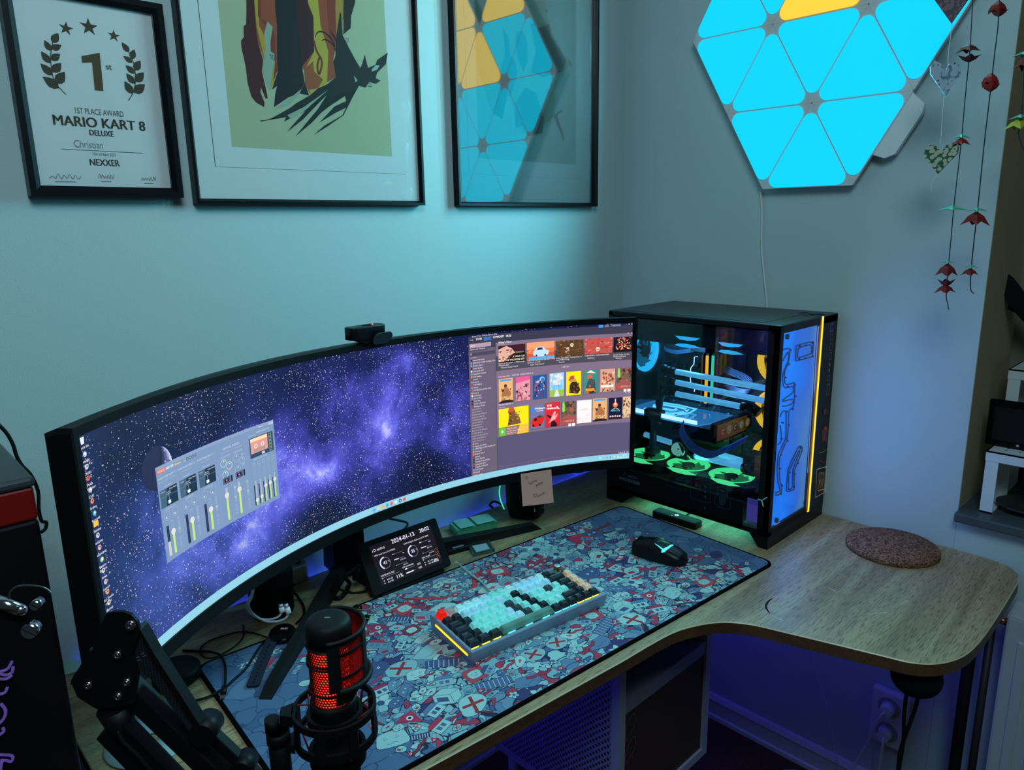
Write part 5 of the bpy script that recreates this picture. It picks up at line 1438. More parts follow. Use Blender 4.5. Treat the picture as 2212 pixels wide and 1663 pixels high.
for i, nm in enumerate(names):
    y = ty0+(ty1-ty0)*i/(len(names)-1)
    hd = nm.isupper() and ('SERIES' in nm or i == 0 or 'READY' in nm)
    A.text(nm[:26], (x_s+(.004 if hd else .0095), y), .0034 if hd else .0042, (196, 188, 206) if hd else (232, 226, 234), .008, 'L', sx=.92)
    if not hd: A.rect((x_s+.004, y-.0004), (x_s+.0078, y+.0034), rnd.choice(((200, 60, 60), (40, 40, 50), (230, 220, 210), (220, 140, 60), (110, 150, 190), (160, 50, 60))))
lt('+ Add a Game', 170, 1533, .0042, (220, 214, 226)); lt('Downloads - 0 of 0 Items Complete', 785, 1419, .0043, (230, 226, 236)); lt('Friends & Chat', 1478, 1322, .0042, (224, 220, 232))
lt('+ Add shelf', 965, 547, .0042, (226, 216, 230)); lt('Favorites (18) v   SORT BY  [RELEVANCE v]', 402, 637, .0045, (232, 224, 234)); lt('Recent Games v', 404, 893, .0052, (236, 230, 238), .01); lt('This week', 405, 917, .0036, (196, 186, 204))
lt('<  >', 1560, 243, .007); lt('<  >', 1538, 785, .007)
def tile(a, b, bg):
    """picture tile between two zoom corners, kept upright on the screen"""
    p, q = Z(*a), Z(*b); x0, x1 = p[0], min(q[0], SW/2); y1, y0 = p[1], q[1]
    A.rect((x0-.0004, y0-.0008), (x1+.0006, y1), (70, 60, 76)); A.rect((x0, y0), (x1, y1), bg)
    def f(u, v): return (x0+(x1-x0)*u, y0+(y1-y0)*v)
    return f
def clipx(p): return (min(p[0], SW/2-.0002), p[1])
def spat(f, n, cols, r, box=(0, 0, 1, 1), seed=0, ry=1.3):
    rn = random.Random(seed)
    for i in range(n):
        u, v = rn.uniform(box[0], box[2]), rn.uniform(box[1], box[3]); rr = rn.uniform(.4, 1)*r
        k = rn.randint(4, 7); ph = rn.uniform(0, 6)
        A.poly([f(min(1, max(0, u+rr*math.cos(ph+2*math.pi*j/k)*rn.uniform(.6, 1.2))), min(1, max(0, v+rr*ry*math.sin(ph+2*math.pi*j/k)*rn.uniform(.6, 1.2)*.6))) for j in range(k)], rn.choice(cols))
def fp(f, pts, c_): A.poly([f(*q) for q in pts], c_)
# news strip
f = tile((400, 350), (643, 484), (60, 24, 32)); fp(f, [(0, .1), (0, .8), (.3, .97), (.5, .8), (.62, .55), (.45, .42), (.2, .1)], (222, 172, 150)); spat(f, 24, [(150, 100, 90), (110, 60, 60), (240, 200, 180)], .07, (0, .1, .5, .85), 1); fp(f, [(.2, 0), (1, 0), (1, .62), (.75, .5), (.45, .3)], (14, 14, 16))
A.text('A WALK ON', f(.97, .27), .0055, (236, 220, 190), .02, 'R', sx=.9); A.text('THE WILDSPIRE SIDE', f(.97, .1), .0055, (236, 220, 190), .02, 'R', sx=.9); A.text('RETURN TO WORLD 34', f(.95, .52), .004, (220, 200, 170), .01, 'R')
f = tile((657, 322), (905, 459), (240, 120, 70)); fp(f, [(0, .6), (1, .62), (1, 1), (0, 1)], (250, 160, 110)); fp(f, [(0, 0), (1, 0), (1, .4), (.5, .3), (0, .38)], (206, 90, 60)); fp(f, [(.22, .3), (.3, .2), (.6, .15), (.78, .28), (.8, .48), (.66, .56), (.6, .72), (.38, .72), (.24, .5)], (190, 220, 236)); fp(f, [(.36, .54), (.58, .56), (.56, .68), (.4, .68)], (40, 60, 80)); A.rect(f(.08, .02), f(1, .17), (80, 170, 230)); spat(f, 16, [(200, 70, 40), (250, 190, 140)], .05, (0, .45, .25, .9), 2)
for u in (.34, .66): A.disc(f(u, .24), .0022, (30, 36, 46), 10)
f = tile((920, 305), (1163, 436), (92, 62, 36)); spat(f, 60, [(120, 84, 48), (70, 46, 28), (150, 110, 60), (60, 50, 26)], .07, seed=3); spat(f, 14, [(236, 214, 190), (190, 150, 120)], .05, (.32, .25, .5, .6), 4); A.disc(f(.58, .7), .004, (240, 226, 206), 14); A.disc(f(.58, .7), .0014, (90, 60, 30), 8)
f = tile((1178, 284), (1422, 411), (190, 84, 74)); spat(f, 40, [(214, 110, 90), (160, 60, 60), (226, 140, 110), (206, 50, 50)], .09, seed=5); A.ring(f(.48, .3), .003, .005, (240, 214, 200), 6); A.disc(f(.48, .34), .0022, (240, 214, 200), 8)
f = tile((1436, 270), (1612, 399), (30, 16, 26)); spat(f, 90, [(250, 170, 80), (230, 100, 80), (255, 220, 150), (200, 70, 90), (150, 110, 60)], .06, (.15, .15, .95, .95), 6)
for a, b, s_ in ((402, 517, 'Return to World #4 - A Walk on the'), (402, 535, 'Wildspire Side!'), (425, 553, 'Monster Hunter: World'), (660, 490, 'Take Over the Road in the New Infinity'), (660, 508, 'Cavalcade in Store'), (685, 527, 'Grand Theft Auto V'), (920, 467, 'Friday Facts #392 - Putting things on'), (920, 483, 'top of other things'), (943, 503, 'Factorio'), (1176, 445, 'COMMUNITY CARTOGRAPHER'), (1200, 466, 'Helldivers'), (1432, 436, 'Update Notes 123 Season 5'), (1432, 452, 'Preseason/August'), (1455, 467, 'Dead by')):
    p = Z(a, b); 
    lt(s_[: (20 if a > 1400 else 40)], a, b, .0041, (236, 230, 238), .006)
# favourites shelf
def fig(f, body, head, seed, dark=(40, 28, 30)):
    fp(f, [(.15, 0), (.2, .35), (.3, .55), (.45, .68), (.65, .6), (.82, .4), (.88, 0)], body); A.disc(f(.48, .7), .0036, head, 12); spat(f, 14, [dark, body, head], .12, (.2, 0, .85, .6), seed)
T1 = [((402, 652), (533, 852)), ((556, 634), (686, 836)), ((710, 618), (836, 820)), ((860, 600), (990, 803)), ((1010, 586), (1142, 790)), ((1168, 573), (1293, 775)), ((1317, 562), (1446, 760)), ((1465, 552), (1590, 746))]
f = tile(*T1[0], (232, 176, 116)); A.rect(f(.1, .89), f(.9, .97), (80, 160, 226)); fig(f, (170, 110, 70), (70, 50, 50), 1); fp(f, [(0, 0), (1, 0), (1, .06), (.5, .1), (0, .04)], (30, 20, 24)); A.text('AGAINST THE', f(.5, .2), .0044, (255, 220, 150), .02, 'C'); A.text('STORM', f(.5, .11), .0066, (255, 220, 150), .03, 'C')
f = tile(*T1[1], (226, 150, 170)); fp(f, [(0, .75), (1, .85), (1, 1), (0, 1)], (230, 90, 150)); spat(f, 36, [(110, 60, 70), (226, 190, 170), (70, 40, 46), (190, 110, 110)], .11, (.05, 0, .95, .7), 2)
f = tile(*T1[2], (44, 84, 150)); A.disc(f(.66, .8), .0065, (120, 200, 240), 16); A.disc(f(.7, .78), .0045, (60, 110, 180), 14); spat(f, 34, [(170, 80, 90), (30, 40, 90), (220, 170, 190), (120, 50, 70)], .1, (.15, .1, .85, .75), 3)
f = tile(*T1[3], (150, 206, 240)); fp(f, [(0, 0), (1, 0), (1, .3), (0, .3)], (150, 190, 90)); fp(f, [(.3, 0), (.7, 0), (.55, .3), (.45, .3)], (220, 226, 220)); spat(f, 16, [(250, 250, 244), (230, 216, 206)], .12, (.1, .6, .9, .95), 4)
for u in (.3, .42, .5, .58, .7): A.rect(f(u-.03, .5), f(u+.03, .62+.12*(u == .5)), (236, 232, 226))
A.text('CITIES', f(.5, .38), .0088, (70, 170, 226), .04, 'C'); A.text('SKYLINES', f(.5, .31), .0042, (70, 170, 226), .02, 'C')
f = tile(*T1[4], (250, 226, 16)); fp(f, [(.2, .1), (.24, .45), (.4, .58), (.7, .56), (.86, .4), (.95, .2), (.8, .05)], (60, 40, 20)); fp(f, [(.15, .62), (.25, .8), (.5, .84), (.56, .7), (.3, .62)], (190, 80, 50)); fp(f, [(.2, .56), (.3, .66), (.6, .7), (.74, .56)], (190, 150, 90)); spat(f, 16, [(40, 26, 14), (130, 90, 40)], .1, (.25, .1, .85, .5), 5)
f = tile(*T1[5], (60, 140, 130)); fp(f, [(.2, .9), (.5, 1), (.85, .85), (.5, .88)], (230, 226, 210)); A.disc(f(.42, .72), .0055, (226, 96, 50), 14); fig(f, (60, 80, 90), (226, 96, 50), 6); A.rect(f(.15, .1), f(.75, .22), (240, 150, 40))
f = tile(*T1[6], (214, 160, 130)); spat(f, 34, [(150, 90, 70), (240, 190, 150), (110, 60, 50), (190, 70, 60)], .11, (.1, .3, .9, .9), 7); A.rect(f(.05, .2), f(.9, .3), (240, 236, 230)); spat(f, 10, [(110, 74, 60), (80, 50, 44)], .1, (.1, 0, .9, .15), 8)
def dota(a, b, sd):
    f = tile(a, b, (120, 90, 76)); spat(f, 34, [(70, 90, 56), (150, 110, 80), (60, 50, 44), (176, 90, 70)], .13, (0, .35, 1, 1), sd); fp(f, [(.08, .98), (.2, 1), (.26, .62), (.1, .55), (.06, .7)], (140, 220, 90)); fp(f, [(0, 0), (1, 0), (1, .35), (.5, .45), (0, .3)], (160, 84, 80)); A.rect(f(.06, .1), f(.24, .2), (220, 70, 40)); A.text('DOTA 2', f(.3, .12), .0058, (240, 200, 190), .01); A.rect(f(.5, -.08), f(.7, .04), (236, 226, 220)); A.rect(f(.76, -.08), f(.97, .04), (250, 250, 250))
dota(*T1[7], 9)
# recent games shelf
T2_ = [((402, 925), (673, 1132)), ((690, 888), (812, 1090)), ((824, 868), (952, 1073)), ((966, 860), (1092, 1056)), ((1106, 846), (1235, 1042)), ((1248, 830), (1373, 1024)), ((1392, 822), (1508, 1008)), ((1520, 812), (1586, 998))]
f = tile(*T2_[0], (250, 226, 16)); fp(f, [(.3, .36), (.34, .7), (.36, .96), (.5, 1), (.56, .82), (.7, .6), (.74, .38)], (120, 84, 44)); fp(f, [(.3, .82), (.34, 1), (.5, 1), (.52, .86)], (200, 80, 60)); spat(f, 14, [(50, 30, 20), (170, 130, 80), (90, 50, 30)], .06, (.33, .4, .7, .85), 1); A.rect(f(0, 0), f(1, .33), (150, 110, 110)); fp(f, [(.6, 0), (1, 0), (1, .33), (.7, .33)], (240, 190, 70)); A.rect(f(.01, .02), f(.22, .31), (90, 200, 50)); fp(f, [(.09, .1), (.09, .24), (.16, .17)], (240, 250, 240))
A.text('TIME PLAYED', f(.26, .22), .0042, (240, 230, 230), .01); A.text('Last two weeks: 59 min', f(.26, .14), .0036, (240, 230, 230)); A.text('Total: 292.1 hrs', f(.26, .06), .0036, (240, 230, 230))
f = tile(*T2_[1], (110, 116, 156)); fp(f, [(.05, .15), (.3, .06), (.75, .1), (1, .35), (.98, .5), (.7, .56), (.45, .52), (.05, .38)], (214, 40, 30)); fp(f, [(.45, .5), (.7, .54), (.9, .46), (.6, .42)], (60, 60, 84)); fp(f, [(.2, .42), (.4, .46), (.5, .36), (.3, .3)], (50, 20, 24)); A.disc(f(.16, .78), .0052, (60, 130, 210), 16); A.text('Wallpaper', f(.3, .8), .0062, (236, 240, 248), .02); A.text('ENGINE', f(.42, .7), .0046, (220, 226, 240), .01)
for u in (.68, .2): A.disc(f(u, .14), .0026, (30, 20, 24), 12)
f = tile(*T2_[2], (214, 40, 52)); A.text('THE', f(.08, .84), .0066, (250, 240, 240), .04); A.text('FINALS', f(.08, .72), .0066, (250, 240, 240), .04); fp(f, [(.05, .5), (.4, .3), (.45, .4), (.2, .5)], (40, 20, 30)); fp(f, [(.5, .5), (.6, .62), (.72, .6), (.66, .42), (.9, .55), (.7, .3), (.45, .25), (.2, .14), (.3, .25)], (236, 170, 170)); fp(f, [(.35, 0), (.4, .2), (.6, .25), (.8, .1), (.8, 0)], (40, 16, 26)); fp(f, [(.66, .72), (.8, .84), (.98, .7), (.86, .7), (.8, .77), (.74, .72)], (250, 240, 240))
dota(*T2_[3], 19)
f = tile(*T2_[4], (250, 236, 236)); A.text('3DMARK', f(.22, .56), .0046, (200, 130, 130), .0); spat(f, 26, [(240, 200, 204), (226, 190, 200)], .05, (.05, .05, .95, .35), 2)
f = tile(*T2_[5], (232, 176, 116)); A.rect(f(.1, .89), f(.9, .97), (80, 160, 226)); fig(f, (170, 110, 70), (70, 50, 50), 1); fp(f, [(0, 0), (1, 0), (1, .06), (.5, .1), (0, .04)], (30, 20, 24)); A.text('AGAINST THE', f(.5, .2), .0042, (255, 220, 150), .02, 'C'); A.text('STORM', f(.5, .11), .0062, (255, 220, 150), .03, 'C')
f = tile(*T2_[6], (26, 22, 50)); A.disc(f(.5, .66), .006, (240, 110, 60), 16); A.disc(f(.5, .7), .003, (255, 220, 180), 10); A.rect(f(.46, .72), f(.54, .95), (210, 200, 210)); A.ring(f(.5, .28), .0105, .0118, (150, 160, 190), 24, 20, 160); A.text('SPACE', f(.5, .36), .0058, (90, 220, 200), .03, 'C')
for u in (.15, .32, .5, .68, .85): A.disc(f(u, .13), .0022, (230, 190, 190), 10)
f = tile(*T2_[7], (226, 190, 150)); spat(f, 40, [(130, 80, 60), (240, 220, 190), (170, 120, 90), (90, 60, 50)], .12, seed=12)
# mouse pointer
p = su(1134, 706); A.poly([p, (p[0]+.0012, p[1]-.006), (p[0]+.004, p[1]-.0045)], (250, 250, 250))
DISP = attr_mat('display_colours', 1.15, 0.35)
def on_facets(u, v, h):
    """the windows follow the screen in 12 mm wide facets so that stacked layers stay in order"""
    k = min(max(int(math.floor((u+SW/2)/0.012)), 0), 99); a = -SW/2+0.012*k; f = (u-a)/0.012
    return scr(a, v, h-0.0004).lerp(scr(a+0.012, v, h-0.0004), f)
A.build('screen_windows', on_facets, DISP, screen, cut=(0.012, -SW/2, SW/2))

# ------------------------------------------------------------------ webcam clipped on the monitor
wc_s = su(790, 745)[0]
wb = scr(wc_s, SH+BT, -0.004); ex = (scr(wc_s+.01, SH)-scr(wc_s-.01, SH)).normalized(); en = (scr(wc_s, SH, .01)-scr(wc_s, SH, 0)).normalized(); ez = ex.cross(-en).normalized()
if ez.z < 0: ez = -ez
WR = Matrix((ex, en, ez)).transposed().to_4x4()
web = thing('webcam', 'black webcam with a privacy flap and red light sitting on the monitor top edge', 'webcam', wb)
WM = Matrix.Translation(wb) @ WR
WCM = mat('webcam_black', (14, 22, 26), 0.4)
dp = (wb-CAM).dot(CF)/FPX
cx_ = ((PD(788, 720, dp*FPX))-wb).dot(ex)
o = MB(); o.pillow([(x+cx_, y) for x, y in rrect(0.078, 0.030, 0.011)], 0.009, 0.031, 0.002, WM); o.build('body', WCM, web)
o = MB(); o.add([WM @ Vector(p) for p in ((cx_-.030, -.013, .0095), (cx_+.036, -.013, .0095), (cx_+.036, .013, .0095), (cx_-.030, .013, .0095), (cx_-.008, -.012, 0.0004), (cx_+.032, -.012, 0.0004), (cx_+.032, .010, 0.0004), (cx_-.008, .010, 0.0004))], [(0, 3, 2, 1), (4, 5, 6, 7), (0, 1, 5, 4), (1, 2, 6, 5), (2, 3, 7, 6), (3, 0, 4, 7)]); o.build('clip', MBLACK, web)
o = MB(); o.prism([(x+cx_+.0265, y) for x, y in rrect(0.043, 0.024, 0.0105)], 0, 0.0025, WM @ Matrix.Translation((0, 0.0165, 0.006)) @ Matrix.Rotation(math.radians(62), 4, 'X')); o.build('privacy_flap', mat('flap_grey', (32, 52, 56), 0.5), web)
o = MB(); o.torus(WM @ Vector((cx_+.004, 0, .0312)), ez, 0.009, 0.0006, 24, 6); o.torus(WM @ Vector((cx_+.004, 0, .0312)), ez, 0.006, 0.0005, 24, 6); o.build('dial', mat('dial_dark', (4, 8, 10), 0.6), web)
o = MB(); o.sphere(WM @ Vector((cx_+.017, .0, .0313)), 0.0016, 10, 6); o.build('status_light', mat('red_led', (40, 0, 0), 0.4, emit=(255, 90, 100), es=2.5), web)

# ------------------------------------------------------------------ sticky note on the lower bezel
ns_ = su(1160, 1015)[0]; b0 = scr(ns_, -0.012, 0.0032); nx = (scr(ns_+.01, 0)-scr(ns_-.01, 0)).normalized(); nn = (scr(ns_, 0, .01)-scr(ns_, 0, 0)).normalized()
def NP(a, b): return PP(1040+a/6.397, 980+b/6.397, b0, nn)
q = [NP(543, 278), NP(965, 216), NP(990, 665), NP(562, 718)]
note = MB(); g_ = 8; V = []
for j in range(g_+1):
    for i in range(g_+1):
        u, v = i/g_, j/g_
        p = q[0].lerp(q[1], u).lerp(q[3].lerp(q[2], u), v)
        V.append(p + nn*(0.0035*v*v + 0.0015*math.sin(u*3.1)*v))
F = [(j*(g_+1)+i, j*(g_+1)+i+1, (j+1)*(g_+1)+i+1, (j+1)*(g_+1)+i) for j in range(g_) for i in range(g_)]
note.add(V, F, 0, True); note.add([v-nn*0.0003 for v in V], [tuple(reversed(f)) for f in F], 0, True)
nt = tag(note.build('sticky_note', mat('pink_paper', (246, 176, 156), 0.8)), 'pink sticky note with a handwritten message hanging below the monitor', 'sticky note')
A = Art(0.00003)
def nb(a, b):
    p = NP(a, b)-q[0]; e1 = (q[1]-q[0]); return (p.dot(e1.normalized()), p.dot(Vector((0, 0, 1))))
e1n = (q[1]-q[0]).normalized()
def hpath(c, s): return [(c[0], c[1]-s), (c[0]-s, c[1]+s*.2), (c[0]-s*.6, c[1]+s*.8), (c[0], c[1]+s*.35), (c[0]+s*.6, c[1]+s*.8), (c[0]+s, c[1]+s*.2), (c[0], c[1]-s)]
INKN = (70, 44, 44)
A.stroke(hpath(nb(622, 328), .0036), .0005, INKN, 3); A.stroke(hpath(nb(722, 562), .0042), .0006, INKN, 3)
p = nb(650, 420); A.text('Love', p, .0105, INKN, -.012, rot=.25); p = nb(745, 448); A.text('you', p, .0125, INKN, -.01, rot=.3); p = nb(752, 588); A.text('chook', p, .0085, INKN, -.01, rot=.28)
def nmap(u, v, h):
    base = q[0]+e1n*u+Vector((0, 0, v)); vv = min(1, max(0, -v/0.062))
    uu = min(1, max(0, u/0.062))
    return base + nn*(0.0035*vv*vv + 0.0015*math.sin(uu*3.1)*vv + 0.0005 + h)
A.build('handwriting', nmap, attr_mat('ink_print', 0, .8), nt)

# ------------------------------------------------------------------ small tilted status display
BL, BRr = PZ(808, 1289, 0.012), PZ(976, 1220, 0.012)
e = (BRr-BL).normalized(); bkd = Vector((-e.y, e.x, 0)); al = math.radians(29); upv = (Vector((0, 0, math.cos(al)))+bkd*math.sin(al)).normalized(); nv_ = e.cross(upv)
if nv_.dot(CAM-BL) < 0: nv_ = -nv_
LW_ = (BRr-BL).length; LH_ = 0.108
sd = thing('status_display', 'small black tilted touchscreen showing the date, time and temperatures beside the desk mat', 'display', Vector(((BL.x+BRr.x)/2, (BL.y+BRr.y)/2, 0.0)))
Mx = Matrix((e, upv, nv_)).transposed().to_4x4(); Mx.translation = (BL+BRr)/2+upv*(LH_/2)
if Mx.to_3x3().determinant() < 0: pass
o = MB(); o.pillow(rrect(LW_, LH_, 0.006), -0.016, 0.0, 0.0015, Mx); o.build('housing', MBLACK, sd)
o = MB(); o.hexa([BL+e*0.02+Vector((0, 0, -0.0115)), BL+e*(LW_-.02)+Vector((0, 0, -0.0115)), BL+e*(LW_-.02)+bkd*0.10+Vector((0, 0, -.0115)), BL+e*0.02+bkd*0.10+Vector((0, 0, -.0115))],
    [BL+e*0.02+bkd*.006+Vector((0, 0, 0.0)), BL+e*(LW_-.02)+bkd*.006+Vector((0, 0, 0.0)), BL+e*(LW_-.02)+bkd*0.09+Vector((0, 0, .03)), BL+e*0.02+bkd*0.09+Vector((0, 0, .03))]); o.build('foot', MBLACK, sd)
def SP(px, py):
    p = PP(px, py, Mx.translation, nv_)-Mx.translation
    return (p.dot(e), p.dot(upv))
A = Art(0.000004); k = 5.027
def Z(a, b): return SP(560+a/k, 1080+b/k)
c0, c1, c2, c3 = Z(1180, 497), Z(1855, 285), Z(2000, 680), Z(1335, 925)
X0, X1 = (c0[0]+c3[0])/2, (c1[0]+c2[0])/2; Y1, Y0 = (c0[1]+c1[1])/2, (c2[1]+c3[1])/2
A.rect((X0, Y0), (X1, Y1), (26, 20, 30))
def D(u, v): return (X0+(X1-X0)*u, Y0+(Y1-Y0)*v)
WH = (236, 236, 255)
A.text('2024-01-13', D(.52, .88), .0125, WH, .018, 'C'); A.text('20:02', D(.96, .9), .0115, WH, .018, 'R')
A.text('AORUS', D(.09, .84), .006, WH, .01); A.stroke([D(.02, .84), D(.05, .9), D(.08, .86), D(.04, .84)], .0008, WH, 3)
A.text('CPU Intel Core i7-14700K', D(.03, .72), .0046, WH, .006); A.text('GPU NVIDIA GeForce RTX 4090', D(.50, .75), .0046, WH, .006)
for cx__, cy__, t_, a_ in ((.155, .5, '41', .0), (.61, .53, '35', .0)):
    c = D(cx__, cy__); A.ring(c, .0108, .0118, (120, 116, 134), 36); A.ring(c, .0100, .0130, (214, 222, 255), 24, 90, 240); A.text(t_, (c[0]-.001, c[1]-.003), .0098, WH, .018, 'C'); A.text('°C', (c[0]+.0062, c[1]-.0005), .0045, WH, .006)
for i, (a, b, f_, s_) in enumerate(((.29, .62, .1, '7%'), (.29, .48, .45, '2.50 GHz'), (.29, .34, .05, '40.7 W'), (.74, .66, .2, '20%'), (.74, .52, .5, '800 MHz'), (.74, .38, .04, '34.22 W'))):
    A.rect(D(a, b), D(a+.17, b+.010), (110, 106, 122)); A.rect(D(a, b-.004), D(a+.17*f_, b+.016), WH); A.text(s_, D(a+.18, b-.058), .0036, WH, .006, 'R')
A.text('SAMSUNG SSD', D(.03, .21), .005, WH, .006); A.text('SSD STORAGE', D(.37, .215), .0044, WH, .006); A.text('GPU VRAM', D(.70, .262), .0044, WH, .006)
A.rect(D(.03, .17), D(.31, .182), (110, 106, 122)); A.rect(D(.70, .235), D(.97, .247), (110, 106, 122)); A.disc(D(.045, .165), .0012, WH, 8); A.disc(D(.715, .225), .0012, WH, 8)
A.text('11%', D(.24, .04), .010, WH, .018); A.text('8%', D(.87, .07), .010, WH, .018)
for (a, b) in ((.05, .09), (.05, .03), (.72, .14), (.72, .08)): A.rect(D(a, b), D(a+.012, b+.025), WH); A.text('45.2 GB', D(a+.05, b-.005), .0042, WH, .006)
for b, f_, s_ in ((.17, .2, '22%'), (.07, .75, '78%')): A.rect(D(.40, b), D(.56, b+.012), (110, 106, 122)); A.rect(D(.40, b-.008), D(.40+.16*f_, b+.02), WH); A.text(s_, D(.66, b-.01), .0055, WH, .006, 'R')
for i in range(10):
    for j in range(4):
        if (i+j) % 2 == 0: A.disc(D(.955+.017*j-.02, .14+.028*i), .0006, (240, 140, 60), 6)
A.build('lit_screen', lambda u, v, h: Mx @ Vector((u, v, 0.0003+h)), attr_mat('small_display', 1.0, .3), sd)
o = MB(); st = BL+bkd*0.055+Vector((0, 0, .045)); o.tube([st, st-e*0.03+Vector((0, 0, -.01)), PZ(755, 1262, .018), PZ(735, 1290, .008), PZ(715, 1288, .005), PZ(700, 1275, .004)], 0.0042, 8)
o.tube([BL+bkd*0.03+Vector((0, 0, .01)), PZ(790, 1276, .006), PZ(765, 1280, .0035), PZ(740, 1275, .0035), PZ(715, 1262, .0035)], 0.0022, 8)
o.tube([st+Vector((0.12, .02, .03)), PZ(880, 1130, .05), PZ(835, 1118, .11), PZ(800, 1100, .16)], 0.0026, 8)
o.cyl(st+e*0.004, PZ(768, 1250, 0.026), 0.0075, n=12); o.build('cables', RUBBER, sd)

# ------------------------------------------------------------------ desk speaker with a green edge light
spk = thing('desk_speaker', 'rounded black desk speaker with a green side light behind the sticky note', 'speaker', (-0.528, -0.108, 0))
yaw = math.radians(-52); Sm = Matrix.Translation((-0.528, -0.105, 0.0)) @ Matrix.Rotation(yaw, 4, 'Z')
o = MB(); V = []; F = []; nn_ = 36
lv = [(0.0005, 0.72, .80), (0.006, 0.86, .88), (0.03, .97, .97), (0.07, 1.0, 1.0), (0.12, .98, .98), (0.155, .88, .9), (0.17, .70, .75), (0.174, .45, .5)]
for z, fx, fy in lv:
    for i in range(nn_):
        a = 2*math.pi*i/nn_; ca_, sa_ = math.cos(a), math.sin(a); p_ = 0.62
        V.append(Sm @ Vector((0.050*fx*math.copysign(abs(ca_)**p_, ca_), 0.048*fy*math.copysign(abs(sa_)**p_, sa_), z)))
for j in range(len(lv)-1):
    for i in range(nn_): F.append((j*nn_+i, j*nn_+(i+1) % nn_, (j+1)*nn_+(i+1) % nn_, (j+1)*nn_+i))
F.append(tuple(range(nn_))[::-1]); F.append(tuple((len(lv)-1)*nn_+i for i in range(nn_)))
o.add(V, F, 0, True); o.build('cabinet', mat('speaker_black', (12, 13, 16), 0.5), spk)
cfr = -CF.copy(); cfr.z = 0; cfr.normalize(); side = Vector((cfr.y, -cfr.x, 0))
lft = -CR
o = MB()
o.tube([PP(1040+a/6.397, 980+b/6.397, Vector((-0.528, -0.105, .05))+cfr*0.030, cfr) for a, b in ((268, 390), (252, 470), (250, 560), (266, 650), (290, 710), (314, 765))], 0.0016, 8)
o.build('edge_light', mat('green_glow', (0, 40, 20), .4, emit=(60, 220, 150), es=1.2), spk)
kp = PP(1168, 1101, Vector((-0.528, -0.105, .03))+cfr*0.047, cfr)
o = MB(); o.cyl(kp-cfr*0.004, kp+cfr*0.008, 0.010, 0.0088, 24); o.build('volume_knob', mat('knob_dark', (30, 40, 50), .25, .6), spk)
o = MB(); kq_ = PP(1155, 1102, Vector((-0.528, -0.105, .03))+cfr*0.049, cfr); o.box(kq_, (.0012, .0012, .009)); o.build('indicator_mark', mat('mark_grey', (90, 110, 110), .4, emit=(70, 110, 110), es=.5), spk)
o = MB(); o.tube([PZ(1085, 1090, .01), PZ(1068, 1083, .012), PZ(1058, 1090, .004), PZ(1064, 1096, .0025)], .003, 8); o.build('cable', RUBBER, spk)

# ------------------------------------------------------------------ clear green tray, monitor foot neighbours
tb = thing('green_lined_box', 'clear plastic box with mint green lining lying behind the monitor foot', 'box', PZ(1022, 1132, 0))
tp = [PZ(971, 1126, .022), PZ(988, 1143, .022), PZ(1074, 1122, .022), PZ(1056, 1107, .022)]
bt = [Vector((p.x, p.y, 0.0004)) for p in tp]
o = MB(); o.hexa([b+Vector((0, 0, .0008)) for b in bt], [b.lerp(t, .80) for b, t in zip(bt, tp)]); o.build('lining', mat('mint_lining', (110, 200, 160), .7, vary=.15, vscale=60), tb)
ctr_ = sum(tp, Vector())/4
o = MB(); o.hexa([b+(b-Vector((ctr_.x, ctr_.y, b.z)))*.03 for b in bt], [t+(t-ctr_)*.03 for t in tp]); o.build('clear_shell', glass_mat('clear_plastic', .10, .12, (.85, .95, .92)), tb)
A = Art(.00002); ff = (tp[2]-tp[1]).normalized()
A.rect((.012, .0005), (.035, .001), (160, 220, 200))
o = MB(); l0 = tp[0].lerp(tp[3], .06).lerp(tp[1].lerp(tp[2], .06), .15); q4 = [tp[0].lerp(tp[3], .08), tp[1].lerp(tp[2], .08), tp[1].lerp(tp[2], .42), tp[0].lerp(tp[3], .42)]
o.hexa([p+Vector((0, 0, -.0015)) for p in [tp[0].lerp(tp[3], .5), tp[1].lerp(tp[2], .5), tp[1].lerp(tp[2], .95), tp[0].lerp(tp[3], .95)]], [p+Vector((0, 0, -.0007)) for p in [tp[0].lerp(tp[3], .5), tp[1].lerp(tp[2], .5), tp[1].lerp(tp[2], .95), tp[0].lerp(tp[3], .95)]])
o.hexa([p+Vector((0, 0, -.0015)) for p in q4], [p+Vector((0, 0, -.0007)) for p in q4]); o.build('pale_sheets', mat('pale_sheet', (190, 220, 216), .7), tb)

cc = thing('card_case', 'small clear plastic case holding a memory card on the desk by the mat', 'case', PZ(1042, 1192, 0))
tp = [PZ(1008, 1174, .009), PZ(1022, 1196, .009), PZ(1069, 1184, .009), PZ(1057, 1165, .009)]; bt = [Vector((p.x, p.y, .0004)) for p in tp]
o = MB(); ct = sum(tp, Vector())/4
i1 = [ct+(t-ct)*.86 for t in tp]
o.hexa(bt, [b.lerp(t, .35) for b, t in zip(bt, tp)])
for i in range(4):
    j = (i+1) % 4; o.hexa([bt[i], bt[j], Vector((i1[j].x, i1[j].y, .0004)), Vector((i1[i].x, i1[i].y, .0004))], [tp[i], tp[j], i1[j], i1[i]])
o.build('clear_shell', glass_mat('frosted_clear', .14, .25, (.8, .9, .92)), cc)
o = MB(); i2 = [ct+(t-ct)*.62 for t in tp]; o.hexa([Vector((p.x, p.y, .0042)) for p in i2], [Vector((p.x, p.y, .006)) for p in i2]); o.build('memory_card', mat('card_grey', (150, 176, 184), .5), cc)
us = thing('usb_stick', 'black usb stick with a pale label beside the memory card case', 'usb stick', PZ(992, 1192, 0))
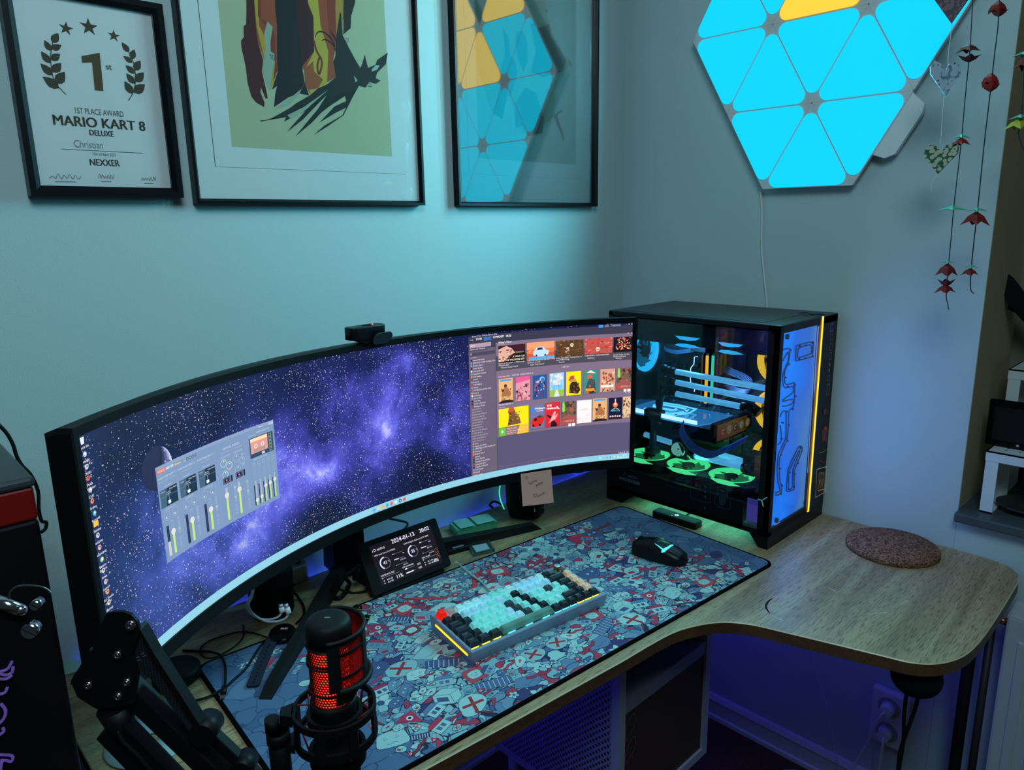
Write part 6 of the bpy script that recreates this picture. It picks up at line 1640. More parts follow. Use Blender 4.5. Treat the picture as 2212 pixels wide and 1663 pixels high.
a0, a1 = PZ(968, 1200, 0), PZ(1015, 1187, 0); dx_ = (a1-a0).normalized(); dy_ = Vector((-dx_.y, dx_.x, 0)); Mu = Matrix((dx_, dy_, Vector((0, 0, 1)))).transposed().to_4x4(); Mu.translation = (a0+a1)/2+dy_*.008
o = MB(); o.pillow(rrect((a1-a0).length, .019, .003), .0003, .011, .002, Mu); o.build('body', BLACK, us)
o = MB(); o.prism([(-.012, -.004), (.016, -.004), (.016, .004), (-.012, .004)], .0109, .0113, Mu); o.build('label', mat('usb_label', (100, 126, 130), .5), us)
o = MB(); o.prism([(-.040, -.006), (-.024, -.006), (-.024, .006), (-.040, .006)], .003, .0075, Mu); o.build('plug', mat('usb_plug', (60, 62, 66), .3, .8), us)

# pale computer-mouse shaped object at the wall
o = MB(); pm = PZ(1247, 1022, 0.0); o.sphere((pm.x, pm.y, .010), (.030, .020, .010), 24, 10)
tag(o.build('white_puck', mat('pale_blue_plastic', (150, 200, 216), .5)), 'flat pale oval pebble on the desk far behind the monitor edge', 'pebble')

# ------------------------------------------------------------------ white power strip at the wall
ps = thing('power_strip', 'white power strip lying at the wall under the monitor', 'power strip', PZ(632, 1262, 0))
a0, a1 = PZ(606, 1275, 0), PZ(664, 1252, 0); dx_ = (a1-a0).normalized(); dy_ = Vector((-dx_.y, dx_.x, 0)); Mp = Matrix((dx_, dy_, Vector((0, 0, 1)))).transposed().to_4x4(); Mp.translation = (a0+a1)/2+dy_*.018
o = MB(); o.pillow(rrect((a1-a0).length+.02, .042, .02), .0003, .036, .004, Mp); o.build('body', WHITEP, ps)
for x in (-.026, .022):
    o = MB(); c = Mp @ Vector((x, 0, .0355)); o.cyl(c, c+Vector((0, 0, .0012)), .016, n=24); o.cyl(c+Vector((0, 0, .0005)), c+Vector((0, 0, .0016)), .006, n=16, mi=1); o.build('socket', [mat('socket_grey', (150, 156, 156), .5), MBLACK], ps)

# ------------------------------------------------------------------ black storage tub with two white charging leads
cupc = PZ(590, 1322, 0)
cup = thing('round_tub', 'round black tub standing under the middle of the monitor', 'tub', cupc)
o = MB(); o.lathe([(0, .0004), (.036, .0004), (.040, .004), (.043, .075), (.0435, .085), (.040, .092), (.034, .094), (0, .094)], cupc, n=40); o.build('body', mat('tub_black', (8, 8, 10), .6), cup)
ld = mat('white_lead', (190, 196, 200), .5)
dl = 1.30
def wire(label, pts, con, rr=.0019):
    t = thing('charging_lead', label, 'cable', pts[-1], group='white charging leads')
    q = MB(); q.tube(pts, rr, 8); q.build('wire', ld, t)
    q = MB(); d_ = (Vector(con[1])-Vector(con[0])); q.cyl(con[0], Vector(con[0])+d_*.62, .0046, n=14); q.cyl(Vector(con[0])+d_*.62, con[1], .0042, .0034, n=14, mi=1); q.build('plug', [WHITEP, mat('plug_tip', (190, 200, 214), .3, .7)], t)
def dd(px, py, k=0.0): return PD(px, py, 1.255+k)
wire('white charging lead with the shorter loop in front of the black tub', [dd(547, 1268, .05), dd(543, 1285, .02), dd(534, 1303), dd(536, 1318), dd(552, 1333), dd(577, 1338), dd(600, 1333), dd(610, 1320)], (dd(610, 1322), dd(606, 1305)))
wire('white charging lead with the longer loop in front of the black tub', [dd(549, 1264, .055), dd(545, 1288, .02), dd(537, 1306, -.006), dd(546, 1325, -.006), dd(572, 1341, -.006), dd(598, 1342, -.006), dd(617, 1335, -.006), dd(624, 1322, -.006)], (dd(624, 1325, -.006), dd(617, 1304, -.006)))

# ------------------------------------------------------------------ smart watch
wt_ = thing('smart_watch', 'black smart watch with a dark blue strap lying at the monitor foot', 'watch', PZ(609, 1367, .01))
wcn = PZ(609, 1366, .016); o = MB(); tl = Vector((-.12, -.1, 1)).normalized()
o.cyl(wcn-tl*.009, wcn, .0225, .0235, 40); o.lathe([(.0235, 0), (.0225, .0018), (.0195, .0022)], wcn, tl, 40, 1); o.lathe([(.0195, .0021), (0, .0021)], wcn, tl, 40, 2); o.build('case', [mat('watch_steel', (40, 44, 50), .3, .8), mat('watch_bezel', (30, 32, 36), .15, .9), GBLACK], wt_)
A = Art(.00002); wxv = (Matrix.Rotation(.0, 3, 'Z') @ Vector((CR.x, CR.y, 0))).normalized(); wxv = (wxv-tl*wxv.dot(tl)).normalized(); wyv = tl.cross(wxv)
A.text('20:02', (0.002, .006), .006, (170, 176, 180), .0, 'C'); A.build('digits', lambda u, v, h: wcn+wxv*u+wyv*v+tl*(.0024+h), attr_mat('watch_digits', .9), wt_)
bs = [PZ(590, 1380, .012), PZ(582, 1396, .008), PZ(566, 1432, .0062), PZ(551, 1470, .0062), PZ(546, 1484, .0062)]
o = MB(); P5 = smooth_path(bs, 5); V = []
for i, p in enumerate(P5):
    t = (P5[min(i+1, len(P5)-1)]-P5[max(i-1, 0)]).normalized(); sdv = Vector((t.y, -t.x, 0)).normalized()*(.0105 if i < len(P5)-2 else .0095 if i < len(P5)-1 else .006)
    V += [p-sdv, p+sdv, p+sdv+Vector((0, 0, .0028)), p-sdv+Vector((0, 0, .0028))]
F = [(4*i+a, 4*i+(a+1) % 4, 4*i+4+(a+1) % 4, 4*i+4+a) for i in range(len(P5)-1) for a in range(4)]+[(0, 3, 2, 1), tuple(4*(len(P5)-1)+a for a in range(4))]
o.add(V, F); o.build('strap', mat('strap_navy', (22, 26, 48), .7), wt_)
o = MB()
for i in range(5, len(P5)-3): o.box(P5[i]+Vector((0, 0, .003)), (.002, .004, .0008))
o.build('strap_holes', MBLACK, wt_)

# ------------------------------------------------------------------ black cables left of the mat
def cable(label, pts, con=None, r=.0021, name='cable'):
    t = thing(name, label, 'cable', pts[len(pts)//2], group='black cables beside the desk mat')
    q = MB(); q.tube(pts, r, 8); q.build('wire', RUBBER, t)
    if con:
        d_ = (con[1]-con[0]); q = MB(); q.tube([con[0], con[0]+d_*.6], .0048, 8, k=1); q.build('plug', BLACK, t)
        q = MB(); x_ = d_.normalized(); y_ = Vector((-x_.y, x_.x, 0)).normalized(); q.box(con[0]+d_*.82, (d_.length*.36, .0068, .0026), Matrix((x_, y_, x_.cross(y_))).transposed()); q.build('plug_tip', mat('usb_metal', (170, 176, 180), .25, 1.0), t)
z_ = .0065
cable('black usb cable with its metal plug resting on the mat corner', [PZ(395, 1405, .003), PZ(432, 1406, .003), PZ(460, 1409, .006), PZ(477, 1416, z_), PZ(486, 1436, z_), PZ(487, 1466, z_), PZ(485, 1484, z_)], (PZ(485, 1484, z_), PZ(480, 1510, z_)))
cable('black cable looping from under the watch across the mat corner', [PZ(572, 1384, .006), PZ(556, 1405, .006), PZ(544, 1425, z_), PZ(528, 1447, z_), PZ(505, 1468, z_), PZ(492, 1480, z_), PZ(475, 1492, z_), PZ(445, 1507, .005), PZ(415, 1514, .003), PZ(395, 1515, .003)])
cable('thin black cable coiled on the bare desk below the monitor', [PZ(600, 1377, .003), PZ(580, 1377, .003), PZ(551, 1368, .003), PZ(521, 1364, .003), PZ(490, 1371, .003), PZ(455, 1383, .003), PZ(436, 1396, .003), PZ(432, 1409, .003), PZ(440, 1418, .003), PZ(460, 1421, .005), PZ(495, 1404, .006), PZ(518, 1386, .003), PZ(526, 1370, .003), PZ(525, 1350, .003)], None, .0014)
cable('black cable dropping behind the tub from the power strip', [PZ(634, 1262, .05), PZ(632, 1275, .03), PZ(644, 1290, .004), PZ(656, 1310, .003), PZ(655, 1330, .003), PZ(640, 1347, .003)], None, .0026)
# round black puck
o = MB(); pc = PZ(383, 1466, 0); o.lathe([(0, .0005), (.034, .0005), (.038, .004), (.038, .018), (.034, .0225), (0, .0225)], pc, n=48)
tag(o.build('round_puck', mat('puck_black', (16, 16, 20), .55)), 'flat round black puck on the desk beyond the boom arm', 'puck')
# glossy trinket by the mat edge
tk = thing('earbud_case', 'tiny glossy black case with brass rims at the mat edge behind the microphone', 'earbud case', PZ(775, 1318, .0045))
for px, py, r in ((771, 1314, .011), (790, 1334, .0085)):
    c = PZ(px, py, .0045+r*.62); o = MB(); o.sphere(c, (r, r*.85, r*.6), 20, 12); sh = o.build('shell', GBLACK, tk)
    o = MB(); o.torus(c-Vector((0, 0, r*.1)), (.5, .3, 1), r*.92, .0009, 28, 8); o.build('brass_rim', mat('brass_bright', (220, 210, 60), .2, 1.0), tk)
# pale disc on the desk below the boom arm
o = MB(); pc = PZ(325, 1598, 0)
o.lathe([(.013, .0004), (.060, .0004), (.0605, .0012), (.060, .002), (.013, .002), (.0125, .0012), (.013, .0004)], pc, n=64)
tag(o.build('optical_disc', mat('pale_disc', (170, 200, 210), .3)), 'pale disc with a centre hole on the desk under the boom arm', 'disc')
o = MB(); pc = PZ(151, 1444, 0); o.lathe([(0, .0004), (.020, .0004), (.021, .0015), (.020, .0028), (0, .0028)], pc, n=40)
tag(o.build('cable_grommet', mat('pale_teal_plastic', (150, 190, 186), .5)), 'small pale round cap on the desk edge beside the black tower', 'cap')

# ------------------------------------------------------------------ condenser microphone in its shock mount
MT = PD(707, 1334, 0.72)           # top of the foam-black cap
mic = thing('condenser_microphone', 'black microphone with red glowing honeycomb grille, pop shield and shock mount in the foreground', 'microphone', MT+Vector((0, 0, -.22)))
MBODY = mat('mic_black', (17, 19, 22), 0.55, bump=.2, bscale=1500)
r0 = .0229
o = MB(); o.lathe([(0, 0), (r0-.007, 0), (r0-.003, -.0012), (r0-.0008, -.004), (r0, -.008), (r0, -.0245), (r0-.001, -.0250), (0, -.0250)], MT, n=56); o.build('cap', MBODY, mic)
A = Art(.00002); cv = Vector((CR.x, CR.y, 0)).normalized(); cw = Vector((-cv.y, cv.x, 0))
A.rect((-.0028, -.0012), (.0028, .0012), (90, 120, 126))
A.build('touch_mark', lambda u, v, h: MT+cv*u+cw*v+Vector((0, 0, .0003+h)), PRINT, mic)
# glowing core with a honeycomb grille around it
GR = mat('mic_red_core', (60, 4, 2), .6, emit=(255, 52, 30), es=1.9)
o = MB(); o.lathe([(r0-.0022, -.025), (r0-.0022, -.0905)], MT, n=56); o.build('lit_core', GR, mic)
HX = mat('grille_black', (24, 6, 6), .5)
o = MB(); rows_, cols_ = 24, 44
hh_ = (.0905-.0255)/rows_
for i in range(rows_):
    z = -.0255-hh_*(i+.5)
    for j in range(cols_):
        a = 2*math.pi*(j+(.5 if i % 2 else 0))/cols_
        c = MT+Vector((math.cos(a)*(r0-.0009), math.sin(a)*(r0-.0009), z)); t = Vector((-math.sin(a), math.cos(a), 0)); nrm = Vector((math.cos(a), math.sin(a), 0))
        ro, ri = hh_*.69, hh_*.50
        V = []
        for k in range(6):
            b = math.pi/6+k*math.pi/3
            V += [c+t*ro*math.cos(b)+Vector((0, 0, ro*math.sin(b))), c+t*ri*math.cos(b)+Vector((0, 0, ri*math.sin(b)))]
        o.add(V+[v-nrm*.001 for v in V], [f for k in range(6) for f in ((2*k, (2*k+2) % 12, (2*k+3) % 12, 2*k+1), (2*k+1, (2*k+3) % 12, (2*k+3) % 12+12, 2*k+13))])
o.build('grille', HX, mic)
for z in (-.042, -.0455, -.0745, -.0252):
    o = MB(); o.torus(MT+Vector((0, 0, z)), (0, 0, 1), r0+.0002, .0011, 56, 8); o.build('grille_hoop', MBODY, mic)
o = MB(); o.lathe([(r0-.003, -.089), (r0+.0006, -.0895), (r0+.0006, -.096), (r0-.0006, -.098), (r0-.0006, -.150), (r0+.002, -.151), (r0+.002, -.158), (r0-.001, -.159), (r0-.001, -.205), (r0-.004, -.212), (0, -.212)], MT, n=56); o.build('body', MBODY, mic)
o = MB(); o.torus(MT+Vector((0, 0, -.158)), (0, 0, 1), r0+.0019, .0005, 56, 6); o.build('red_ring', mat('red_trim', (150, 20, 14), .5), mic)
# pop shield: part cylinder from the camera side round the right to the back
toc = (CAM-MT); az = math.degrees(math.atan2(toc.y, toc.x))
PR = .0362
pa0, pa1 = az-14, az+172
# rotate so that the shield covers the viewer's right side
def pang(a): return math.radians(a)
mc_ = MT
def pq(a, z, r=PR): return mc_+Vector((r*math.cos(pang(a)), r*math.sin(pang(a)), z))
A0 = az-6; A1 = az+178      # counter-clockwise from the viewer = towards the viewer's right
o = MB(); zt, zb = -.009, -.062
def patch(a0, a1, z0, z1, n=8, ra=PR, rb=PR-.0016):
    V = []
    for i in range(n+1):
        a = a0+(a1-a0)*i/n
        V += [pq(a, z0, ra), pq(a, z1, ra), pq(a, z0, rb), pq(a, z1, rb)]
    F = []
    for i in range(n):
        b = 4*i; c = b+4
        F += [(b, c, c+1, b+1), (b+2, b+3, c+3, c+2), (b, b+2, c+2, c), (b+1, c+1, c+3, b+3)]
    F += [(0, 1, 3, 2), (4*n, 4*n+2, 4*n+3, 4*n+1)]
    o.add(V, F, 0, False)
patch(A0, A0+20, zt, zb, 6)
patch(A0+68, A1, zt, zb, 26)
patch(A0+20, A0+68, zt, zt-.004, 10)
for z0, z1 in ((-.0225, -.0255), (-.0475, -.0505), (-.060, -.062)): patch(A0+20, A0+68, z0, z1, 10)
V = []
rim = [pq(A0+(A1-A0)*i/40, zt, PR-.0006) for i in range(41)]; o.tube(rim, .0022, 8, k=1)
rim = [pq(A0+14+(A1-A0-14)*i/40, -.060-.004*math.sin(math.pi*i/40), PR+.0022) for i in range(41)]; o.tube(rim, .003, 8, k=1)
# curved bottom scoop holding the shield to the body
V = []
for i in range(25):
    a = A0+10+(A1-A0-10)*i/24
    V += [pq(a, -.062, PR), pq(a, -.084, r0+.001)]
o.add(V, [(2*i, 2*i+2, 2*i+3, 2*i+1) for i in range(24)], 0, True); o.add([v-Vector((0, 0, .0012)) for v in V], [(2*i+1, 2*i+3, 2*i+2, 2*i) for i in range(24)], 0, True)
o.build('pop_shield', MBODY, mic)
o = MB(); V = []
for i in range(41):
    a = A0+2+(A1-A0-4)*i/40; V += [pq(a, zt-.002, PR-.0022), pq(a, zb, PR-.0022)]
o.add(V, [(2*i, 2*i+2, 2*i+3, 2*i+1) for i in range(40)], 0, True)
o.add([v+(Vector((mc_.x, mc_.y, v.z))-v).normalized()*.0003 for v in V], [(2*i+1, 2*i+3, 2*i+2, 2*i) for i in range(40)], 0, True)
# the fabric lets the glow through as a honeycomb
LIN = bpy.data.materials.new('shield_mesh'); N, L, P = nodes_of(LIN)
tcn = N.new('ShaderNodeTexCoord'); vo = N.new('ShaderNodeTexVoronoi'); vo.inputs['Scale'].default_value = 380; vo.inputs['Randomness'].default_value = .1; L.new(tcn.outputs['Object'], vo.inputs[0])
lt = N.new('ShaderNodeMath'); lt.operation = 'LESS_THAN'; lt.inputs[1].default_value = .42; L.new(vo.outputs['Distance'], lt.inputs[0])
P.inputs['Base Color'].default_value = (*RGB(150, 20, 10), 1); P.inputs['Roughness'].default_value = .8
tb_ = N.new('ShaderNodeBsdfTransparent'); tl_ = N.new('ShaderNodeBsdfTranslucent'); tl_.inputs[0].default_value = (*RGB(255, 60, 40), 1)
m1 = N.new('ShaderNodeMixShader'); m1.inputs[0].default_value = .5; L.new(P.outputs[0], m1.inputs[1]); L.new(tl_.outputs[0], m1.inputs[2])
m2 = N.new('ShaderNodeMixShader'); mm = N.new('ShaderNodeMath'); mm.operation = 'MULTIPLY'; mm.inputs[1].default_value = .85; L.new(lt.outputs[0], mm.inputs[0]); L.new(mm.outputs[0], m2.inputs[0]); L.new(m1.outputs[0], m2.inputs[1]); L.new(tb_.outputs[0], m2.inputs[2]); L.new(m2.outputs[0], N['Material Output'].inputs[0])
o.build('shield_fabric', LIN, mic)
# shock mount
SM = mat('mount_black', (14, 14, 17), .5)
def band(z, R, h, th=.003, n=56):
    q = MB(); q.lathe([(R, z), (R, z-h), (R-th, z-h), (R-th, z), (R, z)], MT, n=n, sm=False); return q
for z in (-.098, -.126):
    q = band(z, .0425, .0075 if z > -.1 else .009); q.build('mount_ring', SM, mic)
for k in range(8):
    a = math.radians(az+22+45*k); d_ = Vector((math.cos(a), math.sin(a), 0)); o = MB()
    o.box(MT+d_*.041+Vector((0, 0, -.116)), (.003, .009, .024), frame_of((0, 0, 1), d_)); o.build('mount_strut', SM, mic)
q = band(-.104, .0285, .009, .0035); q.build('inner_ring', SM, mic); q = band(-.146, .0290, .016, .004); q.build('inner_ring', SM, mic)
CRD = mat('cord_red', (120, 18, 14), .7)
for k in range(12):
    o = MB(); a = math.radians(az+10+30*k); a2 = a+math.radians(22 if k % 2 else -22)
    o.tube([MT+Vector((math.cos(a)*.0405, math.sin(a)*.0405, -.101)), MT+Vector((math.cos(a2)*.0285, math.sin(a2)*.0285, -.118 if k % 2 else -.107))], .0010, 6, k=1, mi=0); o.build('elastic_cord', CRD, mic)
for k in range(6):
    o = MB(); a = math.radians(az+5+60*k); o.tube([MT+Vector((math.cos(a)*.0395, math.sin(a)*.0395, -.131)), MT+Vector((math.cos(a+.4)*.028, math.sin(a+.4)*.028, -.15))], .0010, 6, k=1); o.build('elastic_cord', CRD, mic)
bp_ = PD(599, 1600, .735)
o = MB(); tp_ = PD(600, 1578, .735); bo = Vector((tp_.x, tp_.y, tp_.z-.075)); o.cyl(bo, tp_, .0105, n=28); o.cyl(tp_+Vector((0, 0, -.012)), tp_+Vector((0, 0, .0)), .0118, n=28); o.build('swivel_bracket', SM, mic)
o = MB(); kp_ = PD(588, 1563, .735); o.cyl(kp_+Vector((0, 0, -.008)), kp_+Vector((0, 0, .006)), .0075, n=24); o.cyl(kp_+Vector((0, 0, -.014)), kp_, .005, n=16); o.build('tightening_knob', RUBBER, mic)
dr_ = (Vector((MT.x, MT.y, 0))-Vector((tp_.x, tp_.y, 0))); dl_ = dr_.length; dr_.normalize()
for z, h in ((-.104, .012), (-.136, .009)):
    p_ = Vector((tp_.x, tp_.y, MT.z+z)); o = MB(); o.hexa([p_+dr_*.004+Vector((-dr_.y, dr_.x, 0))*s_*.006+Vector((0, 0, zz)) for s_, zz in ((-1, -h/2), (1, -h/2), (1, h/2), (-1, h/2))], [p_+dr_*(dl_-.041)+Vector((-dr_.y, dr_.x, 0))*s_*.012+Vector((0, 0, zz)) for s_, zz in ((-1, -h/2), (1, -h/2), (1, h/2), (-1, h/2))]); o.build('mount_arm', SM, mic)

# ------------------------------------------------------------------ boom arm elbow in the lower left corner
J = PD(255, 1480, .80); nJ = Vector((-CF.x, -CF.y, 0)).normalized()
arm = thing('boom_arm', 'black folded microphone boom arm with silver bolts in the lower left corner', 'boom arm', Vector((J.x, J.y, 0.02)))
kk = 3.95
ARMM = mat('arm_black', (15, 14, 17), .5)
def AP(a, b, off=0.0): return PP(a/kk, 1250+b/kk, J+nJ*off, nJ)
def slab(pts, off, th, mi=0, q=None):
    q = q or MB()
    fr_ = [AP(a, b, off) for a, b in pts]; bk_ = [p-nJ*th for p in fr_]
    # keep the winding outward
    q.hexa(bk_, fr_, mi); return q
slab([(905, 300), (960, 285), (1050, 282), (1120, 310), (1165, 360), (1190, 430), (1130, 640), (1180, 820), (1150, 1060), (1000, 1100), (800, 1100), (660, 1010), (612, 900), (640, 820), (790, 600), (830, 470)], .012, .004).build('elbow_plate', ARMM, arm)
slab([(920, 330), (1060, 300), (1150, 380), (1185, 460), (1150, 1050), (820, 1090), (640, 960), (620, 880), (800, 600)], -.014, .004).build('elbow_plate', ARMM, arm)
q = MB()
def sq_tube(a, b, w, off, mi=0):
    A_, B_ = AP(*a, off), AP(*b, off); d_ = (B_-A_); L_ = d_.length; d_.normalize(); y_ = nJ.cross(d_).normalized()
    q.box((A_+B_)/2, (L_, w, w), Matrix((d_, y_, nJ)).transposed(), bev=.0015)
sq_tube((960, 1150), (2200, 2420), .0175, .004); q.build('lower_tube', ARMM, arm); q = MB()
sq_tube((900, 1290), (2060, 2490), .0175, .002); q.build('lower_tube', ARMM, arm); q = MB()
sq_tube((1000, 820), (2350, 2130), .022, -.004); q.build('upper_tube', ARMM, arm); q = MB()
sq_tube((1330, 800), (1760, 1290), .0125, -.012); sq_tube((1740, 1260), (2420, 1900), .0135, -.012); q.build('upper_tube', ARMM, arm)
PERF = bpy.data.materials.new('perforated_cover'); N, L, P = nodes_of(PERF); P.inputs['Roughness'].default_value = .5
tcn = N.new('ShaderNodeTexCoord'); vo = N.new('ShaderNodeTexVoronoi'); vo.inputs['Scale'].default_value = 420; vo.inputs['Randomness'].default_value = 0; L.new(tcn.outputs['Object'], vo.inputs[0])
lt = N.new('ShaderNodeMath'); lt.operation = 'LESS_THAN'; lt.inputs[1].default_value = .34; L.new(vo.outputs['Distance'], lt.inputs[0]); mx = N.new('ShaderNodeMix'); mx.data_type = 'RGBA'; mx.inputs['A'].default_value = (*RGB(36, 40, 46), 1); mx.inputs['B'].default_value = (.001, .001, .001, 1); L.new(lt.outputs[0], mx.inputs['Factor']); L.new(mx.outputs['Result'], P.inputs['Base Color'])
slab([(1085, 470), (1175, 420), (1310, 640), (1740, 1330), (1700, 1420), (1310, 880), (1090, 690)], .006, .010).build('spring_cover', PERF, arm)
slab([(1175, 420), (1200, 440), (1320, 650), (1770, 1350), (1740, 1400), (1290, 680)], .009, .016).build('cover_rim', ARMM, arm)
o = MB()
for a, b, w, h in ((1128, 676, 60, 18), (1136, 700, 60, 18), (1200, 640, 30, 20), (1212, 662, 30, 20)):
    p_ = [AP(a, b, .0068), AP(a+w, b-14, .0068), AP(a+w+6, b-4, .0068), AP(a+6, b+10, .0068)]; o.add(p_, [(0, 1, 2, 3)]); o.add(p_, [(3, 2, 1, 0)])
o.build('logo_marks', mat('logo_grey', (120, 134, 140), .5), arm)
def bolt(a, b, off, r=.0052):
    p_ = AP(a, b, off); q = MB(); q.cyl(p_-nJ*.002, p_+nJ*.0028, r, r*.82, 20); q.torus(p_+nJ*.0028, nJ, r*.45, r*.14, 16, 6); q.build('bolt', CHROME, arm)
for a, b in ((1005, 645), (755, 905), (1085, 880), (1010, 1000)): bolt(a, b, .0125)
bolt(1118, 392, .0125, .0062)
o = MB(); p_ = AP(1760, 1275, -.004); o.cyl(p_-nJ*.016, p_+nJ*.014, .0145, n=28); o.build('joint_knob', ARMM, arm)
o = MB(); p_ = AP(2085, 1590, -.006); o.cyl(p_-nJ*.014, p_+nJ*.012, .0125, n=28); o.build('joint_knob', ARMM, arm)
o = MB(); o.tube([AP(790, 600, -.02), AP(700, 760, -.022), AP(640, 850, -.022), AP(625, 900, -.02)], .003, 8); o.build('cable', RUBBER, arm); o = MB(); o.tube([AP(1000, 1300, .014), AP(1060, 1400, .016), AP(1170, 1500, .016), AP(1300, 1650, .016), AP(1500, 1900, .016)], .0028, 8); o.build('cable', RUBBER, arm)
o = MB(); o.cyl(AP(980, 1090, .0), AP(1080, 1380, .0), .019, .011, 24); o.build('collar', ARMM, arm)
e_ = AP(2190, 2410, .0); o = MB(); o.cyl((e_.x, e_.y, .0003), (e_.x, e_.y, e_.z+.01), .014, n=24); o.cyl((e_.x, e_.y, .0003), (e_.x, e_.y, .02), .024, n=24); o.build('desk_clamp', ARMM, arm)

# ------------------------------------------------------------------ black and red tower at the far left
tx1, ty0, tzt = -1.62, -.43, .468
tw = thing('black_red_tower', 'tall black tower cabinet with a red band at its top beside the desk', 'tower cabinet', (-1.8, -.28, FLOOR))
TWB = mat('tower_black', (18, 16, 20), .5, vary=.2, vscale=8)
zb_ = PY(85, 1120, ty0).z
o = MB(); o.box((-1.83, (ty0-.12)/2, (zb_+FLOOR)/2), (.42, -.12-ty0, zb_-FLOOR-.001), bev=.004); o.build('body', TWB, tw)
o = MB(); o.box((-1.83, (ty0-.12)/2, (zb_+tzt-.012)/2), (.42, -.12-ty0, tzt-.012-zb_), bev=.003); o.build('red_band', mat('red_plastic', (140, 16, 18), .4, vary=.15, vscale=60), tw)
o = MB(); o.box((-1.83, (ty0-.12)/2, tzt-.006), (.424, -.116-ty0, .012), bev=.004); o.build('lid', mat('lid_grey', (60, 66, 72), .45), tw)
def TF(px, py, off=.0): return PY(px, py, ty0-off)
PUR = mat('purple_glow', (20, 8, 60), .4, emit=(96, 76, 160), es=.6)
o = MB()
for pts in (((-6, 1452), (14, 1446), (22, 1436), (26, 1428)), ((-6, 1452), (12, 1458), (26, 1452), (28, 1440)), ((-6, 1466), (14, 1466), (26, 1458)), ((-6, 1500), (10, 1496), (16, 1484)), ((2, 1520), (12, 1534), (8, 1552), (-6, 1566)), ((-6, 1590), (8, 1580), (6, 1572)), ((-4, 1630), (26, 1632), (24, 1645), (8, 1642), (-4, 1660)), ((4, 1640), (0, 1670))):
    o.tube([TF(*p_, off=.003) for p_ in pts], .0016, 8, k=3)
o.build('glowing_lettering', PUR, tw)
cbt = MB(); cbt.tube([PY(-8, 912, -.12), PY(14, 935, -.12), PY(28, 960, -.12), PY(36, 985, -.12), PY(48, 1006, -.12), PY(66, 1025, -.118), PY(82, 1060, -.112), PY(84, 1100, -.112), PY(90, 1125, -.112), PY(100, 1128, -.11), PY(98, 1142, -.11), PY(88, 1150, -.112)], .0026, 8)
cbt.build('cable', RUBBER, tw)
# bracket with bright rod and slotted screws in front of the tower
JB = PD(60, 1330, .62)
br = thing('clamp_bracket', 'black bracket with a chrome rod and slotted thumb screws at the left edge', 'bracket', JB)
def BPx(px, py, off=0): return PP(px, py, JB+nJ*off, nJ)
o = MB(); o.cyl(BPx(-14, 1294), BPx(44, 1318), .0052, n=18); 
for i in range(20): pass
o.sphere(BPx(45, 1318), .0052, 14, 8); o.build('chrome_rod', CHROME, br)
o = MB(); o.hexa([BPx(a, b, -.012) for a, b in ((-20, 1330), (40, 1345), (70, 1356), (60, 1330), (44, 1300), (-20, 1282))], [BPx(a, b, -.004) for a, b in ((-20, 1330), (40, 1345), (70, 1356), (60, 1330), (44, 1300), (-20, 1282))]); o.build('plate', MBLACK, br)
for px, py, r in ((66, 1361, .0066), (78, 1305, .0042)):
    p_ = BPx(px, py, 0); o = MB(); o.cyl(p_-nJ*.006, p_+nJ*.003, r, n=24); o.box(p_+nJ*.0031, (r*1.9, .0009, .0006), Matrix((Vector((CR.x, CR.y, -.6)).normalized(), Vector((0, 0, 1)), nJ)).transposed(), mi=1); o.build('thumb_screw', [CHROME, MBLACK], br)
o = MB(); o.tube([BPx(18, 1292, .002), BPx(24, 1276, .002), BPx(42, 1266, .002), BPx(70, 1265, .002), BPx(98, 1270, .002), BPx(110, 1282, .002)], .0009, 6); o.build('wire', mat('steel_wire', (120, 130, 136), .3, .9), br)
# the bracket hangs from a stand leaning just outside the picture
o = MB(); p_ = BPx(-150, 1320, -.008); o.cyl((p_.x, p_.y, FLOOR), (p_.x, p_.y, p_.z+.05), .009, n=18); o.cyl((p_.x, p_.y, FLOOR), (p_.x, p_.y, FLOOR+.012), .09, n=32); o.hexa([BPx(a, b, -.010) for a, b in ((-156, 1325), (-15, 1325), (-15, 1300), (-156, 1300))], [BPx(a, b, -.005) for a, b in ((-156, 1325), (-15, 1325), (-15, 1300), (-156, 1300))]); o.build('stand_pole', MBLACK, br)

# ------------------------------------------------------------------ computer case with lit water cooling
cx0, cx1, cy0, cy1, cz0, cz1 = -.2994, -.0093, -.6510, -.1880, .030, .513
pc = thing('computer_case', 'large black glass computer case glowing blue, green and yellow inside, right of the monitor', 'computer', ((cx0+cx1)/2, (cy0+cy1)/2, 0))
CASE = mat('case_black', (13, 14, 17), .38)
def cb_(a, b, q=None, bev=0.0, mi=0):
    q = q or MB(); q.box(((a[0]+b[0])/2, (a[1]+b[1])/2, (a[2]+b[2])/2), (abs(a[0]-b[0]), abs(a[1]-b[1]), abs(a[2]-b[2])), bev=bev, mi=mi); return q
q = MB(); PX0 = -.285; DX1 = -.108
cb_((cx0, cy0, cz1-.018), (cx1, cy0+.02, cz1-.003), q); cb_((cx0, cy1-.012, cz0), (cx1, cy1, cz1-.003), q)     # top front bar, back wall
cb_((cx0, cy0, cz0), (cx1, cy1, cz0+.012), q)                                                        # bottom tray
cb_((cx1-.004, cy0, cz0), (cx1, cy1, cz1-.003), q)                                                   # right skin
cb_((DX1+.004, cy0, cz0), (cx1, cy0+.05, cz1-.003), q)                                               # right front pillar with ports
cb_((cx0, cy0, cz0), (PX0, cy0+.014, cz1-.003), q)                                                   # corner pillar
cb_((cx0, cy0+.001, cz0), (cx0+.008, cy0+.028, cz1-.003), q)
cb_((cx0, cy0, cz0), (DX1+.004, cy0+.02, .048), q)                                                   # lower front bar
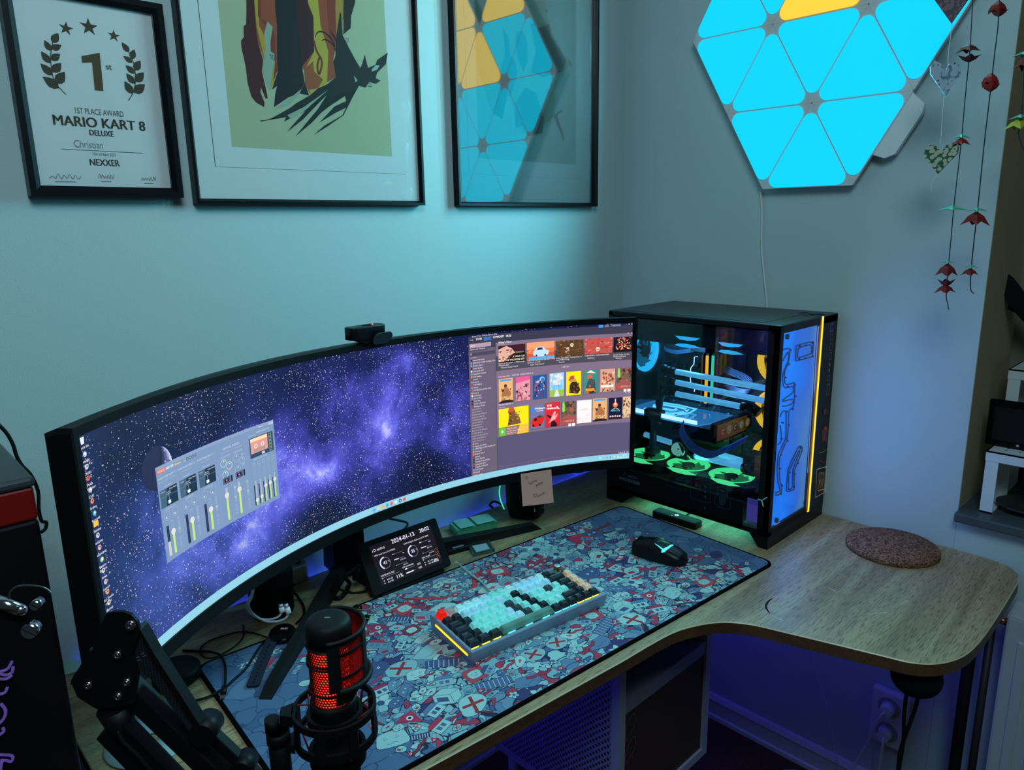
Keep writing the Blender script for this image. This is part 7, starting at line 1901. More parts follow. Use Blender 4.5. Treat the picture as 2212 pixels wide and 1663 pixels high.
cb_((cx0, cy0+.02, cz1-.012), (cx0+.006, cy1, cz1-.003), q)                                          # top side rail
q.build('chassis', CASE, pc)
TOPM = bpy.data.materials.new('case_top_mesh'); N, L, P = nodes_of(TOPM); P.inputs['Roughness'].default_value = .35
tcn = N.new('ShaderNodeTexCoord'); mp = N.new('ShaderNodeMapping'); mp.inputs['Scale'].default_value = (120, 220, 120); L.new(tcn.outputs['Object'], mp.inputs[0])
vo = N.new('ShaderNodeTexVoronoi'); vo.inputs['Scale'].default_value = 1; vo.inputs['Randomness'].default_value = 0; L.new(mp.outputs[0], vo.inputs[0])
lt = N.new('ShaderNodeMath'); lt.operation = 'LESS_THAN'; lt.inputs[1].default_value = .3; L.new(vo.outputs['Distance'], lt.inputs[0])
mx = N.new('ShaderNodeMix'); mx.data_type = 'RGBA'; mx.inputs['A'].default_value = (*RGB(26, 32, 36), 1); mx.inputs['B'].default_value = (*RGB(6, 7, 8), 1); L.new(lt.outputs[0], mx.inputs['Factor']); L.new(mx.outputs['Result'], P.inputs['Base Color'])
q = cb_((cx0, cy0, cz1-.004), (cx1, cy1, cz1), bev=.0015); q.build('top_panel', mat('case_top', (24, 29, 33), .35), pc)
q = cb_((cx0+.02, cy0+.05, cz1), (cx1-.03, cy1-.03, cz1+.0006)); q.build('top_mesh', TOPM, pc)
# feet
for prof in ([(cy0, cz0), (cy0, .0002), (cy0+.022, .0002), (cy0+.046, cz0)], [(cy1, cz0), (cy1-.091, cz0), (cy1-.050, .0002), (cy1, .0002)]):
    q = MB(); q.hexa([Vector((cx0, y, z)) for y, z in prof], [Vector((cx1, y, z)) for y, z in prof]); q.build('foot', CASE, pc)
# lower side panel with stickers
lp = cb_((cx0, -.586, cz0+.002), (cx0+.004, cy1-.012, .098)).build('lower_side_panel', mat('panel_black', (10, 10, 12), .45), pc)
A = Art(.00003); zx = lambda a, b: (lambda p: (-p.y, p.z))(PX(1310+a/6.32, 1000+b/6.32, cx0))
G1, G2, G3 = (44, 52, 58), (70, 86, 92), (28, 32, 38)
A.poly([zx(*p) for p in ((172, 178), (455, 262), (452, 305), (170, 215))], G2)
def cxt(s_, a, b, sz, c_, bold=.01):
    V_, F_, w_ = text_polys(s_, bold); p = zx(*a); p2 = zx(*b); d_ = Vector((p2[0]-p[0], p2[1]-p[1])); sx_ = d_.length/(w_*sz); an = math.atan2(d_.y, d_.x)
    A.text(s_, p, sz, c_, bold, rot=an, sx=sx_)
cxt('ROG', (298, 190), (418, 222), .0085, (96, 106, 112), .02); cxt('CERTIFIED', (205, 218), (425, 280), .0045, (24, 28, 30), .02)
A.poly([zx(*p) for p in ((222, 160), (250, 130), (272, 128), (262, 165), (240, 172))], G1); A.poly([zx(*p) for p in ((240, 160), (262, 140), (256, 160))], (10, 10, 12))
def oline(pts, c_=G1, w_=.0008): A.stroke([zx(*p) for p in pts], w_, c_, 1, True)
oline(((450, 80), (740, 150), (742, 290), (455, 215)), G3); oline(((820, 200), (960, 215), (1030, 240), (1080, 235), (1092, 290), (1090, 370), (1050, 382), (822, 300)), G1)
oline(((1155, 203), (1430, 285), (1420, 540), (1350, 535), (1180, 480), (1152, 470)), (52, 62, 74), .001)
for (a, b, r) in ((1235, 300, .0042), (1352, 322, .0032), (1350, 392, .0032), (1350, 462, .0032)): A.ring(zx(a, b), r*.45, r, (60, 72, 84), 20)
A.stroke([zx(1280, 290), zx(1280, 350)], .002, (44, 54, 66))
oline(((1525, 320), (1560, 310), (1620, 320), (1648, 360), (1650, 480), (1690, 500), (1688, 560), (1695, 620), (1660, 630), (1620, 628), (1575, 600), (1520, 590), (1478, 550), (1490, 450), (1520, 440)), (56, 68, 84), .001)
A.poly([zx(*p) for p in ((1535, 370), (1560, 362), (1625, 378), (1600, 388))], (70, 72, 64)); A.poly([zx(*p) for p in ((1534, 400), (1640, 420), (1640, 520), (1600, 590), (1540, 560))], (24, 32, 44))
A.disc(zx(1345, 612), .0012, (150, 190, 210), 8)
A.build('stickers', lambda u, v, h: Vector((cx0-.0003-h, -u, v)), attr_mat('sticker_print', 0, .5), lp)
# front corner emblem
q = MB(); e0 = PX(1645, 1083, cx0-.0012)
for px, py in ((1637, 1078), (1657, 1074), (1649, 1094)): q.tube([PX(1645.5, 1081, cx0-.0012), PX(px, py, cx0-.0012)], .0011, 6, k=1)
q.build('emblem', mat('emblem_teal', (60, 120, 124), .3, .5, emit=(90, 170, 176), es=.45), pc)
# compartment near the front corner; its purple light is a glowing plane
VIO = mat('violet_lit', (20, 16, 60), .5, emit=(70, 64, 160), es=.5)
q = cb_((cx0+.012, -.624, .052), (cx0+.016, -.590, .106)); q.build('bay_glow_plane', VIO, pc)
q = cb_((cx0+.001, -.627, .040), (cx0+.05, -.588, .049)); q.build('drive_bay_floor', mat('bay_teal', (60, 80, 84), .3), pc)
# inner room: tray wall, floor plate
INN = mat('inner_black', (16, 19, 24), .5)
tray = cb_((-.096, cy0+.05, cz0+.012), (-.092, cy1-.012, cz1-.02)); tray.build('motherboard_tray', INN, pc)
# motherboard with blocks
q = MB(); cb_((-.102, -.470, .140), (-.096, -.222, .440), q)
rnd = random.Random(8)
for i in range(60):
    y = rnd.uniform(-.465, -.24); z = rnd.uniform(.15, .43); h = rnd.uniform(.004, .014); s1, s2 = rnd.uniform(.006, .02), rnd.uniform(.004, .018)
    cb_((-.102-h, y, z), (-.102, y+s1, z+s2), q, mi=1 if rnd.random() < .6 else 2)
cb_((-.128, -.245, .24), (-.102, -.222, .43), q, mi=1); cb_((-.13, -.37, .40), (-.102, -.25, .43), q, mi=1)
cb_((-.112, -.44, .15), (-.102, -.26, .21), q, mi=3)
q.build('motherboard', [mat('pcb_black', (18, 24, 24), .5), mat('heatsink_grey', (40, 48, 56), .4, .5), mat('chip_dark', (26, 30, 34), .4), mat('green_lit_shroud', (14, 40, 30), .4, .3)], pc)
# memory sticks
YLW = mat('glow_yellow', (60, 40, 0), .4, emit=(255, 190, 30), es=1.15); TEA = mat('glow_green_teal', (0, 50, 36), .4, emit=(50, 240, 190), es=.9); TEAD = mat('memory_dark', (40, 26, 16), .35, .4)
def stick(px, m_, w_):
    a, b = PX(px, 763, -.150), PX(px+1, 872, -.150)
    q = MB(); cb_((-.150, a.y-w_/2, b.z), (-.106, a.y+w_/2, a.z), q, mi=0); cb_((-.153, a.y-w_/2, b.z), (-.150, a.y+w_/2, a.z-.006), q, mi=1)
    cb_((-.1535, a.y-w_*.35, a.z-.022), (-.149, a.y+w_*.35, a.z-.014), q, mi=1); q.build('memory_stick', [TEAD, m_], pc)
stick(1529, YLW, .0075); stick(1541.5, TEA, .0068); stick(1519, mat('memory_amber', (90, 50, 20), .4, emit=(120, 60, 20), es=.3), .003); stick(1552, mat('memory_side', (50, 30, 24), .4), .004)
def EM(name, c_, es): return mat(name, tuple(v*.15 for v in c_), .4, emit=c_, es=es)
# thin glowing line on the cooler
q = MB(); q.tube([PX(*p, -.13) for p in ((1507, 770), (1500, 771), (1499, 786), (1492, 795), (1491, 812), (1492, 826), (1500, 833))], .0012, 6, k=1); q.tube([PX(1501, 833, -.13), PX(1500, 846, -.13)], .0012, 6, k=1); q.build('edge_light', EM('white_cyan_line', (190, 244, 255), 1.5), pc)
# graphics card with clear water block
GXL, GXR = -.262, -.112
gz = PX(1435, 893, GXL).z
def GP(px, py, z): return PZ(px, py, z)
tl_, bl_, br_, trr, ml_ = GP(1403, 854, gz), GP(1371, 880, gz), GP(1505, 908, gz), GP(1567, 884, gz), GP(1345, 873, gz)
def flat_pts(pts): return [Vector((p.x, p.y, gz)) for p in pts]
y_f = br_.y; y_b = cy1-.016
CLR = glass_mat('clear_acrylic', .12, .05, (.86, .96, 1))
o = MB(); blk = [(GXL, y_b), (GXL, y_f), (GXL+.02, y_f-.005), (-.165, y_f-.035), (-.15, y_f-.05), (GXR, y_f-.052), (GXR, y_b)]
o.hexa([Vector((x, y, gz-.014)) for x, y in blk], [Vector((x, y, gz)) for x, y in blk])
gpu = o.build('graphics_card', CLR, pc)
o = MB(); o.hexa([Vector((x*.999, y, gz-.0165)) for x, y in blk], [Vector((x*.999, y, gz-.0145)) for x, y in blk]); o.build('lit_base', EM('gpu_blue_glow', (64, 160, 228), .95), gpu)
o = MB(); e1 = [(GXL-.0005, y_b), (GXL-.0005, y_f)]
cb_((GXL-.0012, y_f, gz-.012), (GXL+.0004, y_b, gz-.002), o); o.build('lit_edge', EM('gpu_edge_white', (190, 238, 255), 1.6), gpu)
# water channel meander
o = MB()
for rr_, zz in ((.0035, gz-.006),):
    Lp = [(-.235, -.26), (-.235, -.34), (-.17, -.35), (-.17, -.27), (-.20, -.265), (-.20, -.32), (-.185, -.325)]
    o.tube([Vector((x, y, zz)) for x, y in Lp], .0042, 8, k=3, flat=.6)
    o.tube([Vector((x, y, zz)) for x, y in ((-.248, -.23), (-.248, -.352), (-.15, -.362), (-.15, -.25))], .0032, 8, k=2, flat=.6)
o.build('water_channel', EM('water_cyan', (110, 222, 255), 1.7), gpu)
o = MB()
for x, y in ((-.255, -.24), (-.255, -.31), (-.255, -.37), (-.255, y_f+.01), (-.13, -.28), (-.13, -.36), (-.16, y_f-.025), (-.2, y_f+.005), (-.19, -.36), (-.215, -.37)): o.cyl((x, y, gz), (x, y, gz+.0018), .003, n=10)
o.build('screws', mat('screw_bright', (150, 190, 210), .3, .8), gpu)
o = MB(); cb_((GXL+.002, y_f-.052, gz-.050), (GXR, y_b, gz-.018), o); cb_((GXL+.002, y_f-.052, gz-.018), (GXR, y_f-.036, gz-.003), o)
o.build('shroud', mat('gpu_black', (12, 14, 18), .35), gpu)
ye = y_f-.0525
o = MB(); cb_((GXL+.004, ye-.0015, gz-.044), (GXR-.004, ye, gz-.006), o); gs = o.build('amber_end_plate', mat('amber_plate', (110, 66, 16), .4, emit=(110, 70, 20), es=.22), gpu)
A = Art(.00003); W0 = (GXR-GXL-.008)
for i, c_ in enumerate(((170, 60, 44), (170, 160, 140), (90, 70, 110), (150, 160, 100), (180, 150, 80))):
    u = .016+W0*(.06+.21*i); A.disc((u, .0), .0112 if i != 2 else .0095, c_ if i != 2 else (44, 30, 50), 24); A.ring((u, 0), .004, .006, (230, 215, 190) if i != 1 else (120, 110, 100), 16, 30, 300)
A.build('round_stickers', lambda u, v, h: Vector((GXL+.004+u, ye-.0018-h, gz-.025+v)), attr_mat('plate_stickers', 0.28, .5), gs)
# coolant tubes and fittings
TUB = bpy.data.materials.new('coolant_tube'); N, L, P = nodes_of(TUB); P.inputs['Base Color'].default_value = (*RGB(120, 190, 215), 1); P.inputs['Roughness'].default_value = .25; P.inputs['Emission Color'].default_value = (*RGB(84, 170, 208), 1); P.inputs['Emission Strength'].default_value = .85
FIT = mat('fitting_black', (14, 15, 18), .3)
XT = -.235
def tubeobj(a, b, r=.0072, x=XT, x2=None):
    q = MB(); q.cyl(PX(*a, x), PX(*b, x if x2 is None else x2), r, n=20); return q.build('coolant_tube', TUB, pc)
def fit(a, b, r=.0095, x=XT):
    q = MB(); q.cyl(PX(*a, x), PX(*b, x), r, n=20); return q
tubeobj((1458, 802), (1652, 838)); tubeobj((1458, 825), (1648, 865)); tubeobj((1458, 850), (1606, 879))
q = MB()
for y_, x_ in ((802, 0), (825, 0), (850, 4)):
    q.cyl(PX(1446+x_, y_-2, XT), PX(1461, y_+1, XT), .0090, n=20); q.cyl(PX(1438, y_-3, XT), PX(1448, y_-1, XT), .0105, n=20)
for y_ in (796, 819): q.sphere(PX(1434, y_, XT+.01), .0125, 16, 10)
q.tube([PX(1440, 846, XT), PX(1430, 848, XT), PX(1425, 858, XT), PX(1424, 876, XT)], .0095, 14); q.cyl(PX(1424, 862, XT), PX(1434, 838, XT), .0115, n=16)
q.cyl(PX(1424, 868, XT), PX(1424, 888, XT), .0085, n=16)
q.build('fittings', FIT, pc)
q = MB(); q.cyl(PX(1602, 878, XT), PX(1612, 880, XT), .0100, n=20); q.cyl(PX(1616, 874, XT), PX(1640, 892, XT), .0120, n=20); q.build('fittings', FIT, pc)
q = MB(); q.cyl(PX(1411, 890, XT-.02), PX(1411, 972, XT-.02), .0090, n=20); q.box(PX(1414, 893, XT-.02), (.022, .05, .020)); q.box(PX(1410, 912, XT-.02), (.020, .046, .012)); q.box(PX(1410, 972, XT-.015), (.028, .03, .014)); hb = q.build('card_support', FIT, pc)
A = Art(.00002); pz_ = PX(1414, 893, XT-.0315)
A.rect((-.014, -.004), (.020, .004), (56, 68, 76)); A.text('ACTIVE', (0.0, -.002), .005, (120, 140, 150), .01); A.ring((.016, -.022), .0018, .003, (120, 140, 150), 14)
A.build('support_label', lambda u, v, h: Vector((XT-.0315-h, pz_.y-u, pz_.z+v)), attr_mat('support_print', .25, .5), hb)
# pump with a round glass face
pp = PX(1467, 972, -.245)
q = MB(); q.box(pp+Vector((.016, 0, 0)), (.03, .048, .048), bev=.003); q.build('pump', FIT, pc)
q = MB(); q.cyl(PX(1465, 970, -.2455), PX(1465, 970, -.2475), .0175, n=32); q.build('pump_dial', EM('pump_face', (120, 200, 180), .7), pc)
q = MB(); q.cyl(PX(1465, 970, -.2475), PX(1465, 970, -.2490), .0022, n=12); q.torus(PX(1465, 970, -.2478), (1, 0, 0), .0180, .0016, 32, 8); q.build('pump_hub', CHROME, pc)
tubeobj((1500, 983), (1612, 1010), .0085, -.235); q = MB(); q.cyl(PX(1486, 980, -.235), PX(1502, 984, -.235), .0105, n=18); q.cyl(PX(1604, 1010, -.235), PX(1620, 1013, -.235), .011, n=18); q.build('fittings', FIT, pc)
tubeobj((1550, 980), (1628, 1003), .0075, -.19); tubeobj((1390, 937), (1450, 956), .0075, -.2)
q = MB(); q.cyl(PX(1424, 966, -.23), PX(1450, 972, -.23), .007, n=18); q.cyl(PX(1382, 935, -.2), PX(1393, 939, -.2), .010, n=18); q.build('fittings', FIT, pc)
# distribution block corner at the front
q = MB(); q.box(PX(1628, 1000, -.2), (.05, .03, .05)); q.build('front_block', FIT, pc)
# sleeved power cables
def sleeve(name, pts, n, m_, r=.0017, x0=-.21, spread=(0, 0, .0034)):
    q = MB()
    for i in range(n):
        off = Vector(spread)*(i-(n-1)/2)
        q.tube([p+off for p in pts], r, 6, k=6)
    return q.build(name, m_, pc)
BLUC = mat('sleeved_blue', (50, 84, 150), .7)
sleeve('power_cable', [PX(1474, 915, -.262), PX(1472, 930, -.27), PX(1482, 950, -.272), PX(1505, 972, -.268), PX(1535, 982, -.26), PX(1562, 973, -.24), PX(1590, 960, -.21), PX(1612, 948, -.17)], 6, BLUC, .0019, spread=(0, -.0016, .0034))
LCB = mat('sleeved_pale', (120, 136, 170), .7)
sleeve('power_cable', [PX(1566, 796, -.12), PX(1585, 805, -.15), PX(1605, 813, -.16), PX(1620, 824, -.15), PX(1622, 838, -.12)], 5, LCB, .0019, spread=(0, .0015, -.0034))
sleeve('power_cable', [PX(1562, 822, -.11), PX(1585, 840, -.14), PX(1605, 846, -.15), PX(1620, 842, -.13)], 5, LCB, .0019, spread=(0, .0015, -.0030))
sleeve('power_cable', [PX(1430, 742, -.12), PX(1440, 755, -.13), PX(1462, 760, -.13), PX(1490, 757, -.13), PX(1510, 752, -.11)], 4, mat('sleeved_slate', (70, 96, 130), .7), .0016, spread=(0, 0, -.0028))
# fans
def fan(c, axis, col, es, R=.056, th=.022, xdir=None):
    c = Vector(c); Q = frame_of(axis, xdir); g = MB()
    hs = .060
    # square frame with a round opening
    for sx_ in (-1, 1):
        for sy_ in (-1, 1):
            pts = [(sx_*hs, sy_*hs)]; a0 = math.atan2(0, sx_); 
            arc = [(R*math.cos(a)*1.02, R*math.sin(a)*1.02) for a in [math.atan2(sy_, 0)+(math.atan2(0, sx_)-math.atan2(sy_, 0)+(2*math.pi if (math.atan2(0, sx_)-math.atan2(sy_, 0)) < -math.pi else -2*math.pi if (math.atan2(0, sx_)-math.atan2(sy_, 0)) > math.pi else 0))*k/8 for k in range(9)]]
            pts = [(sx_*hs, sy_*hs), (0, sy_*hs)]+arc+[(sx_*hs, 0)]
            M4 = Matrix.Translation(c) @ Q.to_4x4(); g.prism(pts, -th/2, th/2, M4)
    fo = g.build('fan', MBLACK, pc)
    r_ = MB(); e_ = th/2
    r_.lathe([(R-.001, e_), (R-.003, e_+.001), (R-.010, e_-.003), (R-.0115, e_-.008), (R-.0115, -e_+.008), (R-.010, -e_+.003), (R-.003, -e_-.001), (R-.001, -e_)], c, Q.col[2], 48)
    r_.build('light_ring', EM('ring_%d_%d_%d' % col, col, es), fo)
    b_ = MB()
    for k in range(9):
        a = 2*math.pi*k/9; V = []
        for j in range(5):
            rr = .016+(R-.031)*j/4
            for s_ in (-.20, .0, .20):
                aa = a+s_+.10*j; zz = .006*(s_/.2)
                V.append(c+Q @ Vector((rr*math.cos(aa), rr*math.sin(aa), zz)))
        b_.add(V, [(3*j+i, 3*j+i+1, 3*j+i+4, 3*j+i+3) for j in range(4) for i in range(2)], 0, True)
    b_.build('blades', EM('blade_%d_%d_%d' % col, tuple(int(v*.6) for v in col), es*.5), fo)
    h_ = MB(); h_.cyl(c-Q @ Vector((0, 0, .009)), c+Q @ Vector((0, 0, .009)), .016, n=24); h_.build('hub', MBLACK, fo)
    return fo
GRN = (76, 255, 150); CYF = (40, 196, 255); YLF = (255, 206, 40)
for y in (-.2575, -.380, -.5025): fan((-.205, y, .110), (0, 0, 1), GRN, 1.0, th=.018)
fan((-.185, cy1-.028, .395), (0, -1, 0), CYF, 1.1, th=.024)
for z in (.398, .275, .152): fan((-.112, -.565, z), (-1, 0, 0), YLF, 1.0, th=.022)
# floor plate; glowing lens shapes added at the near side imitate fan ring light
q = MB(); cb_((cx0+.006, -.582, .078), (-.284, cy1-.012, .094), q); q.build('floor_duct', mat('duct_black', (9, 10, 12), .4), pc)
def lens(pts, x, m_, nm):
    P_ = [PX(*p, x) for p in pts]; q = MB(); q.hexa([p+Vector((.002, 0, 0)) for p in P_], P_); q.build(nm, m_, pc)
GLN = EM('fan_glow_green', (90, 255, 150), 1.0); CLN = EM('fan_glow_cyan', (40, 196, 255), 1.0)
for a in (0, 1, 2):
    dx, dy = 94*a, 24*a
    lens([(1346+dx, 985+dy), (1360+dx, 986+dy), (1385+dx, 991+dy), (1400+dx, 999+dy), (1410+dx, 1003+dy), (1385+dx, 1001+dy), (1362+dx, 995+dy)], -.2955, GLN, 'fan_glow_shape')
q = MB(); cb_((-.262, -.60, .438), (-.14, cy1-.02, .488), q); q.build('top_radiator', mat('radiator_black', (14, 20, 28), .4), pc)
for dx, dy in ((0, 0), (93, 14)):  # added glowing lens shapes stand in for the top fans' light
    lens([(1458+dx, 725+dy), (1470+dx, 726+dy), (1511+dx, 731+dy), (1503+dx, 735.5+dy), (1485+dx, 736+dy), (1468+dx, 733+dy)], -.266, CLN, 'fan_glow_shape')
    lens([(1458+dx, 745+dy), (1464+dx, 742+dy), (1480+dx, 742.5+dy), (1498+dx, 746+dy), (1512+dx, 752+dy), (1490+dx, 752+dy), (1470+dx, 749+dy)], -.266, CLN, 'fan_glow_shape')
# light from the fans and water block
light('case_glow_top', 'POINT', (-.20, -.33, .42), .9, (.15, .6, 1), .03)
light('case_glow_mid', 'POINT', (-.19, -.50, .30), .5, (.3, .6, 1), .03)
light('case_glow_low', 'POINT', (-.24, -.40, .15), .6, (.1, 1, .45), .03)
light('case_under_glow', 'AREA', (-.22, -.42, .029), .2, (.15, 1, .8), .14, .32)
light('case_front_glow', 'AREA', (-.195, cy0-.004, .27), .75, (.16, .34, 1), .16, .42, (-.195, -2, .27))
# glass
q = cb_((cx0-.0004, -.622, .0985), (cx0+.003, cy1-.004, .4985)); q.build('side_glass', glass_mat('case_glass', .03, .0, (.82, .86, .92)), pc)
# lit distribution plate behind the front glass
DPL = bpy.data.materials.new('lit_distribution_plate'); N, L, P = nodes_of(DPL)
tcn = N.new('ShaderNodeTexCoord'); sx_ = N.new('ShaderNodeSeparateXYZ'); L.new(tcn.outputs['Object'], sx_.inputs[0])
nz = N.new('ShaderNodeTexNoise'); nz.inputs['Scale'].default_value = 7; nz.inputs['Detail'].default_value = 1; L.new(tcn.outputs['Object'], nz.inputs['Vector'])
mr = N.new('ShaderNodeMapRange'); mr.inputs['From Min'].default_value = cx0-(cx0+cx1)/2+.014; mr.inputs['From Max'].default_value = DX1-(cx0+cx1)/2; L.new(sx_.outputs[0], mr.inputs[0])
ad = N.new('ShaderNodeMath'); ad.operation = 'ADD'; L.new(mr.outputs[0], ad.inputs[0])
sb = N.new('ShaderNodeMath'); sb.operation = 'MULTIPLY_ADD'; sb.inputs[1].default_value = 2.4; sb.inputs[2].default_value = -1.25; L.new(nz.outputs['Fac'], sb.inputs[0]); L.new(sb.outputs[0], ad.inputs[1])
rp = N.new('ShaderNodeValToRGB'); E_ = rp.color_ramp.elements; E_[0].color = (*RGB(0, 128, 255), 1); E_[1].position = 1.0; E_[1].color = (*RGB(66, 122, 190), 1)
e_ = E_.new(.3); e_.color = (*RGB(16, 108, 236), 1); e_ = E_.new(.65); e_.color = (*RGB(42, 102, 206), 1)
L.new(ad.outputs[0], rp.inputs[0]); L.new(rp.outputs[0], P.inputs['Emission Color']); P.inputs['Emission Strength'].default_value = 1.0; P.inputs['Base Color'].default_value = (.003, .01, .03, 1); P.inputs['Roughness'].default_value = .2
q = cb_((PX0, cy0+.006, .048), (DX1, cy0+.012, .493)); dpo = q.build('distribution_plate', DPL, pc)
kz = 3.325
def FP(a, b, off=.002): return PY(1640+a/kz, 660+b/kz, cy0-off+.006)
CH = mat('channel_edge', (24, 44, 90), .2, emit=(30, 60, 130), es=.35); CHB = mat('channel_bright', (150, 170, 220), .2, emit=(120, 150, 220), es=.6)
q = MB()
for pts in (((170, 318), (200, 308), (220, 312), (218, 360), (206, 420), (184, 470), (182, 540), (196, 568), (240, 556), (254, 560), (254, 650), (250, 700), (238, 738), (212, 760), (210, 860), (196, 975), (152, 1070), (142, 1160), (150, 1262), (160, 1290), (156, 1350), (118, 1362)),
            ((168, 400), (200, 340), (210, 340), (208, 400), (172, 480), (168, 550), (188, 592), (240, 580), (245, 620), (200, 655), (168, 680)), ((168, 690), (240, 672), (240, 700), (200, 720), (168, 722)),
            ((150, 800), (162, 770), (190, 756), (192, 850), (188, 960), (140, 1060), (128, 1180), (138, 1280), (150, 1330), (118, 1345)), ((150, 860), (160, 960), (135, 1000)),
            ((265, 300), (275, 285), (380, 260), (388, 275), (382, 350), (372, 370), (275, 395), (262, 385), (265, 300)), ((280, 310), (300, 298), (365, 282), (376, 300), (370, 345), (300, 368), (276, 372), (280, 310)),
            ((205, 1180), (235, 1110), (280, 1020), (302, 1010), (308, 1040), (270, 1140), (250, 1190), (252, 1300), (240, 1325), (196, 1332), (200, 1250), (205, 1180)), ((216, 1185), (280, 1050), (292, 1050), (240, 1180), (240, 1300), (210, 1315), (216, 1185))):
    q.tube([FP(*p) for p in pts], .0016, 6, k=2)
q.build('channel_outline', CH, dpo)
q = MB(); q.tube([FP(*p, .003) for p in ((425, 150), (408, 400), (395, 640), (372, 960), (356, 1200), (345, 1420))], .0014, 6, k=2); q.tube([FP(*p, .003) for p in ((110, 1575), (220, 1520), (345, 1435))], .0012, 6, k=2); q.tube([FP(*p, .003) for p in ((410, 150), (395, 400), (382, 640), (362, 960), (348, 1200))], .0009, 6, k=2); q.build('plate_edge', CHB, dpo)
q = MB()
for a, b in ((218, 318), (206, 420), (182, 515), (200, 582), (248, 568), (255, 650), (236, 742), (190, 760), (206, 856), (162, 840), (196, 970), (154, 956), (152, 1070), (142, 1168), (156, 1290), (150, 1350), (285, 290), (330, 285), (378, 268), (378, 365), (325, 378), (282, 385), (412, 290), (408, 405), (398, 520), (396, 635), (388, 745), (380, 858), (372, 970), (366, 1080), (360, 1186), (348, 1290), (212, 1196), (250, 1208), (208, 1318), (244, 1300), (290, 1020), (272, 1130)):
    c = FP(a, b, .0); q.cyl(c, c-Vector((0, .004, 0)), .0022, n=10)
for a, b in ((195, 222), (325, 1412), (118, 1540)): c = FP(a, b, .0); q.cyl(c, c-Vector((0, .0045, 0)), .0062, n=16)
q.build('plate_screws', mat('screw_navy', (20, 26, 60), .3, .6), dpo)
q = cb_((PX0-.002, cy0-.0004, .046), (DX1+.002, cy0+.0008, .495)); q.build('front_glass', glass_mat('front_glass', .03, .0, (.95, .97, 1)), pc)
# yellow light strip and ports
q = cb_((-.0985, cy0-.0012, .032), (-.0910, cy0+.002, .5125)); q.build('light_strip', mat('strip_yellow', (60, 40, 0), .4, emit=(255, 206, 30), es=1.7), pc)
q = cb_((-.105, cy0-.0008, .036), (-.0990, cy0+.001, .508)); q.build('strip_diffuser', mat('strip_amber', (60, 36, 0), .4, emit=(170, 110, 10), es=.5), pc)
rp_ = MB()
A = Art(.00003)
def FR(a, b): p = PY(1640+a/kz, 660+b/kz, cy0); return (p.x, p.z)
for a0, b0, a1, b1, c_ in ((512, 133, 526, 182, (70, 120, 255)), (512, 212, 524, 246, (90, 96, 104)), (508, 272, 520, 318, (90, 96, 104)), (504, 340, 515, 384, (90, 96, 104)), (486, 568, 498, 636, (110, 116, 124)), (493, 505, 503, 538, (100, 106, 114))):
    p, p2 = FR(a0, b0), FR(a1, b1); A.stroke([(p[0], p[1]), (p2[0], p[1]), (p2[0], p2[1]), (p[0], p2[1])], .0009, c_, 1, True)
for a, b in ((504, 424), (500, 465)): A.ring(FR(a, b), .0022, .0034, (120, 126, 134), 14)
PORTS_ = A; A = Art(.00003, .0002)
PORTS_.build('ports', lambda u, v, h: Vector((u, cy0-.0006-h, v)), attr_mat('front_print', .5, .5), pc)
A.disc(FR(466, 925), .0125, (150, 130, 20), 22, ry=.016); A.poly([FR(*p) for p in ((446, 975), (450, 920), (440, 905), (462, 890), (470, 868), (488, 880), (492, 905), (484, 925), (486, 970))], (60, 14, 12)); A.poly([FR(*p) for p in ((456, 890), (470, 865), (484, 868), (488, 895))], (110, 24, 16))
A.stroke([FR(430, 1058), FR(460, 1048), FR(488, 1030)], .0013, (110, 116, 30)); A.stroke([FR(430, 1110), FR(455, 1128), FR(476, 1118)], .0016, (90, 16, 24)); A.poly([FR(*p) for p in ((455, 745), (480, 735), (492, 760), (462, 790))], (50, 12, 16))
a_, b_, c__, d__ = FR(412, 1175), FR(482, 1155), FR(474, 1335), FR(402, 1378)
A.stroke([a_, b_, c__, d__], .0015, (170, 176, 176), 1, True); A.poly([FR(*p) for p in ((420, 1200), (470, 1190), (462, 1300), (412, 1325))], (46, 38, 16))
A.stroke([FR(425, 1250), FR(432, 1290), FR(440, 1250), FR(448, 1290), FR(458, 1240)], .0014, (160, 130, 20)); A.stroke([FR(418, 1330), FR(462, 1318)], .003, (140, 116, 20)); A.stroke([FR(430, 1215), FR(440, 1195), FR(452, 1210), FR(462, 1195)], .0014, (140, 100, 30))
A.build('stickers', lambda u, v, h: Vector((u, cy0-.0006-h, v)), attr_mat('front_print', .5, .5), pc)
q = MB(); pt_ = PZ(1770, 680, cz1+.0012); q.tube([PZ(1725, 676, cz1+.001), PZ(1742, 675, cz1+.001), PZ(1752, 678, cz1+.001), PZ(1768, 677, cz1+.001), PZ(1780, 679, cz1+.001)], .0012, 6); q.tube([PZ(1735, 680, cz1+.001), PZ(1775, 682, cz1+.001)], .0008, 6); q.build('top_controls', mat('control_teal', (60, 100, 104), .3, .5), pc)

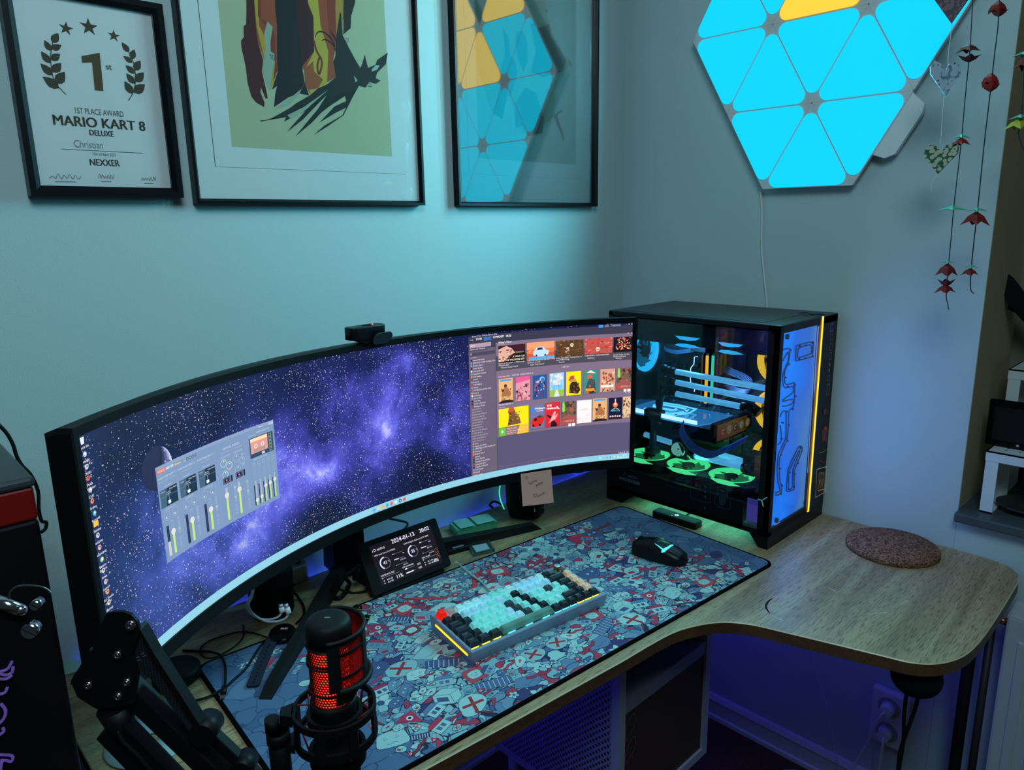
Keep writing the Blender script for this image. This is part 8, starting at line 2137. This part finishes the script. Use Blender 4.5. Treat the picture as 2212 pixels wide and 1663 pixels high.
# ------------------------------------------------------------------ steel drawer cabinet below the desk
YC = -.60
ca_, cb2 = PY(1339, 1480, YC), PY(1533, 1480, YC)
kx0, kx1 = ca_.x, cb2.x
cab = thing('steel_cabinet', 'pale steel cabinet with perforated sides and a brown door under the desk', 'cabinet', ((kx0+kx1)/2, -.38, FLOOR))
STL = mat('pale_steel', (150, 152, 168), .5)
ztop = -.045
PRF = bpy.data.materials.new('perforated_steel'); N, L, P = nodes_of(PRF); P.inputs['Roughness'].default_value = .5
tcn = N.new('ShaderNodeTexCoord'); mp = N.new('ShaderNodeMapping'); mp.inputs['Scale'].default_value = (95, 95, 95); mp.inputs['Rotation'].default_value = (math.radians(45), 0, 0); L.new(tcn.outputs['Object'], mp.inputs[0])
sp = N.new('ShaderNodeSeparateXYZ'); L.new(mp.outputs[0], sp.inputs[0])
def frc(out):
    f_ = N.new('ShaderNodeMath'); f_.operation = 'FRACT'; L.new(out, f_.inputs[0]); s_ = N.new('ShaderNodeMath'); s_.operation = 'SUBTRACT'; s_.inputs[1].default_value = .5; L.new(f_.outputs[0], s_.inputs[0]); m_ = N.new('ShaderNodeMath'); m_.operation = 'POWER'; m_.inputs[1].default_value = 2; a_ = N.new('ShaderNodeMath'); a_.operation = 'ABSOLUTE'; L.new(s_.outputs[0], a_.inputs[0]); L.new(a_.outputs[0], m_.inputs[0]); return m_.outputs[0]
ad = N.new('ShaderNodeMath'); ad.operation = 'ADD'; L.new(frc(sp.outputs[1]), ad.inputs[0]); L.new(frc(sp.outputs[2]), ad.inputs[1])
lt = N.new('ShaderNodeMath'); lt.operation = 'LESS_THAN'; lt.inputs[1].default_value = .085; L.new(ad.outputs[0], lt.inputs[0])
mx = N.new('ShaderNodeMix'); mx.data_type = 'RGBA'; mx.inputs['A'].default_value = (*RGB(130, 132, 160), 1); mx.inputs['B'].default_value = (*RGB(8, 8, 14), 1); L.new(lt.outputs[0], mx.inputs['Factor']); L.new(mx.outputs['Result'], P.inputs['Base Color'])
def bb(a, b, q=None, bev=0.0, mi=0):
    q = q or MB(); q.box(((a[0]+b[0])/2, (a[1]+b[1])/2, (a[2]+b[2])/2), (abs(a[0]-b[0]), abs(a[1]-b[1]), abs(a[2]-b[2])), bev=bev, mi=mi); return q
yb = -.225; ZBT = -.462
bb((kx0, YC+.02, ZBT), (kx0+.002, yb, ztop)).build('perforated_side', PRF, cab)
q = MB()
for x in (kx0, kx1-.02):
    for y in (YC, yb-.02): bb((x, y, ZBT-.02), (x+.02, y+.02, ztop), q)
bb((kx0, YC, ztop-.02), (kx1, yb, ztop), q); bb((kx0, YC, ZBT-.02), (kx1, yb, ZBT), q); bb((kx1-.002, YC+.02, ZBT), (kx1, yb, ztop), q); bb((kx0, yb-.004, ZBT), (kx1, yb, ztop), q)
q.build('frame', STL, cab)
zs = PY(1339, 1527, YC).z; zl = PY(1339, 1555, YC).z
bb((kx0+.02, YC+.003, zl-.002), (kx1-.02, yb-.02, zs)).build('shelf', mat('shelf_grey', (120, 124, 140), .5), cab)
dr = bb((kx0+.02, YC+.006, ZBT), (kx1-.02, YC+.014, zl-.004)).build('door', mat('dark_brown_door', (58, 38, 34), .6, vary=.15), cab)
A = Art(.0001)
for (px, py, s_) in ((1362, 1570, 1), (1362, 1620, 1)):
    p = PY(px, py, YC+.006); pts = [(p.x+a*.018, p.z+b*.026) for a, b in ((-.8, -1), (-.3, -.6), (.5, -.3), (.9, .4), (.6, 1), (-.1, .8), (-.9, .2))]
    A.stroke([(x, y) for x, y in pts], .0014, (120, 104, 96), 3, True)
A.build('stickers', lambda u, v, h: Vector((u, YC+.0056-h, v)), PRINT, dr)
for x in (kx0+.03, kx1-.03):
    for y in (YC+.04, yb-.04):
        q = MB(); q.cyl((x, y, FLOOR+.0305), (x, y, ZBT-.0195), .012, n=16); q.build('leg', STL, cab)
        q = MB(); q.cyl((x-.012, y, FLOOR+.0155), (x+.012, y, FLOOR+.0155), .015, n=20); q.build('caster', RUBBER, cab)
# objects kept on the open shelf
def mid(px, py, y): return PY(px, py, y)
t = thing('cassette_box', 'pale cassette shaped box on the open shelf below the desk', 'box', (0, 0, 0)); 
c = PY(1495, 1387, -.52); c.x = min(c.x, kx1-.075); c.z = zs+.0005; t.location = c
q = MB(); q.box((c.x, c.y, c.z+.030), (.10, .07, .060), bev=.006); q.build('body', mat('cassette_grey', (96, 100, 116), .5), t)
q = MB(); q.box((c.x, c.y-.0352, c.z+.036), (.060, .001, .020)); q.build('window', MBLACK, t)
q = MB(); p = Vector((kx0+.10, -.50, zs+.0004)); q.box((p.x, p.y, p.z+.012), (.12, .10, .024), bev=.002)
tag(q.build('brown_box', mat('brown_card', (70, 44, 34), .7)), 'flat brown box lying on the open shelf below the desk', 'box')

# ------------------------------------------------------------------ wall socket, plugs and cables below the desk
s0 = PX(1925, 1545, 0)
sk = thing('wall_socket', 'double wall socket with white plugs low on the right wall', 'socket', (-.001, s0.y, s0.z))
q = MB(); q.box((-.012, s0.y, s0.z), (.022, .085, .150), bev=.006); q.build('face_plate', mat('socket_white', (215, 218, 220), .45), sk)
for dz in (.034, -.034):
    q = MB(); q.cyl((-.0235, s0.y, s0.z+dz), (-.0245, s0.y, s0.z+dz), .026, n=28); q.build('outlet', mat('outlet_shade', (150, 154, 158), .5), sk)
for dz in (.034, -.034):
    t = thing('power_plug', 'white plug pushed into the %s outlet of the wall socket' % ('upper' if dz > 0 else 'lower'), 'plug', (-.03, s0.y, s0.z+dz))
    q = MB(); q.cyl((-.0247, s0.y, s0.z+dz), (-.050, s0.y, s0.z+dz), .018, .014, 24); q.build('body', WHITEP, t)
    q = MB(); q.tube([(-.047, s0.y, s0.z+dz), (-.055, s0.y+.01, s0.z+dz-.02), (-.03, s0.y+.05, s0.z-.12), (-.03, s0.y+.10, s0.z-.24), (-.04, s0.y+.16+dz, FLOOR+.004), (-.1, s0.y+.25, FLOOR+.004)] if dz > 0 else [(-.047, s0.y, s0.z+dz), (-.056, s0.y-.004, s0.z+dz-.03), (-.04, s0.y+.01, s0.z-.2), (-.05, s0.y+.03, FLOOR+.004), (-.12, s0.y+.02, FLOOR+.004)], .0032, 8); q.build('lead', WHITEP, t)
q = MB(); q.tube([PX(1748, 1385, -.02), PX(1766, 1455, -.02), PX(1790, 1545, -.02), PX(1802, 1615, -.03), PX(1812, 1660, -.04), PX(1820, 1720, -.05)], .0011, 6)
tag(q.build('thin_wire', mat('thin_grey_wire', (200, 200, 225), .5)), 'thin pale wire hanging down from the desk in front of the right wall', 'wire')
# black cable holder under the lobe
hc = PZ(1978, 1475, -.075); 
hd = thing('cable_pouch', 'black pouch with cables hanging under the rounded end of the desk', 'pouch', (hc.x, hc.y, -.11))
q = MB(); q.sphere((hc.x, hc.y, -.0605), (.042, .042, .036), 24, 14, R=frame_of((0, 0, 1), (CR.x, CR.y, 0))); q.build('pouch', mat('pouch_black', (12, 10, 12), .8), hd)
q = MB(); b = Vector((hc.x, hc.y, -.09)); v = Vector((CR.x, CR.y, 0))
q.tube([b-v*.014, b-v*.014+Vector((0, 0, -.05)), b-v*.010+Vector((0, 0, -.10)), b-v*.012+Vector((0, 0, -.16)), b-v*.016+Vector((0, 0, -.24)), b-v*.016+Vector((0, 0, -.40)), Vector((b.x, b.y, FLOOR+.01))], .0034, 8)
q.tube([b+v*.008, b+v*.004+Vector((0, 0, -.04)), b-v*.007+Vector((0, 0, -.09)), b-v*.014+Vector((0, 0, -.14)), b-v*.010+Vector((0, 0, -.24)), b-v*.02+Vector((0, 0, -.40)), Vector((b.x+.02, b.y, FLOOR+.01))], .0034, 8); q.build('hanging_cables', RUBBER, hd)
# radiator below the window
rx = -.105; ra = PX(2175, 1328, rx); rb_ = PX(2126, 1663, rx)
rad = thing('radiator', 'pale panel radiator below the window at the right edge', 'radiator', (-.06, ra.y-.35, FLOOR+.1))
RADM = mat('radiator_enamel', (190, 194, 200), .4)
q = MB(); bb((rx, ra.y-.85, FLOOR+.10), (rx+.018, ra.y, ra.z), q, bev=.006); bb((rx+.065, ra.y-.85, FLOOR+.10), (rx+.083, ra.y, ra.z), q, bev=.006); bb((rx+.0005, ra.y-.85, ra.z-.006), (rx+.0825, ra.y-.001, ra.z-.001), q); q.build('panels', RADM, rad)
q = MB()
for i in range(20): bb((rx-.004, ra.y-.045-.04*i, FLOOR+.15), (rx+.002, ra.y-.025-.04*i, ra.z-.05), q, bev=.002)
q.build('ribs', RADM, rad)
q = MB(); q.box((rx+.045, ra.y-.1, FLOOR+.3), (.03, .03, .1)); q.cyl((rx+.098, ra.y-.1, FLOOR+.3), (rx+.04, ra.y-.1, FLOOR+.3), .008); q.build('wall_bracket', RADM, rad)
vz = PX(2166, 1329, rx+.03); q = MB(); q.cyl((rx+.03, ra.y+.03, ra.z-.03), (rx+.03, ra.y-.005, ra.z-.03), .008, n=16); q.build('valve', mat('brass', (200, 150, 90), .3, .9), rad)
q = MB(); q.cyl((rx+.03, ra.y+.028, FLOOR+.001), (rx+.03, ra.y+.028, ra.z-.03), .008, n=16); q.build('pipe', mat('pipe_dark', (50, 44, 48), .5), rad)

# ------------------------------------------------------------------ window sill things
def sh(label, p0, ht, wd_, dp_, nm='metal_shelf'):
    """low white steel shelf: folded top with perforations on two strap legs"""
    t = thing(nm, label, 'shelf', (p0[0]+dp_/2, p0[1]-wd_/2, SILL_Z))
    z1 = SILL_Z+ht
    q = MB(); bb((p0[0], p0[1]-wd_, z1-.003), (p0[0]+dp_, p0[1], z1), q); bb((p0[0], p0[1]-wd_, z1-.022), (p0[0]+.003, p0[1], z1), q); bb((p0[0]+dp_-.003, p0[1]-wd_, z1-.022), (p0[0]+dp_, p0[1], z1), q); bb((p0[0]+.003, p0[1]-.003, z1-.022), (p0[0]+dp_-.003, p0[1], z1), q); q.build('shelf_top', WPOWDER, t)
    q = MB()
    for i in range(9):
        for j in range(5): q.cyl((p0[0]+.03+dp_*.7*j/5, p0[1]-.03-wd_*.7*i/9, z1), (p0[0]+.03+dp_*.7*j/5, p0[1]-.03-wd_*.7*i/9, z1+.0004), .0022, n=8)
    q.build('perforations', MBLACK, t)
    for y in (p0[1]-.001, p0[1]-wd_+.025):
        q = MB(); bb((p0[0]+.001, y-.024, SILL_Z+.0004), (p0[0]+.005, y, z1-.003), q); bb((p0[0]+.001, y-.024, SILL_Z+.0004), (p0[0]+dp_-.001, y, SILL_Z+.004), q); bb((p0[0]+dp_-.005, y-.024, SILL_Z+.0004), (p0[0]+dp_-.001, y, z1-.003), q); q.build('leg', WPOWDER, t)
    return t
fl = PX(2113, 1108, .012)
ft = PX(2121, 985, .012)
sh('low white perforated steel shelf standing on the window sill edge', (.012, fl.y+.0), ft.z-SILL_Z+.014, .33, .13)
f2_ = PX(2180, 800, .16)
sh('tall white perforated steel shelf at the back of the window sill', (.155, f2_.y), f2_.z-SILL_Z+.004, .34, .12)
# black framed tablet leaning on the front shelf
zt_ = ft.z+.014
t = thing('black_photo_frame', 'black frame standing on the low white shelf in the window recess', 'photo frame', (.06, fl.y-.09, zt_))
pa, pb = PX(2141, 930, .06), PX(2147, 862, .06)
q = MB(); q.box((.065, pa.y-.07, (zt_+pb.z)/2+.0008), (.012, .16, pb.z-zt_-.001), bev=.004); q.build('frame', GBLACK, t)
q = MB(); q.box((.0588, pa.y-.07, (zt_+pb.z)/2), (.001, .135, pb.z-zt_-.03)); q.build('picture', mat('dark_picture', (28, 26, 30), .4, vary=.4, vscale=30), t)
q = MB(); q.cyl((.0586, pa.y-.052, zt_+.010), (.0578, pa.y-.052, zt_+.010), .003, n=14); q.build('button', mat('pale_dot', (150, 160, 156), .4), t)
dc = PX(2163, 1052, .09); q = MB(); q.lathe([(0, .0004), (.026, .0004), (.030, .003), (.055, .014), (.058, .018), (.055, .018), (.028, .006), (0, .005)], (.078, fl.y-.075, SILL_Z), n=40)
tag(q.build('dark_dish', mat('dark_glaze', (44, 50, 50), .3)), 'dark shallow dish under the low white shelf on the sill', 'dish')
# plant with dark pointed leaves
px_, py_ = .20, f2_.y-.34-.10
pl = thing('potted_plant', 'dark leafed plant at the right edge of the window recess', 'plant', (px_, py_, SILL_Z))
q = MB(); q.lathe([(0, .0004), (.045, .0004), (.06, .10), (.063, .105), (.055, .105), (.05, .09), (0, .09)], (px_, py_, SILL_Z), n=36); q.build('pot', mat('pot_dark', (40, 40, 44), .5), pl)
q = MB(); q.tube([(px_, py_, SILL_Z+.09), (px_+.003, py_+.01, SILL_Z+.25), (px_-.004, py_+.005, SILL_Z+.48)], .005, 8); q.build('stem', mat('stem_dark', (28, 30, 22), .7), pl)
def plant_leaf(base, mid_, tip, w_):
    q = MB(); P_ = smooth_path([base, mid_, tip], 6); V = []
    for i, p in enumerate(P_):
        t_ = i/(len(P_)-1); d_ = (P_[min(i+1, len(P_)-1)]-P_[max(i-1, 0)]).normalized(); sd_ = d_.cross(Vector((.6, .3, -.5))).normalized(); ww = w_*math.sin(math.pi*min(1, .06+t_*.94))**.7
        V += [p-sd_*ww, p+Vector((0, 0, -ww*.2)), p+sd_*ww]
    n_p = len(P_); q.add(V, [(3*i+a, 3*i+a+1, 3*i+a+4, 3*i+a+3) for i in range(n_p-1) for a in range(2)], 0, True)
    q.add([v-Vector((0, 0, .0008)) for v in V], [(3*i+a+3, 3*i+a+4, 3*i+a+1, 3*i+a) for i in range(n_p-1) for a in range(2)], 0, True)
    q.build('leaf', mat('leaf_dark', (16, 18, 16), .5), pl)
top_ = Vector((px_-.004, py_+.005, SILL_Z+.47))
plant_leaf(PX(2250, 700, .2), PX(2200, 650, .18), PX(2171, 590, .17), .022); plant_leaf(PX(2250, 720, .2), PX(2206, 668, .19), PX(2176, 665, .18), .016)
for k in range(7):
    a = .9*k; plant_leaf(top_+Vector((0, 0, -.03*k)), top_+Vector((.05*math.cos(a), .06*math.sin(a), .03-.03*k)), top_+Vector((.09*math.cos(a), .12*math.sin(a), -.01-.03*k)), .02)
